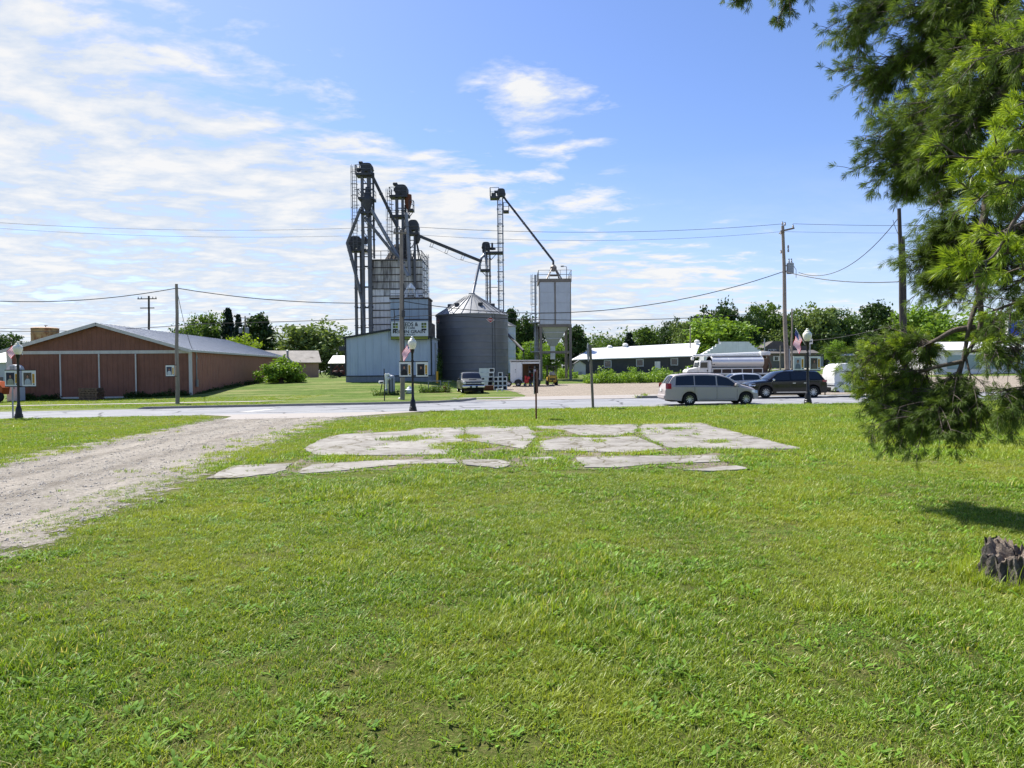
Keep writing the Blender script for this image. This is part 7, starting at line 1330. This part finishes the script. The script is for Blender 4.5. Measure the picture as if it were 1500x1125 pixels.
# upper canopy boughs
A = limb([(1735, 120, 8.6), (1600, 62, 8.8), (1500, 58, 9), (1420, 52, 9.3), (1350, 80, 9.8), (1292, 110, 10.2)], .10, .012); twigs(A, .30, 1, 95, .45, .45, 0, 6, .13, 30)
A2 = limb([(1500, 58, 9), (1430, 10, 9.6), (1340, -25, 10), (1280, 5, 10.3), (1252, 38, 10.5)], .05, .008); twigs(A2, .2, 1, 70, .40, .5, 0, 6, .12, 30)
A3 = limb([(1740, -90, 8.6), (1500, -80, 9.3), (1340, -60, 10), (1240, -50, 10.3), (1170, -25, 10.5), (1140, 30, 10.6)], .03, .006); twigs(A3, .65, 1, 26, .27, .5, 0, 4, .11, 24); A4 = limb([(1740, -110, 8.6), (1500, -105, 9.3), (1300, -90, 10), (1180, -50, 10.3), (1110, -18, 10.5), (1080, -4, 10.6)], .02, .005); twigs(A4, .76, 1, 12, .2, .5, 0, 3, .10, 20)
Bq = limb([(1735, 190, 8.6), (1600, 110, 8.2), (1505, 100, 8), (1430, 128, 8.3), (1375, 158, 8.8), (1335, 180, 9.2)], .10, .012); twigs(Bq, .30, 1, 85, .42, .35, 0, 6, .12, 30, mix=.2)
C = limb([(1735, 250, 8.6), (1600, 135, 8.0), (1502, 112, 7.8), (1455, 148, 8), (1400, 190, 8.4), (1362, 208, 8.9), (1326, 222, 9.3)], .09, .012); twigs(C, .42, 1, 95, .45, .3, 0, 6, .12, 30)
C2 = limb([(1460, 142, 8), (1420, 205, 8.3), (1365, 240, 8.7), (1348, 246, 9.1), (1330, 258, 9.2)], .04, .008); twigs(C2, .2, 1, 55, .32, .1, 0, 6, .12, 30)
T1 = limb([(1740, -40, 8.6), (1560, -60, 8.4), (1470, -30, 8.8), (1410, -5, 9.2), (1360, 20, 9.6)], .05, .01); twigs(T1, .25, 1, 100, .6, .4, 0, 6, .13, 30, mix=.03); T2 = limb([(1740, 40, 8.6), (1600, 20, 8), (1520, 40, 7.8), (1450, 80, 8)], .05, .02); twigs(T2, 0, 1, 50, .6, .4, 0, 6, .13, 30, mix=.12)
T3 = limb([(1740, 80, 8.6), (1700, 60, 9.5), (1600, 30, 9.8), (1500, 20, 10), (1430, 40, 10.2), (1385, 70, 10.4)], .06, .01); twigs(T3, .2, 1, 85, .7, .4, 0, 6, .13, 30); T4 = limb([(1740, 220, 8.6), (1700, 200, 9.6), (1580, 190, 9.8), (1500, 205, 10), (1430, 250, 10.2), (1390, 280, 10.4)], .05, .01); twigs(T4, .2, 1, 60, .45, .4, 0, 6, .13, 30)
T5 = limb([(1740, 310, 8.6), (1640, 300, 8.6), (1560, 262, 8), (1500, 262, 7.6), (1452, 285, 7.4)], .03, .006); twigs(T5, .3, 1, 34, .30, .4, 0, 6, .12, 30, mix=.15)
# dark bough in the middle distance
Dk = limb([(1735, 380, 8.6), (1600, 350, 9.4), (1500, 345, 10), (1430, 340, 10.4), (1395, 356, 10.8), (1372, 372, 11)], .08, .01); twigs(Dk, .12, .5, 50, .5, .45, 0, 6, .13, 30); twigs(Dk, .35, 1, 75, .45, .45, 0, 6, .13, 30); D2_ = limb([(1500, 345, 10), (1450, 385, 10.3), (1405, 400, 10.6), (1378, 405, 10.8)], .04, .008); twigs(D2_, .1, 1, 60, .42, .3, 0, 6, .13, 30); D3_ = limb([(1440, 338, 10.4), (1405, 328, 10.6), (1372, 338, 10.8)], .03, .008); twigs(D3_, .3, 1, 30, .3, .4, 0, 5, .12, 30)
# near bright shoots
for pts, n, ln in (([(1580, 250, 5.0), (1500, 222, 4.9), (1450, 232, 4.8), (1385, 228, 4.7)], 20, .22), ([(1580, 190, 5.1), (1520, 185, 5.0), (1470, 192, 5)], 14, .2), ([(1590, 300, 4.8), (1520, 262, 4.8), (1460, 270, 4.8), (1420, 278, 4.8)], 12, .18), ([(1580, 160, 5.4), (1510, 150, 5.3), (1480, 162, 5.3)], 10, .2), ([(1560, 300, 5.2), (1500, 325, 5.1), (1455, 345, 5)], 12, .2), ([(1590, 250, 5.2), (1540, 300, 5), (1500, 360, 4.9), (1470, 372, 4.8)], 9, .17), ([(1560, 120, 5.6), (1515, 140, 5.5), (1495, 175, 5.4)], 8, .2), ([(1560, 380, 5.0), (1520, 400, 5.0), (1493, 392, 5)], 6, .17)):
    u0, v0, d0 = pts[0]; m_ = len(pts)
    P = limb([(1740, v0-40, 8.6), (1700, v0-20, 6.7)]+pts, .03, .004, TB); twigs(P, (2+.5*(m_-1))/(m_+1), 1, int(n*.62), ln*.8, .15, 1, 2, .088, 40, .75, mix=.8)
P = limb([(1740, 240, 8.6), (1660, 270, 6.2), (1530, 290, 4.7), (1490, 318, 4.7), (1465, 362, 4.7), (1445, 382, 4.65), (1410, 386, 4.6)], .022, .004, TB); twigs(P, .83, 1, 6, .12, .05, 1, 2, .09, 46, .7); sprig(P[-1], P[-1]-P[-4], .10, 1, 90, .6)
KD = 1.3                                # the low bough hangs farther off, over the lawn
# hanging limb and its low bough
H1 = limb([(1740, 130, 6.62), (1600, 180, 8.2), (1500, 215, 7.9), (1452, 272, 7.7), (1440, 325, 7.6), (1426, 360, 7.5), (1432, 410, 7.5), (1437, 462, 7.5), (1432, 490, 7.5), (1410, 530, 7.5), (1394, 568, 7.5), (1374, 602, 7.6)], .055, .012)
H2 = limb([(1740, 190, 6.62), (1560, 240, 8), (1500, 330, 7.8), (1462, 385, 7.7), (1438, 425, 7.6), (1422, 470, 7.5), (1414, 510, 7.5), (1405, 550, 7.5), (1385, 590, 7.6)], .045, .012)
H3 = limb([(1428, 480, 7.5), (1398, 484, 7.55), (1372, 498, 7.6), (1350, 505, 7.8), (1315, 506, 8), (1282, 518, 8.2)], .035, .006); H4 = limb([(1408, 530, 7.5), (1370, 538, 7.6), (1340, 548, 7.9), (1308, 560, 8.1), (1284, 568, 8.3)], .025, .005); H5 = limb([(1402, 555, 7.5), (1375, 572, 7.6), (1348, 584, 7.8), (1322, 596, 8)], .02, .005); H6 = limb([(1416, 515, 7.5), (1440, 512, 7.3), (1470, 500, 7.1), (1520, 495, 7)], .02, .012); H7 = limb([(1414, 520, 7.5), (1422, 556, 7.4), (1424, 588, 7.4)], .014, .004); H8 = limb([(1395, 580, 7.5), (1372, 600, 7.4), (1350, 610, 7.5)], .014, .004)
twigs(H3, .45, 1, 60, .36, .35, 0, 6, .115, 30, mix=.42); twigs(H4, .35, 1, 58, .38, .5, 0, 6, .115, 30, mix=.36); twigs(H5, .3, 1, 42, .36, .6, 0, 6, .115, 30); twigs(H1, .84, 1, 30, .36, .55, 0, 6, .115, 30); twigs(H8, .2, 1, 22, .34, .5, 0, 5, .115, 30); twigs(H7, .35, 1, 18, .32, .8, 0, 4, .11, 28); twigs(H2, .86, 1, 20, .35, .5, 0, 5, .115, 30)  # paler needles mixed in as colour for the bough's sunlit tops
twigs(H6, .3, 1, 22, .38, .5, 0, 6, .12, 30, mix=.2)
R1 = limb([(1740, 390, 6.62), (1640, 420, 7.8), (1560, 425, 7.4), (1500, 440, 7.2), (1455, 455, 7.2)], .05, .01); twigs(R1, .1, 1, 26, .38, .5, 0, 6, .12, 30, mix=.15); R2 = limb([(1740, 440, 6.62), (1640, 480, 7.6), (1570, 520, 7.2), (1510, 560, 7), (1475, 600, 6.9)], .03, .006); twigs(R2, .3, 1, 45, .32, .6, 0, 6, .12, 30); R3 = limb([(1740, 300, 6.62), (1660, 330, 8), (1560, 370, 7.6), (1490, 415, 7.5)], .05, .02); twigs(R3, .2, 1, 14, .4, .4, 0, 6, .12, 30, mix=.3)
KD = 1.0
P = limb([(1740, 110, 8.6), (1690, 100, 6.9), (1590, 90, 5.8), (1540, 60, 5.9), (1490, 75, 6.2), (1455, 60, 6.4)], .02, .005, TB); twigs(P, .5, 1, 16, .35, .2, 0, 4, .10, 34, mix=.6)
for k in range(12):                        # boughs on the far and right sides of the crown
    a = -1.1+2.7*((k*.382) % 1); z0 = 3.2+.62*k; L_ = 4.6-.24*k; c0 = np.array([pt.x, pt.y, pt.z+z0]); dv = np.array([math.cos(a), math.sin(a), 0]); P = np.array([c0+dv*L_*f+np.array([0, 0, .5*f-1.1*f*f]) for f in np.linspace(0, 1, 16)])
    LB.tube([tuple(p) for p in P], [.075*(1-.88*i/15) for i in range(16)], 8); twigs(P, .3, 1, 34, .75, .4, 0, 5, .14, 22)
LB.build('limbs', mt['limb'], pine, 60); TB.build('twigs', mt['limb'], pine, 60)
for k, nm, m in ((0, 'needles', 'needle'), (1, 'young_sunlit_needles', 'needleyounglit')):
    V = np.concatenate(NV[k]); o = np_mesh(nm, V, np.arange(len(V)).reshape(-1, 4), mt[m], pine); COL.objects.link(o); tag(o, kind='stuff')
print('needles', sum(len(x) for k in NV for x in NV[k])//4)
# ---- weathered stump
p = G(1492, 6.75); t = thing('tree_stump', 'broken weathered tree stump in the grass below the pine', 'stump', p)
mt['stumpbark'] = M('stump_bark', '5e5750', .95, 0, .35, 6, bump=1.0, bscale=40, dirt='9b948a', damt=.7, dscale=(20, 20, 4), dlo=.50, dhi=.64); mt['stumpwood'] = M('split_wood', '85786a', .9, 0, .3, 7, bump=.8, bscale=40, dirt='4d4238', damt=.8, dscale=(10, 10, 2))
sr = random.Random(8); n = 96; rows = 16; r0 = .30
def saw(a): return abs(((a*1.9+.3) % 1.0)-.5)*2
topz = [max(.17, .30+.07*math.sin(a*2+3.9)+.10*saw(a)*math.sin(a+2.2)+.05*saw(a*2.7+.2)+sr.uniform(-.018, .018)) for a in [2*PI*k/n for k in range(n)]]
V = []
for j in range(rows+1):
    f = j/rows
    for k in range(n):
        a = 2*PI*k/n; rg = .022*math.sin(a*13+1.5*math.sin(f*3+a))+.016*math.sin(a*29+f*5)+.010*math.sin(a*47+f*9)+sr.uniform(-.006, .006)
        r = r0*(1+.55*(1-f)**3*(.45+.55*math.sin(a*5+1)**2))-.02*f+rg; V.append((r*math.cos(a), r*math.sin(a)*.95, -.08+(topz[k]+.08)*f))
b = MB(); b.add(V, [(j*n+k, j*n+(k+1) % n, (j+1)*n+(k+1) % n, (j+1)*n+k) for j in range(rows) for k in range(n)]); b.build('bark', mt['stumpbark'], t, 70)
b = MB(); V = []; R_ = 12
for j in range(R_+1):
    q = 1-j/R_
    for k in range(n):
        a = 2*PI*k/n; z = topz[k]*(q**.45)+.12*(1-q**.45)+.03*math.sin(a*3+q*5)*(1-abs(2*q-1))+.022*math.sin(q*17+a*2)*(q < .95)+.012*math.sin(a*31)*q+sr.uniform(-.014, .014)*(j > 0); V.append(((r0-.028)*q*math.cos(a), (r0-.028)*q*math.sin(a)*.95, z-.004*(j == 0)))
b.add(V, [(j*n+k, j*n+(k+1) % n, (j+1)*n+(k+1) % n, (j+1)*n+k) for j in range(R_) for k in range(n)]); b.build('split_wood', mt['stumpwood'], t, 40)
for o in list(S.objects):
    if o.type == 'EMPTY' and not o.children: print('EMPTY', o.name)
